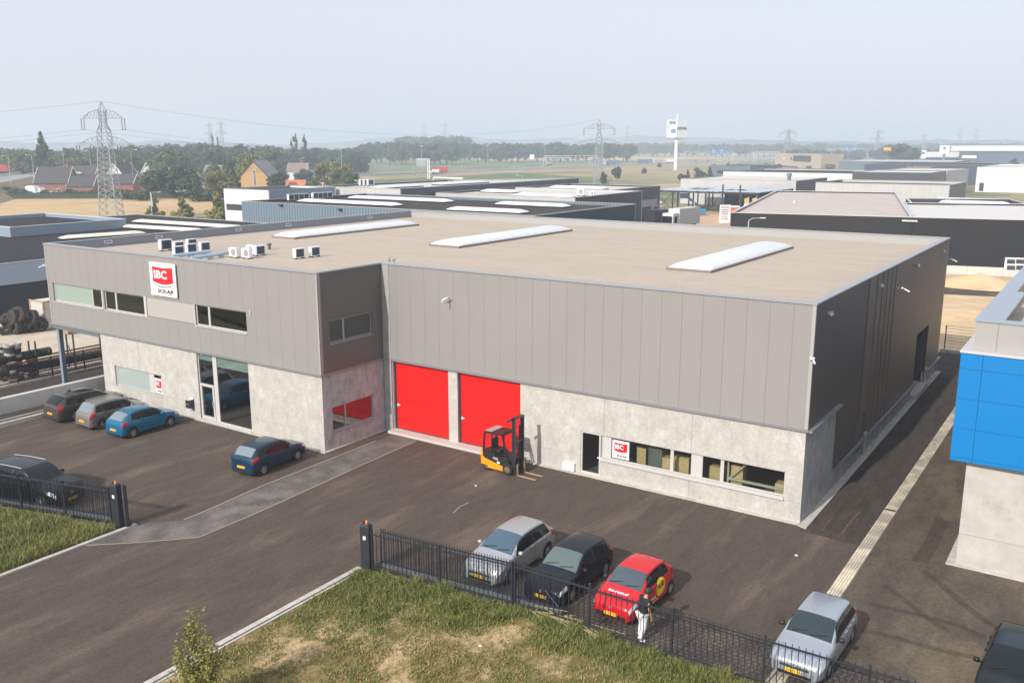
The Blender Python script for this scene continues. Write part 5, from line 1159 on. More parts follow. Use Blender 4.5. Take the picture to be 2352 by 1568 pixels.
# dark hall on the right with pale roof
t = hall('anthracite_hall', 'anthracite hall with beige roof and plain dark wall behind the warehouse corner', [(14.5,89),(37.2,93.7),(21.7,160),(-.6,154.6)], 7, gst, roofpk, .25, cop=triml)
m = MB(); x,y = G(1825,466,6.8); m.tube((x,y,6.75),(x,y,7.2),.3,n=12); m.build('roof_vent', triml, t)
t = hall('anthracite_hall', 'right neighbour of the anthracite hall with whiter roof and white framed window', [(37.25,93.7),(80,103.6),(67,141),(30,125.4)], 7, gst, PM('roof whitish', (.56,.54,.52), (.6,.58,.56), .3, rough=.9), .25, cop=triml)
n8 = Vector((.225,-.974,0)).normalized(); P8 = (37.25,93.7)
fr_ = panel_on(t,'window',(2309,591,2362,624),P8,(n8.x,n8.y),white,.1)
for q_ in ((2313,595,2331,606),(2334,595,2352,606),(2313,609,2331,620),(2334,609,2352,620)): panel_on(fr_,'pane',q_,P8,(n8.x,n8.y),winb,.13)
m = MB(); d8 = Vector((.974,.225,0)); a = Vector((37.25,93.7,0)); m.prism([tuple(a+n8*.12)[:2],tuple(a+d8*44+n8*.12)[:2],tuple(a+d8*44+n8*.01)[:2],tuple(a+n8*.01)[:2]],-.06,1.0); m.build('plinth', PM('pale plinth', (.55,.52,.48), rough=.8, seams=[('X',4,0,.05)], seamcol=.6), t)
for px in (2083,2099): c = rpl(px,500,P8,(n8.x,n8.y)); m = MB(); m.box(c.x-.5,c.x+.5,c.y-.25,c.y-.02,6.5,6.65); m.build('wall_lamp', white, t)
t = hall('sunken_roof_hall', 'hall with two rows of rounded rooflights and dark roof behind the anthracite halls', [(31,126.5),(48.5,131.5),(42.5,152),(26.5,145)], 6.7, gd, roofbrown, .6, cop=triml)
for k in range(2): A_,B_=G(2148+k*10,458+k*6,6.3),G(2305+k*15,462+k*7,6.3); vault(t,A_,B_,1.9,6.1,domex,.55)
# blue neighbour on the right
t = thing('blue_building', 'neighbouring building with bright blue panels over a pale concrete base', 'building', (60,10,0))
cb = PM('concrete pale', (.38,.358,.325), (.50,.478,.44), 1.2, rough=.85, bump=.3, bsc=8, det=11, c3=(.34,.32,.295), sc3=.8, w3=.62, lo=.3, hi=.7)
m = MB(); m.box(56.05,90,4.45,44,0,4.35); m.build('concrete_wall', cb, t)
m = MB(); m.box(56.04,90,4.435,4.449,1.33,1.35); m.build('wall_joint', PM('joint',(0,0,0)), t)
m = MB(); m.prism([(55.72,4.3),(90,4.3),(90,4.44),(56.04,4.44),(56.04,44),(55.9,44),(55.72,6.5)],-.05,.06); m.build('footing', kerbm, t)
m = MB(); m.box(55.5,90,4.05,44.2,4.36,8.55); m.build('blue_panels', bluem, t)
m = MB(); m.box(55.46,90,4.01,44.25,8.551,8.62); m.build('ledge', triml, t)
m = MB(); wall(m,'Y',4.35,-1,55.85,90,8.625,9.72,.3); wall(m,'X',55.85,-1,4.65,43.7,8.625,9.72,.3); m.build('parapet', PM('parapet grey', (.33,.32,.31), rough=.45, seams=[('X',1.9,56.6,.03)], seamcol=.6), t)
m = MB(); m.box(55.8,90,4.3,4.72,9.721,9.8); m.box(55.8,56.4,4.72,43.8,9.721,9.8); m.box(56.4,56.75,4.72,12.5,9.721,9.8); m.build('roof_coping', PM('zinc', (.33,.38,.44), rough=.35, metal=.3), t)
m = MB(); m.box(56.16,90,4.66,43.7,8.63,8.9); m.build('roof', PM('roof gravel', (.44,.38,.29), (.52,.46,.36), 2, rough=.9, bump=.5, bsc=20), t)
x,y = G(2337,750,8.9); m = MB(); m.lathe([(.01,.02),(.15,.02),(.2,.0)],(58.0,14.0,8.92),'Z',14); m.build('roof_outlet', blackp, t)
# ---------------------------------------------------------------- trees
def leafmats(nm, a, b, c): return [PM(nm+' 1', a, rough=.75), PM(nm+' 2', b, rough=.75), PM(nm+' 3', c, rough=.75)]
LG = leafmats('leaf', (.055,.082,.024), (.095,.120,.036), (.034,.055,.020))
LD = leafmats('leaf dark', (.030,.048,.022), (.045,.065,.028), (.020,.034,.018))
LY = leafmats('leaf yellow', (.17,.18,.035), (.26,.22,.05), (.075,.095,.024))
bark = PM('bark', (.10,.075,.055), (.16,.12,.09), 3, rough=.9)
def crown(kind, seed, n_, mats, leaf=.055):
    rnd = random.Random(seed); mb = MB(); cl = []
    nc = 34
    for i in range(nc):
        while True:
            p = Vector((rnd.uniform(-1,1), rnd.uniform(-1,1), rnd.uniform(-1,1)))
            if .25 < p.length < 1: break
        if kind == 'round': c = Vector((p.x*.40, p.y*.40, .56+p.z*.36)); r = rnd.uniform(.10,.18)
        elif kind == 'poplar': h = rnd.uniform(.1,.97); w = .42*math.sin(math.pi*min(1,(h*.85+.12)))**.7; c = Vector((p.x*w, p.y*w, h)); r = rnd.uniform(.05,.09); 
        elif kind == 'cone': h = rnd.random()**1.3*.92+.06; w = .46*(1-h)+.03; c = Vector((p.x*w, p.y*w, h)); r = .05+.10*(1-h)
        else: c = Vector((p.x*.42, p.y*.42, .42+p.z*.36)); r = rnd.uniform(.12,.2)
        cl.append((c, r, rnd.randrange(3)))
    for i in range(n_):
        c, r, k = cl[rnd.randrange(nc)]; d = Vector((rnd.gauss(0,1), rnd.gauss(0,1), rnd.gauss(0,1))).normalized()*r*rnd.uniform(.55,1.05)
        if kind == 'poplar': d.x *= 1.4; d.y *= 1.4
        p = c+d; s_ = leaf*rnd.uniform(.5,1.1)
        if p.z < .02: continue
        nrm = (d.normalized()+Vector((rnd.uniform(-.7,.7),rnd.uniform(-.7,.7),rnd.uniform(-.3,.9)))).normalized()
        a = nrm.orthogonal().normalized(); b = nrm.cross(a); t = rnd.uniform(0,6.28); u = a*math.cos(t)+b*math.sin(t); v = nrm.cross(u)
        mb.mat(k if rnd.random() < .7 else rnd.randrange(3)); mb.poly([p-u*s_, p-v*s_*.6, p+u*s_, p+v*s_*.6])
    me_o = mb.build('crown', mats); return me_o
def trunk(kind, seed):
    rnd = random.Random(seed); m = MB(); top = .8 if kind in ('cone','poplar') else .5
    m.tube((0,0,0),(0,0,.25),.035,.028,7,False); m.tube((0,0,.25),(.01,.01,top),.028,.01,7,False)
    if kind in ('round','bush'):
        for k in range(6):
            a = k*1.05+rnd.random(); m.tube((0,0,.22+.05*k),(math.cos(a)*.28,math.sin(a)*.28,.5+.06*k),.016,.005,5,False)
    return m.build('trunk', bark)
PT_ = {}
def proto(key, kind, seed, n_, mats, leaf):
    root = bpy.data.objects.new('tree_proto', None)
    PT_[key] = (crown(kind, seed, n_, mats, leaf), trunk(kind, seed))
proto('r0','round',1,4200,LG,.05); proto('r1','round',2,4200,LD,.05); proto('r2','round',3,4200,LG,.048); proto('ry','round',5,4600,LY,.04)
proto('p0','poplar',4,1800,LG,.05); proto('c0','cone',6,4200,LD,.05); proto('cy','cone',8,5200,LY,.05); proto('b0','bush',9,2200,LG,.06); proto('b1','bush',10,2200,LD,.06)
used = set()
def tree(key, x, y, h, w, label, name='tree', cat='tree', group=None, zb=-.3, rz=None):
    t = thing(name, label, cat, (0,0,0), 0, group); c, k = PT_[key]
    for part_, nm_ in ((c,'crown'),(k,'trunk')):
        if (key,nm_) in used: o = part_.copy(); col.objects.link(o)
        else: o = part_; used.add((key,nm_))
        o.name = nm_; o.parent = t
    t.location = (x,y,zb); t.rotation_euler = (0,0,random.uniform(0,6.28) if rz is None else rz); t.scale = (w,w,h)
    return t
def treepx(key, x, ytop, depth, wpx, label, group=None, name='tree', cat='tree', zb=-.3):
    p = VP(x, ytop, depth); h = p[2]-zb; q_ = VP(x, 336+ (H0)*F/depth, depth)
    return tree(key, p[0], p[1], max(h,1.5), wpx*depth/F/.85, label, name, cat, group, zb)
rnd = random.Random(11)
def row(x0, x1, n_, depth, top, wpx, keys, label, group, jt=6, jd=.08):
    for i in range(n_):
        x = x0+(x1-x0)*(i+.5)/n_+rnd.uniform(-.3,.3)*(x1-x0)/n_
        treepx(keys[rnd.randrange(len(keys))], x, top+rnd.uniform(-jt,jt), depth*(1+rnd.uniform(-jd,jd)), wpx*rnd.uniform(.8,1.25), label, group)
gp = lambda s: 'trees '+s
row(-15,330,16,520,338,58,['r0','r1','r1','r2'],'hazy broadleaf tree in the wood behind the raised road',gp('in the wood behind the raised road'))
row(-15,300,14,440,353,58,['r0','r1','r2'],'broadleaf tree in front of the wood left of the tall conifer side',gp('in front of the left wood'),8)
row(300,620,18,600,329,54,['r0','r1','r2'],'tree in the blue green wood behind the brick houses',gp('in the wood behind the houses'),5)
row(330,640,13,480,345,62,['r0','r1','r2'],'broad round tree before the blue green wood',gp('before the blue green wood'),7)
row(620,830,13,680,337,46,['r1','r2','r0'],'hazy tree in the belt left of the far field',gp('in the belt left of the far field'),4)
row(600,830,16,600,349,38,['r1','b1','r2'],'dense tree in the tall dark hedge row by the motorway',gp('in the tall dark hedge row'),3)
row(830,1060,17,880,328,42,['r1','r2'],'blue hazy tree along the far edge of the green field',gp('along the far edge of the field'),6)
row(925,1060,8,1250,310,52,['r0','r2'],'pale tree of the high hazy grove in the middle distance',gp('of the high hazy grove'),4)
row(1060,1450,28,1000,328,38,['r1','r2','r0'],'blue hazy tree in the long belt behind the motorway',gp('in the long belt behind the motorway'),4)
row(1450,1800,26,1500,329,34,['r1','r2'],'faint far tree beyond the sign mast',gp('beyond the sign mast'),3)
row(1800,2370,40,1700,329,34,['r1','r2'],'faint far tree above the industrial roofs',gp('above the industrial roofs'),3)
row(1800,2360,26,1100,340,26,['r1','b1'],'low hazy tree among the distant roofs',gp('among the distant roofs'),4)
T = treepx
T('c0',93,304,400,52,'tallest dark conifer at the left, above all others')
for x,y,w in ((486,306,9),(499,311,7)): T('p0',x,y,900,w,'thin far poplar pair over the left wood','thin far poplars')
T('p0',676,307,600,17,'left one of the two tall poplars above the hedge row'); T('p0',697,309,600,15,'right one of the two tall poplars above the hedge row'); T('p0',668,319,600,9,'small poplar leaning on the left tall poplar')
T('r0',372,338,400,75,'big round tree in the middle of the left wood edge'); T('r2',400,348,390,70,'broad pale green tree right of the big round one')
T('r0',505,374,330,60,'bushy garden tree behind the yellow green one'); T('ry',570,352,330,72,'large ochre green tree behind the yellow house gable')
T('r2',540,362,330,55,'green tree just left of the large ochre green one')
T('ry',500,388,300,56,'light yellow green garden tree left of the yellow house'); T('r1',395,378,296,100,'big dark garden tree in front of the white chimney'); T('r0',350,386,300,66,'dark green garden tree left of the big dark one'); T('r1',432,394,290,62,'dark tree right of the big dark garden tree')
T('r1',633,390,290,40,'dark shrubby tree between the yellow house and the orange roofs')
T('ry',752,369,345,58,'pale birch with white trunk by the orange roofs'); T('ry',785,377,335,60,'yellow green round tree right of the birch'); T('r0',800,388,325,42,'small green tree at the right foot of the birch pair')
for x,y,dp,w,lab in ((355,455,208,38,'leftmost small autumn tree at the field edge'),(416,452,208,44,'middle small autumn tree at the field edge'),(497,441,205,52,'right small autumn tree next to the white hall')): T('cy',x,y,dp,w*1.25,lab)
T('r1',1416,380,430,22,'lone dark bush tree on the dry land right of the big right pylon',zb=-.3); T('b1',1386,390,385,16,'scrub at the foot of the second large pylon')
T('b1',1565,397,440,20,'round black green tree left of the dark group'); T('c0',1580,389,440,15,'pointed dark tree inside the dark group'); T('b1',1608,388,440,27,'largest black green tree of the dark group'); T('c0',1631,384,440,20,'pointed dark tree at the right end of the dark group')
T('r2',2065,328,720,62,'large hazy tree clump left of the white sign tower'); T('r1',2098,332,740,36,'right half of the hazy tree clump by the sign tower'); T('b1',2330,360,560,24,'dark round tree among the roofs at the right edge'); T('ry',1904,376,640,26,'yellow bush at the right side of the tan office')
for i,(x,d_) in enumerate(((1640,700),(1672,690),(1760,720),(1790,700),(1515,720),(1720,640),(1600,600),(1480,560),(1700,560))): T('b1',x,336+H0*F/d_-rnd.uniform(6,12),d_,rnd.uniform(9,16),'scattered dark shrub on the dry strip near the motorway','scattered shrubs near the motorway','shrub','shrub')
for x,y,dp,w in ((160,431,262,26),(190,436,258,26),(215,434,262,30),(270,430,256,34),(300,434,250,32),(325,432,244,30),(455,425,240,40),(480,430,240,34),(530,408,262,40),(560,412,268,36),(596,410,272,30),(655,412,280,26),(690,418,290,22),(718,408,300,26),(10,425,262,40),(45,430,262,30),(102,433,258,14),(150,428,290,20),(640,385,420,30),(700,385,420,34),(735,386,400,24)):
    T('b0' if rnd.random()<.6 else 'b1',x,y,(dp+38 if dp<300 else dp),w*1.4,'garden shrub between the hedge and the houses','garden shrubs between hedge and houses','shrub','shrub')
# bare tree
t = thing('bare_tree', 'bare leafless tree leaning right beside the yellow green tree', 'tree', (*VP(800,336,350)[:2],-.3)); m = MB(); bx,by = VP(806,336,350)[:2]; rr = random.Random(4)
def branch(p, d, L_, r_, k):
    e = p+d*L_; m.tube(p, e, r_, r_*.65, 5, False)
    if k:
        for _ in range(3): branch(e, (d+Vector((rr.uniform(-.7,.7),rr.uniform(-.7,.7),rr.uniform(-.2,.5)))).normalized(), L_*.72, r_*.6, k-1)
branch(Vector((bx,by,-.3)), Vector((.35,.25,.8)).normalized(), 3.0, .22, 4); m.build('branches', PM('bare bark', (.07,.055,.05)), t)
# clipped hedge along the field
hd = MB(); rr = random.Random(3)
hp = [(-262,103),(-240,117),(-220,133),(-197,151),(-180,166)]
for i in range(len(hp)-1):
    a, b = Vector((*hp[i],0)), Vector((*hp[i+1],0)); d = b-a; nn_ = Vector((-d.y,d.x,0)).normalized()
    for k in range(1400):
        f = rr.random(); p = a+d*f+nn_*rr.uniform(-.9,.9)+Vector((0,0,rr.uniform(-.3,1.5))); s_ = .22
        if abs(rr.random()) < .55: p.z = 1.45+rr.uniform(-.12,.15)
        v = Vector((rr.gauss(0,1),rr.gauss(0,1),rr.gauss(0,1))).normalized(); u = v.orthogonal().normalized(); w = v.cross(u); hd.mat(rr.randrange(3)); hd.poly([p-u*s_,p-w*s_,p+u*s_,p+w*s_])
    hd.prism([tuple(a-nn_*.8)[:2],tuple(b-nn_*.8)[:2],tuple(b+nn_*.8)[:2],tuple(a+nn_*.8)[:2]],-.35,1.4)
o = hd.build('hedge', leafmats('hedge leaf', (.022,.032,.014), (.032,.045,.018), (.016,.024,.012))); tag(o,'long clipped dark hedge between the stubble field and the houses','hedge')
# ---------------------------------------------------------------- houses
tile = PM('dark roof tiles', (.045,.043,.046), (.065,.06,.062), 1.2, rough=.7); tiler = PM('orange roof tiles', (.50,.15,.06), (.6,.2,.09), 1.5, rough=.8); wht = PM('white render', (.7,.69,.66), rough=.7)
brk = PM('brick red far', (.24,.10,.075), (.29,.13,.095), 1, rough=.9); brky = PM('brick yellow', (.40,.25,.11), (.46,.30,.14), 1, rough=.9)
def house(label, c, L_, W_, eave, ridge, rz, wallm, roofm_, gable_end='x', wins=(), board=None, chim=None, gablem=None, dormer=None, z0=-.3, door=None):
    """ridge along local x"""
    t = thing('house', label, 'house', (0,0,0)); hx, hy = L_/2, W_/2
    m = MB(); wall(m,'Y',-hy,-1,-hx,hx,0,eave,.2); wall(m,'Y',hy,1,-hx,hx,0,eave,.2); wall(m,'X',hx,1,-hy+.2,hy-.2,0,eave,.2); wall(m,'X',-hx,-1,-hy+.2,hy-.2,0,eave,.2); m.build('wall', wallm, t)
    for s_ in (1,-1): m = MB(); m.poly([(s_*hx,-hy,eave),(s_*hx,hy,eave),(s_*hx,0,ridge-.1)]); m.build('gable', gablem or wallm, t)
    m = MB(); ov = .45; k = (ridge-eave)/hy; yo = hy+ov; ze = eave-ov*k
    for s_ in (1,-1):
        a = [(-hx-.3,s_*yo,ze),(hx+.3,s_*yo,ze),(hx+.3,0,ridge),(-hx-.3,0,ridge)]; m.poly(a); m.poly([(p[0],p[1],p[2]+.22) for p in a][::-1])
        m.poly([a[0],a[1],(a[1][0],a[1][1],a[1][2]+.22),(a[0][0],a[0][1],a[0][2]+.22)])
    ro = m.build('roof', roofm_, t)
    m = MB()
    for e in (hx+.3,-hx-.34):
        for s_ in (1,-1): m.bar((e+.02,s_*yo,ze+.1),(e+.02,0,ridge+.1),.1,.3)
    m.build('bargeboard', board or wht, ro)
    if chim is not None:
        m = MB(); m.box(chim-.35,chim+.35,-.35,.35,ridge-.6,ridge+1.3); m.build('chimney', brk, ro)
    for (f, a, z, w_, h_) in wins:
        m = MB(); g_ = MB()
        if f == 'x': m.box(hx+.01,hx+.1,a-w_/2,a+w_/2,z,z+h_); g_.box(hx+.1,hx+.12,a-w_/2+.12,a-.05,z+.12,z+h_-.12); g_.box(hx+.1,hx+.12,a+.05,a+w_/2-.12,z+.12,z+h_-.12)
        else: m.box(a-w_/2,a+w_/2,-hy-.1,-hy-.01,z,z+h_); g_.box(a-w_/2+.12,a-.05,-hy-.12,-hy-.1,z+.12,z+h_-.12); g_.box(a+.05,a+w_/2-.12,-hy-.12,-hy-.1,z+.12,z+h_-.12)
        wo = m.build('window', wht, t); g_.build('pane', winb, wo)
    if dormer:
        x, = dormer; zz = eave+(ridge-eave)*.25; m = MB(); m.box(x-1.2,x+1.2,-hy+.1,-hy+2.2,zz,zz+1.6); dm = m.build('dormer', wht, ro); m = MB(); m.box(x-.8,x+.8,-hy+.05,-hy+.09,zz+.4,zz+1.3); m.build('pane', winb, dm)
    t.location = (c[0],c[1],z0); t.rotation_euler = (0,0,rz); return t
view = math.atan2(.8275,-.5615)   # heading of the view
def hp_(x, dpt): return VP(x,336,dpt)[:2]
sd_ = view-math.pi/2               # local +x points to picture right
house('dark tiled red brick house at the left behind the hedge', hp_(122,318), 11.5, 8.5, 4.5, 9.4, sd_, brk, tile, wins=[('y',2.6,.3,1.6,2.0)], chim=4.2)
house('low dark roofed barn with white doors right of the first brick house', hp_(184,316), 9, 6, 3.4, 6.4, sd_, brk, tile)
m_ = house('long low dark roofed house with pale gutter behind the lattice pylon', hp_(238,322), 21, 7, 4.0, 6.8, sd_, brk, tile)
house('wide dark roofed house with flat white dormer behind the barn', hp_(182,345), 13, 9, 4.2, 9.3, sd_-.1, brk, tile, dormer=(.8,))
house('steep gabled brick house with white gable panel', hp_(276,358), 9, 9.5, 3.9, 10.3, sd_-math.pi/2-.25, brk, tile, wins=[('x',0,2.4,3.0,2.0)], chim=-2, gablem=wht, dormer=(-1,))
house('dark roofed long barn at the right of the gabled house', hp_(318,352), 12, 8, 2.5, 6, sd_, brk, tile)
house('white gabled cottage between the left trees', hp_(339,430), 7, 6, 4, 9, sd_-math.pi/2, wht, tile, chim=-1)
house('white chimneyed house half hidden by the big dark garden tree', hp_(400,325), 8, 7, 4.0, 8, sd_-.5, wht, tile, chim=-3)
house('ochre brick house with tall narrow gable window', hp_(595,300), 10, 9.2, 7.2, 11.8, sd_-math.pi/2-.18, brky, PM('grey roof tiles', (.22,.22,.22), (.27,.26,.26), 2, rough=.8), wins=[('x',.3,4.0,1.0,5.0),('x',-2.6,.2,1.8,2.6)], board=tile)
house('ochre low annex with white fascia right of the ochre house', hp_(640,298), 7, 6, 2.6, 3.6, sd_, brky, wht)
house('orange tiled shed left of the pale birch', hp_(665,318), 9, 5, 2.8, 4.8, sd_+.2, brk, tiler); house('long orange tiled barn behind the dark garden wall', hp_(700,312), 12, 6, 2.2, 4.2, sd_-.2, PM('brown brick house', (.16,.10,.08), rough=.9), tiler)
house('brown roofed far house with white chimney in the trees', hp_(683,440), 9, 8, 5.2, 8.5, sd_, wht, PM('brown tiles', (.24,.17,.14), rough=.8), chim=2) ; house('grey roofed annex below the brown roofed far house', hp_(703,425), 11, 7, 3.2, 5.2, sd_, gs, PM('grey roof tiles',(0,0,0)))
house('grey roofed house hidden in the trees left of centre', hp_(497,400), 10, 8, 5, 8.3, sd_, brk, PM('grey roof tiles',(0,0,0)), chim=-3); house('red roofed cottage behind the ochre house', hp_(560,330), 7, 6, 4, 7, sd_-1, brk, tiler)
m = MB(); a,b = hp_(480,255), hp_(520,255); m.bar((*a,.6),(*b,.6),.15,2.0); tag(m.build('garden_wall', blackp),'black garden fence panel beside the white hall','fence')
for k,(x,dp) in enumerate(((64,312),(80,312),(76,300),(97,302))):
    p = hp_(x,dp); t = thing('parked_camper',['white camper at the left yard behind the hedge','white van right of the camper behind the hedge','low white trailer before the camper','white car by the brick house wall'][k],'vehicle',(*p,-.3)); w_ = (3.,2.2,2.,2.)[k]
    m = MB(); m.box(p[0]-w_,p[0]+w_,p[1]-1,p[1]+1,.3,(2.7,2.0,1.2,1.2)[k]); m.box(p[0]-w_*.7,p[0]+w_*.7,p[1]-.9,p[1]+.9,(2.71,2.01,1.21,1.21)[k],(3.0,2.4,1.5,1.6)[k]); m.build('body', white, t); m = MB(); m.box(p[0]-w_*.6,p[0]+w_*.6,p[1]-1.03,p[1]-1.005,.9,1.15); m.build('window_band', winb, t)
    m = MB()
    for q_ in (-.6,.6): m.lathe([(.01,-1.05),(.35,-1.05),(.35,1.05),(.01,1.05)],(p[0]+w_*q_,p[1],.1),'Y',12)
    m.build('wheels', rubber, t)
# railing of the raised road
def railing(label, pts, z):
    t = thing('guard_railing', label, 'railing', (*pts[0],z)); m = MB(); 
    for a,b in zip(pts,pts[1:]):
        a,b = Vector((*a,z)),Vector((*b,z)); L_=(b-a).length
        for h in (.5,1.0,1.3): m.bar(a+Vector((0,0,h)),b+Vector((0,0,h)),.1)
    m.build('rail', triml, t); m = MB()
    for a,b in zip(pts,pts[1:]):
        a,b = Vector((*a,z)),Vector((*b,z)); L_=(b-a).length
        for k in range(int(L_/2.5)): p = a+(b-a)*(k*2.5/L_); m.bar(p,p+Vector((0,0,1.35)),.12)
    m.build('rail_posts', triml, t)
r1 = ribbon(emb, 9.4); railing('pale railing on the near side of the raised road', r1[5:][::-1] if len(r1)==10 else r1[:5], 4.05); railing('pale railing on the far side of the raised road', r1[:5], 4.05)
# ---------------------------------------------------------------- pylons and lines
gal = PM('lattice steel', (.30,.33,.35), rough=.5)
def pylon(label, x, y, h, wid, rz, b=.16, base=2.7, wires=True, group=None, ins=True):
    t = thing('lattice_pylon', label, 'pylon', (0,0,0), 0, group); m = MB()
    lev = [0,.13,.25,.36,.46,.55,.63,.69,.75,.81,.87,.93,1.]
    hw = lambda f: (base*(1-f)**1.0*.5+.45*f*base/2.7+.25) if f < .83 else .45*base/2.7
    for s1 in (1,-1):
        for s2 in (1,-1):
            for a,c in zip(lev,lev[1:]): m.bar((s1*hw(a),s2*hw(a),a*h*.93),(s1*hw(c),s2*hw(c),c*h*.93),b)
    for a,c in zip(lev,lev[1:]):
        A_,C_ = hw(a),hw(c); n2 = 2 if a < .5 else 1
        for q_ in range(n2):
            f0 = a+(c-a)*q_/n2; f1 = a+(c-a)*(q_+1)/n2; A_,C_ = hw(f0),hw(f1); z0,z1 = f0*h*.93,f1*h*.93
            for s_ in (1,-1):
                m.bar((A_,s_*A_,z0),(-C_,s_*C_,z1),b*.55); m.bar((-A_,s_*A_,z0),(C_,s_*C_,z1),b*.55); m.bar((s_*A_,A_,z0),(s_*C_,-C_,z1),b*.55); m.bar((s_*A_,-A_,z0),(s_*C_,C_,z1),b*.55)
    k = hw(1)
    for s1 in (1,-1):
        for s2 in (1,-1): m.bar((s1*k,s2*k,h*.93),(0,0,h),b*.6)
    m.build('tower', gal, t)
    for (f, w_, nm) in ((.86,wid*.74,'upper'),(.637,wid,'lower')):
        z = h*f; kk = hw(f)
        for s_ in (1,-1):
            m = MB(); e = w_/2*s_
            for q_ in (1,-1): m.bar((s_*kk,q_*kk*.7,z),(e,q_*.15,z),b*.8); m.bar((s_*kk,q_*kk*.7,z+h*.075),(e*.62,q_*.25,z+h*.052),b*.7); m.bar((e*.62,q_*.25,z+h*.052),(e,0,z),b*.7)
            for q_ in range(5):
                x0 = s_*kk+(e-s_*kk)*q_/5; x1 = s_*kk+(e-s_*kk)*(q_+.5)/5; x2 = s_*kk+(e-s_*kk)*(q_+1)/5; zz = z+h*.07*(1-q_/5.5); m.bar((x0,0,z),(x1,0,zz),b*.5); m.bar((x1,0,zz),(x2,0,z),b*.5)
            m.build('crossarm', gal, t)
            if ins:
                for xx in ((e,) if nm=='upper' else (e,e*.5)):
                    m = MB(); 
                    for dx in (-.35,.35): m.tube((xx+dx*.9,0,z),(xx+dx*.9,0,z-h*.095),.09,n=6)
                    m.bar((xx-.35,0,z-h*.095),(xx+.35,0,z-h*.095),.1); m.build('insulator', PM('insulator', (.10,.11,.10), rough=.3), t)
    t.location = (x,y,-.3); t.rotation_euler = (0,0,rz); return t
def pyl_px(label, x, ytop, depth, armpx, yaw=0, **k):
    p = VP(x, ytop, depth); return (pylon(label, p[0], p[1], p[2]+.3, armpx*depth/F, sd_+yaw, **k), p)
pys = []
pys.append(pyl_px('big lattice pylon at the left rising over the stubble field', 232, 233, 206, 122, base=3.6, b=.16))
pys.append(pyl_px('second large lattice pylon right of centre on the dry land', 1377, 274, 402, 92, base=3.6, b=.28))
g2 = 'distant pylons in the haze'
for x,y,dp,w,lab in ((480,278,1300,26,'left one of the twin far pylons above the left wood'),(506,274,1250,26,'right one of the twin far pylons above the left wood'),(974,281,1900,22,'faint pylon left of the hazy grove top'),(1022,279,1700,26,'faint pylon right over the hazy grove'),(1812,294,760,48,'far pylon above the tan office'),(2018,296,1150,38,'far pylon right of the orange board'),(2124,306,1500,20,'faint pylon over the hazy tree clump'),(2208,290,2000,14,'faint thin pylon near the right edge'),(2245,292,2000,18,'faint pylon at the far right'),(1340*0+1441,285,2100,18,'very faint pylon left of the sign mast')):
    pys.append(pyl_px(lab, x, y, dp, w, base=5, b=.4 if dp>1000 else .34, group=g2, ins=dp<900))
wire = PM('wire', (.16,.17,.18), rough=.5)
def cable(label, a, b, sag, r_, group):
    m = MB(); a,b = Vector(a),Vector(b); P = [a+(b-a)*k/20-Vector((0,0,sag*4*(k/20)*(1-k/20))) for k in range(21)]
    for p,q_ in zip(P,P[1:]): m.tube(p,q_,r_,n=4,caps=False)
    tag(m.build('power_line', wire), label, 'power line', group)
p1 = pys[0][1]; p2 = pys[1][1]; h1 = p1[2]; sx = Vector((math.cos(sd_), math.sin(sd_), 0)); 
far_l = Vector(VP(-420, 250, 190)); far_r = Vector(VP(1377,274,402))
for (f, off_) in ((.765,4.5),(.765,-4.5),(.54,6.1),(.54,-6.1),(.54,3.05),(.54,-3.05),(1.,0)):
    a = Vector((p1[0],p1[1],h1*f))+sx*off_; 
    b = Vector((p2[0],p2[1],p2[2]*f))+sx*off_*1.4
    cable('thin power line running from the left pylon towards the right one', a, b, 7, .022, 'power lines between the big pylons')
    c = a+Vector((-150,-130,0)); cable('thin power line running from the left pylon out of the photo', a, c, 6, .02, 'power lines left of the big pylon')
# ---------------------------------------------------------------- lamps, signs, gantries
lampm = PM('lamp pole', (.50,.52,.52), rough=.5)
def lamppost(kind, arm=1):
    t = thing('street_lamp','x','street lamp',(0,0,0)); m = MB()
    if kind == 'T':
        m.tube((0,0,0),(0,0,14),.16,.09,8); m.build('pole', lampm, t); m = MB(); m.box(-1.2,1.2,-.25,.25,14,14.25); m.build('lamp_head', PM('lamp head', (.72,.74,.75), rough=.3), t)
    else:
        m.tube((0,0,0),(0,0,8.6),.09,.06,8); m.tube((0,0,8.6),(arm*.5,0,9.0),.05,n=6); m.tube((arm*.5,0,9.0),(arm*1.6,0,9.05),.05,n=6); m.build('pole', lampm, t); m = MB(); m.box(min(arm*1.5,arm*2.2),max(arm*1.5,arm*2.2),-.12,.12,8.98,9.12); m.build('lamp_head', PM('lamp head',(0,0,0)), t)
    return t
LT, LL, LR = lamppost('T'), lamppost('S',-1), lamppost('S',1)
fl = {id(LT):0,id(LL):0,id(LR):0}
def lamp(pr_, x, ytop, depth, lab, grp, base=-.3):
    p = VP(x,ytop,depth); h = 14.2 if pr_ is LT else 9.1; s_ = (p[2]-base)/h
    if not fl[id(pr_)]: o = pr_; fl[id(pr_)] = 1; o['label'] = lab; o['group'] = grp
    else: o = dup(pr_,(0,0,0),0,lab,group=grp)
    o.location = (p[0],p[1],base); o.rotation_euler = (0,0,sd_); o.scale = (1.1 if pr_ is LT else 1,1.1,s_)
for x,y,dp in ((783,337,560),(968,335,700),(1120,334,830),(1252,332,860),(1363,333,960),(1457,331,1040),(1539,331,1120),(1606,329,1200),(1667,329,1280),(1723,329,1360),(1772,329,1450),(1804,329,1520),(1826,331,1600),(1900,330,1650),(1930,331,1750),(2010,331,1800),(572,340,520)): lamp(LT,x,y,dp,'tall double headed motorway lamp','tall motorway lamps')
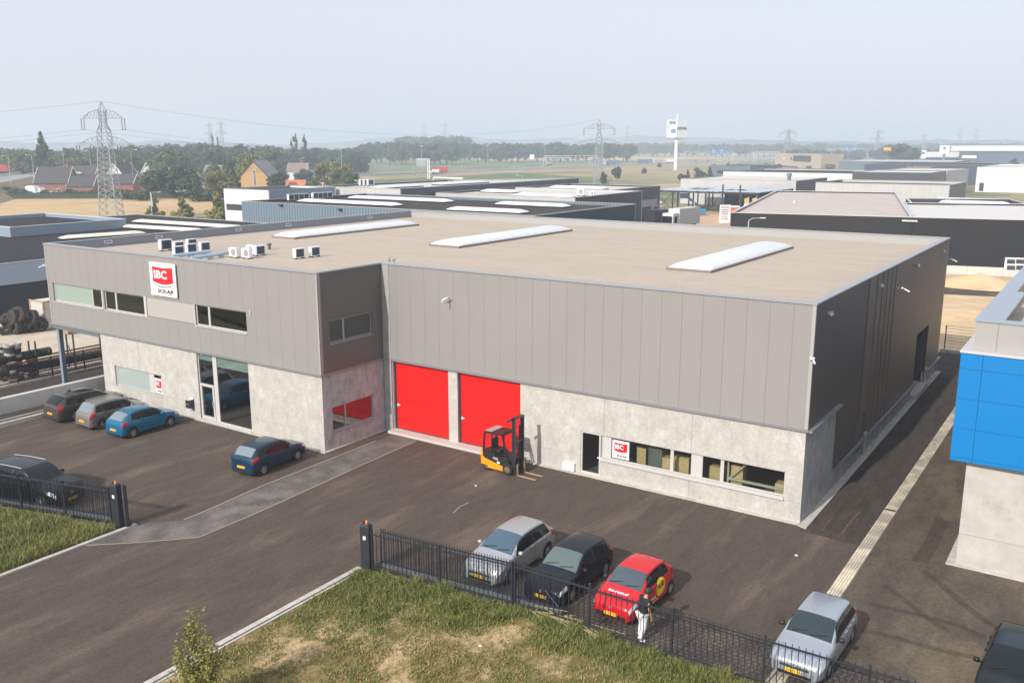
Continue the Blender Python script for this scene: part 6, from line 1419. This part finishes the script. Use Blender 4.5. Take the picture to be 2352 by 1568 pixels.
for x,y,dp,k in ((18,358,300,0),(72,355,330,0),(144,347,370,0),(205,346,400,0),(689,363,470,1),(948,353,600,0),(1059,356,700,1),(1183,350,860,1),(1240,352,900,1),(1330,350,960,1),(1398,349,980,1),(1465,345,1040,1),(1525,344,1100,1),(1648,344,1100,1),(1730,342,1300,1)): lamp(LL if not k else LR,x,y,dp,'slim single arm lamp along the road','slim single arm road lamps',3.9 if x<210 else -.3)
for x,y,dp,k,lab in ((300,343,330,1,'lamp with bright head right of the big left pylon'),(345,441,190,1,'curved lamp beside the white mast at the field edge'),(834,414,230,0,'curved lamp behind the three far outdoor units'),(1200,402,300,0,'lamp before the green meadow'),(1498,473,182,1,'bowed lamp left of the black trailer'),(1720,500,120,1,'lamp with round head before the anthracite hall'),(2255,408,330,0,'lamp in front of the big white hall'),(1948,403,300,0,'small lamp on the white long hall front'),(1596,433,190,0,'thin pole at the building site')): lamp(LR if k else LL,x,y,dp,lab,'single lamps between the halls')
# white flag mast beside the curved lamp
p = VP(345,441,205); t = thing('flag_mast','white flag mast with furled white banner at the field edge','flag',(p[0],p[1],-.2)); m = MB(); m.tube((p[0],p[1],-.2),(p[0],p[1],p[2]),.09,.05,8); m.build('mast', white, t); m = MB(); m.tube((p[0]+.15,p[1],p[2]-.3),(p[0]+.25,p[1],p[2]-3.2),.12,.25,8); m.build('banner', white, t)
for i,(x,lab) in enumerate(((1720,'left flagpole with white and ochre flag at the building site'),(1738,'right flagpole with white and ochre flag at the building site'))):
    p = VP(x,452,196); t = thing('flagpole',lab,'flag',(p[0],p[1],-.1),0,'flagpoles at the building site'); m = MB(); m.tube((p[0],p[1],-.1),(p[0],p[1],p[2]),.09,.05,8); m.build('pole', wht, t)
    m = MB(); m.mat(0); m.grid([[(p[0]-1.0+.12*math.sin(z*2),p[1]-.1,p[2]-.4-z),(p[0]-.08,p[1],p[2]-.2-z)] for z in (1.2,1.8,2.4,3.)]); m.mat(1); m.grid([[(p[0]-.9,p[1]-.1,p[2]-.4-z),(p[0]-.08,p[1],p[2]-.2-z)] for z in (0,.6,1.2)]); m.build('flag', [wht, PM('flag ochre', (.5,.38,.12))], t)
# high sign mast
p = VP(1556,262,640); t = thing('sign_mast','tall white advertising mast with turned square boards','sign mast',(p[0],p[1],-.3)); z0 = VP(1556,316,640)[2]; z1 = VP(1556,276,640)[2]; hw_ = 3.0
m = MB(); m.tube((p[0],p[1],-.3),(p[0],p[1],z0),1.25,1.05,16); m.tube((p[0],p[1],z0),(p[0],p[1],p[2]),.5,.35,10); m.build('mast', white, t)
d1 = Vector((math.cos(sd_),math.sin(sd_),0)); nn_ = Vector((d1.y,-d1.x,0)); c = Vector((p[0],p[1],0))
a_ = c-d1*7.0+nn_*.5; b_ = c-d1*.6+nn_*3.2; e_ = c+d1*6.9+nn_*.5
def brd(a, b, za, zb, m_, nm, off=0):
    mb = MB(); n2 = (b-a).cross(Vector((0,0,1))).normalized()*.25; o_ = n2.normalized()*off if off else Vector(); q_ = [a+o_,b+o_,b+n2*-1+o_,a+n2*-1+o_] ; mb.prism([tuple(v)[:2] for v in q_], za, zb); return mb.build(nm, m_, t, fixn=True)
brd(a_,b_,z0,z1,white,'board'); brd(b_,e_,z0,z1,PM('board pale', (.62,.65,.66)),'board')
L_ = z1-z0
brd(a_*.8+b_*.2,a_*.1+b_*.9,z0+L_*.74,z0+L_*.96,PM('picture teal', (.12,.25,.28)),'picture',.1); brd(a_*.6+b_*.4,a_*.1+b_*.9,z0+L_*.25,z0+L_*.48,PM('picture blue', (.10,.22,.34)),'picture',.1); brd(a_*.9+b_*.1,a_*.8+b_*.2,z0+L_*.45,z0+L_*.72,PM('picture red', (.5,.2,.18)),'picture',.1)
brd(b_*.97+e_*.03,e_*.97+b_*.03,z0+L_*.44,z0+L_*.60,PM('picture dark', (.16,.13,.12)),'picture',.1)
m = MB()
for k in range(9): q_ = a_*(1-k/8)+e_*(k/8); m.bar(q_+nn_*.8+Vector((0,0,z0-1.3)),q_+nn_*.8+Vector((0,0,z0)),.15)
m.bar(a_+nn_*.8+Vector((0,0,z0-1.2)),e_+nn_*.8+Vector((0,0,z0-1.2)),.25); m.build('maintenance_frame', steelb, t)
def gantry(label, x0, x1, ytop, depth, ybase, signs, d2=None):
    a, b = Vector(VP(x0,ytop,depth)), Vector(VP(x1,ytop,d2 or depth)); t = thing('sign_gantry', label, 'gantry', (a.x,a.y,-.3)); h = a.z; m = MB()
    for p_ in (a,b):
        for s_ in (-1.3,1.3): m.bar((p_.x+s_,p_.y+s_,-.3),(p_.x+s_*.3,p_.y+s_*.3,h),.4)
    m.build('gantry_leg', lampm, t); m = MB()
    for z in (h,h-1.8): m.bar((a.x,a.y,z),(b.x,b.y,z),.5)
    n_ = 18
    for k in range(n_): p_ = a*(1-k/n_)+b*(k/n_); q_ = a*(1-(k+1)/n_)+b*((k+1)/n_); m.bar((p_.x,p_.y,h-(0 if k%2 else 1.8)),(q_.x,q_.y,h-(1.8 if k%2 else 0)),.25)
    m.build('gantry_truss', lampm, t)
    for (sx0,sx1,sy0,sy1,m_) in signs:
        A_,B_ = Vector(VP(sx0,sy0,depth*.995)),Vector(VP(sx1,sy1,depth*.995)); m = MB(); m.prism([(A_.x,A_.y),(B_.x,B_.y),(B_.x-.3,B_.y+.4),(A_.x-.3,A_.y+.4)],B_.z,A_.z); so = m.build('sign_panel', m_, t, fixn=True)
        if m_ is sb_:
            m = MB()
            for k in range(3): zz = A_.z-(A_.z-B_.z)*(.22+.27*k); C_ = A_*.85+B_*.15; D_ = A_*.3+B_*.7; m.prism([(C_.x+.1,C_.y-.25),(D_.x+.1,D_.y-.25),(D_.x,D_.y-.1),(C_.x,C_.y-.1)],zz-.35,zz)
            m.build('sign_text_bars', white, so)
    return t
sb_ = PM('sign blue', (.02,.16,.48), rough=.4); sk_ = PM('matrix sign', (.03,.035,.05), rough=.3)
gantry('motorway gantry with four small dark matrix signs', 1252, 1372, 358, 800, 383, [(1314,1320,358,364,sk_),(1325,1330,358,364,sk_),(1335,1340,358,364,sk_),(1345,1350,358,364,sk_)])
gantry('motorway gantry with two blue direction signs', 1573, 1684, 348, 960, 369, [(1634,1647,343,352,sb_),(1652,1665,342,352,sb_)], 1000)
gantry('far motorway gantry with pale beam left of the tan office', 1735, 1790, 349, 900, 366, [])
gantry('far motorway gantry with two light blue signs above the slate hall', 1903, 1984, 342, 1250, 352, [(1941,1953,338,346,sb_),(1958,1970,337,346,sb_)])
for x,y0_,y1_,dp,w_,lab,m_ in ((1222,355,386,780,5,'small white info board beside the motorway',white),(2039,339,347,700,8,'orange advertising board on a pole',PM('board orange', (.80,.40,.05)))):
    p = VP(x,y0_,dp); hw_ = w_*dp/F; zb_ = VP(x,y0_+(11 if x<1300 else 7),dp)[2]; t = thing('billboard',lab,'billboard',(p[0],p[1],-.3)); m = MB(); m.prism([tuple(c_)[:2] for c_ in (Vector(p)-d1*hw_,Vector(p)+d1*hw_,Vector(p)+d1*hw_-nn_*.3,Vector(p)-d1*hw_-nn_*.3)],zb_,p[2]); m.build('board', m_, t, fixn=True); m = MB(); m.tube((p[0],p[1]+.5,-.3),(p[0],p[1]+.5,zb_),.3,n=8); m.build('post', steelb, t)
p = VP(968,367,470); t = thing('field_sign','grey framed square sign with white posts in the meadow','sign',(p[0],p[1],-.3)); m = MB(); z_ = p[2]
c0_ = Vector((p[0],p[1],0)); 
for k in (0,.9): q_ = c0_+d1*(3.2+k); m.bar(q_+Vector((0,0,-.3)),q_+Vector((0,0,z_+.5)),.4)
m.bar(c0_-d1*3+Vector((0,0,z_+.3)),c0_+d1*3.2+Vector((0,0,z_+.3)),.4); m.build('posts', white, t); m = MB(); q_ = [c0_-d1*2.6+nn_*.2,c0_+d1*2.4+nn_*.2,c0_+d1*2.4,c0_-d1*2.6]; m.prism([tuple(v)[:2] for v in q_],z_-3.2,z_); m.build('board', PM('board grey', (.34,.36,.38)), t, fixn=True)
# ---------------------------------------------------------------- far vehicles
def truck(label, x, depth, L_, h, box_m, cab_m, cabside=1, name='truck', zb=-.2, yaw=0., cat='truck', cab=True):
    p = VP(x,336,depth); t = thing(name, label, cat, (0,0,0)); m = MB(); m.box(-L_/2,L_/2,-1.25,1.25,1.1,h); m.build('cargo_box', box_m, t)
    if cab:
        m = MB(); c0 = cabside*(L_/2+.3); c1 = cabside*(L_/2+2.5); lo,hi = min(c0,c1),max(c0,c1); xz(m,[(lo,.6),(hi,.6),(hi-(.0 if cabside<0 else .3),h*.82),(lo+(.3 if cabside<0 else 0),h*.82)],-1.2,1.2); co = m.build('cab', cab_m, t, fixn=True)
        m = MB(); xx = c1; m.box(min(xx,xx-cabside*.02)-.01,max(xx,xx+cabside*.02),-1.05,1.05,1.7,h*.7); m.build('windscreen', carglass, co); m = MB(); m.box((lo+hi)/2-.4,(lo+hi)/2+.6,-1.22,-1.205,1.7,h*.68); m.build('side_window', carglass, co)
    m = MB()
    for xx in ([-L_*.38,-L_*.26,L_*.1]+([cabside*(L_/2+1.5)] if cab else [])):
        m.lathe([(.01,-1.2),(.5,-1.2),(.5,1.2),(.01,1.2)],(xx,0,.5),'Y',12)
    m.build('wheels', rubber, t); m = MB(); m.box(-L_/2,L_/2,-.5,.5,.8,1.05); m.build('chassis', darkmet, t)
    t.location = (p[0],p[1],zb); t.rotation_euler = (0,0,sd_+yaw); return t
tb = PM('truck blue', (.06,.14,.28), rough=.4); tw = PM('truck white', (.66,.67,.68), rough=.4); trd = PM('truck red', (.42,.03,.03), rough=.4)
truck('blue box lorry left on the motorway', 1408, 820, 12, 3.9, tb, tw, -1); truck('blue box lorry with white cab right of the first one', 1482, 880, 14.5, 4, tb, tw, 1, yaw=.1); truck('white lorry left of the sign mast foot', 1544, 900, 11, 4, tw, tw, -1)
truck('grey curtain lorry under the far gantry', 1790*0+1781+10-0, 960, 12, 4, PM('truck grey', (.3,.31,.33)), PM('truck peach', (.6,.5,.42)), -1)
truck('red tanker lorry on the motorway', 1010, 560, 9, 3.9, trd, trd, -1); truck('white delivery van in front of the red lorry', 1000, 545, 4.2, 2.9, tw, tw, -1, name='van', cat='van')
truck('white tow truck near the left gantry leg', 1262, 780, 5, 1.6, darkmet, tw, -1); truck('red lorry at the left edge on the raised road', 2, 420, 10, 4, trd, trd, -1, zb=4.1)
o = truck('big white lorry parked behind the warehouse roof', 1578, 178, 8, 4.3, PM('truck box white', (.58,.57,.55), rough=.5), tw, -1, yaw=1.25, zb=-.05); o.rotation_euler = (0,0,math.pi/2*.93)
o = truck('black box trailer left of the big white lorry', 1515, 180, 6, 3.8, PM('trailer black', (.03,.035,.04), rough=.4), tw, -1, zb=-.05, name='trailer', cat='trailer', cab=False); o.rotation_euler = (0,0,math.pi/2*.93)
p = VP(1532,336,196); t = thing('blue_crane','blue mobile crane carrier behind the parked lorries','crane',(p[0],p[1],0)); cbm = PM('crane blue', (.02,.22,.42), rough=.4)
m = MB(); m.obox((p[0],p[1],1.2),5,1.2,.5,Matrix.Rotation(sd_,3,'Z')); m.obox((p[0]+1,p[1]+1,2.2),3.5,.9,.5,Matrix.Rotation(sd_,3,'Z')); m.build('chassis', cbm, t); m = MB(); m.obox((p[0]-2.6,p[1]-2,2.4),1.0,1.1,1.2,Matrix.Rotation(sd_,3,'Z')); m.build('cab', tw, t); m = MB(); m.obox((p[0]-2.6,p[1]-2,4.1),2.4,.5,.35,Matrix.Rotation(sd_,3,'Z')); m.build('boom', tw, t)
p = VP(1608,336,216); t = thing('scissor_lift','dark blue lifting machine with raised arm inside the steel frame','lift',(p[0],p[1],0)); m = MB(); m.obox((p[0],p[1],.9),1.8,1,.6,Matrix.Rotation(sd_,3,'Z')); m.build('base', cbm, t); m = MB(); m.bar((p[0]+1,p[1],1.5),(p[0]-2.4,p[1]-1,4.4),.5); m.build('arm', PM('lift navy', (.03,.05,.09)), t); m = MB(); m.obox((p[0]-3,p[1]-1.2,4.5),.9,.6,.6,Matrix.Rotation(sd_,3,'Z')); m.build('basket', PM('lift navy',(0,0,0)), t)
p = VP(1681,336,192); M_ = Matrix.Rotation(sd_,3,'Z')
t = thing('site_board','white site notice board beside the red box','sign',(p[0]-1,p[1]-1,0)); m = MB(); q0 = Vector((p[0],p[1],0)); m.obox(q0-d1*.75+Vector((0,0,2.0)),1.15,.08,1.9,M_); m.build('board', white, t)
m = MB()
for k,(w_,z_) in enumerate(((.9,3.4),(.75,2.9),(.8,2.45),(.7,2.0),(.6,1.5),(.75,1.0))): m.obox(q0-d1*.8+nn_*.1+Vector((0,0,z_)),w_,.02,.09,M_)
m.build('text_lines', PM('print brown', (.25,.12,.10)), t)
t = thing('red_cabin','small orange red cabin with white lid by the site board','cabin',(p[0]+1,p[1],0)); m = MB(); m.obox(q0+d1*1.35+Vector((0,0,1.7)),.8,.8,1.7,M_); m.build('cabin_wall', PM('cabin red', (.72,.13,.04)), t); m = MB(); m.obox(q0+d1*1.35+Vector((0,0,3.55)),.82,.82,.13,M_); m.build('cabin_lid', white, t)
qf = Shape(L=4.3,W=1.8,H=1.5)
far_cars = [(845,385,(.25,.26,.27)),(958,530,(.45,.42,.2)),(1190,700,(.3,.4,.55)),(1262,860,(.6,.6,.6)),(1355,900,(.55,.55,.56)),(1600,1000,(.1,.2,.3)),(1655,1000,(.6,.6,.62)),(1715,1000,(.5,.5,.5)),(1628,980,(.05,.12,.18))]
nm_ = ['grey car left on the motorway','yellow car by the field sign','pale blue car on the motorway','white car behind the gantry','pale car between gantry and pylon','dark blue car below the blue signs','white car right under the blue signs','light car far right on the motorway','dark teal car under the gantry']
for k,(x,dp,c_) in enumerate(far_cars):
    p = VP(x,336,dp); t = thing('moving_car', nm_[k], 'car', (0,0,0)); m = MB(); xz(m,[(-2.1,.3),(2.1,.3),(2.15,.75),(1.2,.95),(-2.1,1.0)],-.85,.85); xz(m,[(1.1,.95),(.4,1.45),(-1.3,1.48),(-2.0,1.0)],-.72,.72); m.build('body', PM('far paint %d'%k, c_, rough=.3), t, fixn=True)
    m = MB(); xz(m,[(.85,1.0),(.35,1.38),(-1.25,1.4),(-1.7,1.05)],-.735,.735); m.build('windows', carglass, t, fixn=True); m = MB()
    for xx in (-1.3,1.3): m.lathe([(.01,-.86),(.32,-.86),(.32,.86),(.01,.86)],(xx,0,.32),'Y',12)
    m.build('wheels', rubber, t); t.location = (p[0],p[1],-.15); t.rotation_euler = (0,0,sd_)
# sand heap behind the side lane and yard mesh fence
sm = MB(); rows = []
rr = random.Random(5)
cx3,cy3 = G(2250,655); 
for i in range(17):
    row_ = []
    for j_ in range(17):
        u,v = (i-8)/8,(j_-8)/8; r_ = math.hypot(u,v); row_.append((cx3+u*6,cy3+v*4,-.1+1.5*max(0,1-r_)**1.1+.06*rr.random()))
    rows.append(row_)
sm.grid(rows); setting('sand_heap', sm, sand, smooth=True)
mf = thing('mesh_fence','thin dark mesh fence at the end of the side lane','fence',(49.3,45,0)); m = MB()
for k in range(6): m.bar((49.2+k*2.5,45.3,0),(49.2+k*2.5,45.3,2.1),.08)
m.build('post', darkmet, mf); m = MB()
for k in range(9): m.bar((49.2,45.3,.15+k*.24),(61.7,45.3,.15+k*.24),.02)
m.build('mesh_wires', darkmet, mf)
# ---------------------------------------------------------------- grass, weeds and the sapling
def blades(name, label, region, n_, hfun, mats, seed, dens=None, w=.012):
    rr = random.Random(seed); mb = MB(); x0,x1,y0,y1 = region; k = 0
    while k < n_:
        x,y = rr.uniform(x0,x1), rr.uniform(y0,y1); h = hfun(x,y,rr)
        if h <= 0: continue
        k += 1; a = rr.uniform(0,6.28); u = Vector((math.cos(a),math.sin(a),0))*w*rr.uniform(.7,1.6); ln = Vector((rr.gauss(0,.35),rr.gauss(0,.35),0))*h; p = Vector((x,y,.0))
        mb.mat(rr.randrange(len(mats))); mid = p+ln*.35+Vector((0,0,h*.6)); mb.poly([p-u,p+u,mid+u*.8,mid-u*.8]); mb.poly([mid-u*.8,mid+u*.8,p+ln+Vector((0,0,h*.95))])
    o = mb.build(name, mats); o['kind'] = 'stuff'; o['label'] = label; return o
gm_ = [PM('blade a', (.155,.185,.034), rough=.7), PM('blade b', (.17,.21,.045), rough=.7), PM('blade c', (.24,.22,.06), rough=.7), PM('blade d', (.065,.085,.022), rough=.7)]
gdry = [PM('dry blade a', (.30,.205,.085), rough=.8), PM('dry blade b', (.15,.13,.045), rough=.8), PM('dry blade c', (.40,.30,.15), rough=.8), gm_[1]]
from mathutils import noise as mn
def fy(x): return -8.95+(x-37.3)*.14 if x < 43.5 else -8.08+(x-43.5)*.022
def h_lush(x, y, rr):
    d = fy(x)-y
    if d < .05: return 0
    nn2 = mn.noise(Vector((x*.55,y*.55,0)))
    edge = 1.5+nn2*1.8+ 1.7*max(0,min(1,(42.2-x)/3.5))
    if x < 37.25: return 0
    pr_ = math.exp(-(d/max(edge,.4))**2*.9)
    if rr.random() > pr_: return 0
    return rr.uniform(.08,.36)*(.45+.55*pr_)*(.75+1.5*max(0,mn.noise(Vector((x*1.7,y*1.7,9)))))
blades('grass','tall green weeds and grass along the fence on the right verge',(37.2,62,-14,-7.5),60000,h_lush,gm_,1,w=.010)
def h_dry(x, y, rr):
    if fy(x)-y < .8: return 0
    if mn.noise(Vector((x*.8,y*.8,3)))+.5*mn.noise(Vector((x*2.6,y*2.6,1))) > .02 and rr.random() > .12: return 0
    return rr.uniform(.04,.15)
blades('grass','short dry grass with bare patches on the right verge',(37.3,58,-19,-8.5),60000,h_dry,gdry+[gm_[0],gm_[2]],2,w=.014)
def h_left(x, y, rr):
    if x > 25.8 or y > -13.9+(x-18.6)*.26-.15: return 0
    return rr.uniform(.12,.42)*(1.1+.6*mn.noise(Vector((x*.8,y*.8,7))))
blades('grass','lush green and ochre weeds on the left verge',(15,25.85,-22,-11.8),65000,h_left,gm_+[gm_[2]],3,w=.010)
t = thing('straw_bundle','dry straw stalks lying at the foot of the fence','straw',(45.3,-8.4,0)); m = MB(); rr = random.Random(9); bx,by = G(1265,1412)
for k in range(46):
    p = Vector((bx+rr.uniform(-.7,1.9),by+rr.uniform(-.35,.1)-.1,.1+rr.random()*.12)); a = rr.uniform(-1.0,.25); L_ = rr.uniform(.4,1.3); m.bar(p,p+Vector((math.cos(a)*L_,math.sin(a)*L_*.6,rr.uniform(-.05,.12))),.014)
m.build('stalks', PM('straw stalk', (.44,.35,.18), rough=.8), t)
for px,lab in (((1120,1118+0),''),): pass
for (x,y,lab,s_) in ((1093,1116,'tiny white scrap on the drive before the forklift',.05),(1103,1484,'white paper scrap on the dry grass',.05),(1829,1276,'white paper strip on the asphalt',.06)):
    gx,gy = G(x,y); m = MB(); m.prism([(gx-s_,gy-s_*.4),(gx+s_,gy-s_*.5),(gx+s_*.8,gy+s_*.5),(gx-s_*.7,gy+s_*.3)],.01,.05); tag(m.build('paper_scrap', white), lab, 'litter')
# sapling in the foreground
t = thing('sapling','leafy young sapling in the foreground at the kerb','sapling',(37.65,-18.9,0)); rr = random.Random(21); st = MB(); lf = MB()
base = Vector((*G(470,1640),0)); 
def stem(p, d, L_, r_, k, lean):
    n2 = int(L_/.09); q_ = p.copy()
    for i in range(n2):
        e = q_+d*.09+Vector((rr.gauss(0,.006),rr.gauss(0,.006),0)); st.tube(q_,e,r_*(1-i/n2)+.003,r_*(1-(i+1)/n2)+.003,5,False)
        f = i/n2
        if f > .12 or k < 2:
            for _ in range(4 if f < .75 else 3):
                c = e+Vector((rr.gauss(0,1),rr.gauss(0,1),rr.gauss(0,.6)))*(.10*(1-f*.6)); v = Vector((rr.gauss(0,1),rr.gauss(0,1),rr.gauss(.6,1))).normalized(); u = v.orthogonal().normalized(); w = v.cross(u); s_ = rr.uniform(.03,.055)
                lf.mat(rr.choice((0,0,1,2))); lf.poly([c-u*s_,c-w*s_*.6,c+u*s_,c+w*s_*.6])
        if k and f > .15 and rr.random() < .36: stem(e,(d+Vector((rr.gauss(0,.55),rr.gauss(0,.55),rr.uniform(-.1,.4)))).normalized(),L_*(1-f)*rr.uniform(.35,.65),r_*.5,k-1,0)
        q_ = e
X_ = Vector((U[0]*0+math.cos(sd_),math.sin(sd_),0))
for dx,L_ in ((-.50,2.4),(-.22,3.2),(-.05,3.5),(.12,2.8),(.35,2.5),(.6,1.9),(-.7,1.7),(0.,2.2),(.25,2.0),(-.35,2.0)):
    stem(base+X_*dx*.35, (Vector((0,0,1))+X_*dx*.32).normalized(), L_, .018, 2, 0)
for k in range(10):
    pass
st.build('stem', PM('sapling bark', (.14,.09,.05), rough=.8), t, smooth=True); lf.build('leaves', leafmats('sapling leaf', (.17,.19,.03), (.26,.24,.04), (.10,.12,.02)), t)
# ---------------------------------------------------------------- haze, light, world, camera
hz = MB(); hz.box(-4800,4800,-60,4800,-6,95); o = hz.build('haze', []) if 0 else None
me = bpy.data.meshes.new('haze'); me.from_pydata(hz.v, [], hz.f); o = bpy.data.objects.new('haze', me); col.objects.link(o); o['kind'] = 'stuff'; o['label'] = 'pale blue summer haze over the whole landscape'
vm = bpy.data.materials.new('haze air'); vm.use_nodes = True; N = vm.node_tree.nodes; N.clear(); ou = N.new('ShaderNodeOutputMaterial'); pv = N.new('ShaderNodeVolumePrincipled')
pv.inputs['Color'].default_value = (.76,.88,1.,1); pv.inputs['Density'].default_value = .00056; pv.inputs['Anisotropy'].default_value = .1
vm.node_tree.links.new(pv.outputs[0], ou.inputs['Volume']); me.materials.append(vm)
SUN = Vector((.135,1.55,-1.)).normalized()      # direction the sunlight travels
sl = bpy.data.lights.new('sun','SUN'); sl.energy = 4.2; sl.angle = R(.9); sl.color = (1.,.955,.88); so = bpy.data.objects.new('sun', sl); col.objects.link(so); so.rotation_euler = SUN.to_track_quat('-Z','Y').to_euler()
w = bpy.data.worlds.new('World'); scene.world = w; w.use_nodes = True; N = w.node_tree.nodes; bg = N['Background']; sk = N.new('ShaderNodeTexSky'); sk.sky_type = 'NISHITA'; sk.sun_disc = False
tos = -SUN; sk.sun_elevation = math.asin(tos.z); sk.sun_rotation = math.atan2(tos.x, tos.y); sk.altitude = 0; sk.air_density = 1.0; sk.dust_density = 3.5; sk.ozone_density = 1.5
mx = N.new('ShaderNodeMixRGB'); mx.inputs[0].default_value = .68; mx.inputs[2].default_value = (7.55,7.65,8.6,1); w.node_tree.links.new(sk.outputs[0], mx.inputs[1]); w.node_tree.links.new(mx.outputs[0], bg.inputs[0]); bg.inputs[1].default_value = .12
cd = bpy.data.cameras.new('camera'); cd.sensor_width = 36; cd.lens = 36*F/2352; cd.clip_start = .5; cd.clip_end = 30000
co = bpy.data.objects.new('camera', cd); col.objects.link(co); co.location = (CX,CY,H0); co.rotation_mode = 'QUATERNION'
co.rotation_quaternion = (Matrix.Rotation(-PHI,3,'Z') @ Matrix.Rotation(math.pi/2-TH,3,'X') @ Matrix.Rotation(-RO,3,'Z')).to_quaternion()
scene.camera = co
scene.view_settings.view_transform = 'Standard'; scene.view_settings.look = 'None'; scene.view_settings.exposure = .14; scene.view_settings.gamma = 1
cy = scene.cycles; cy.max_bounces = 6; cy.diffuse_bounces = 3; cy.glossy_bounces = 3; cy.transparent_max_bounces = 10; cy.volume_bounces = 1; cy.use_denoising = True
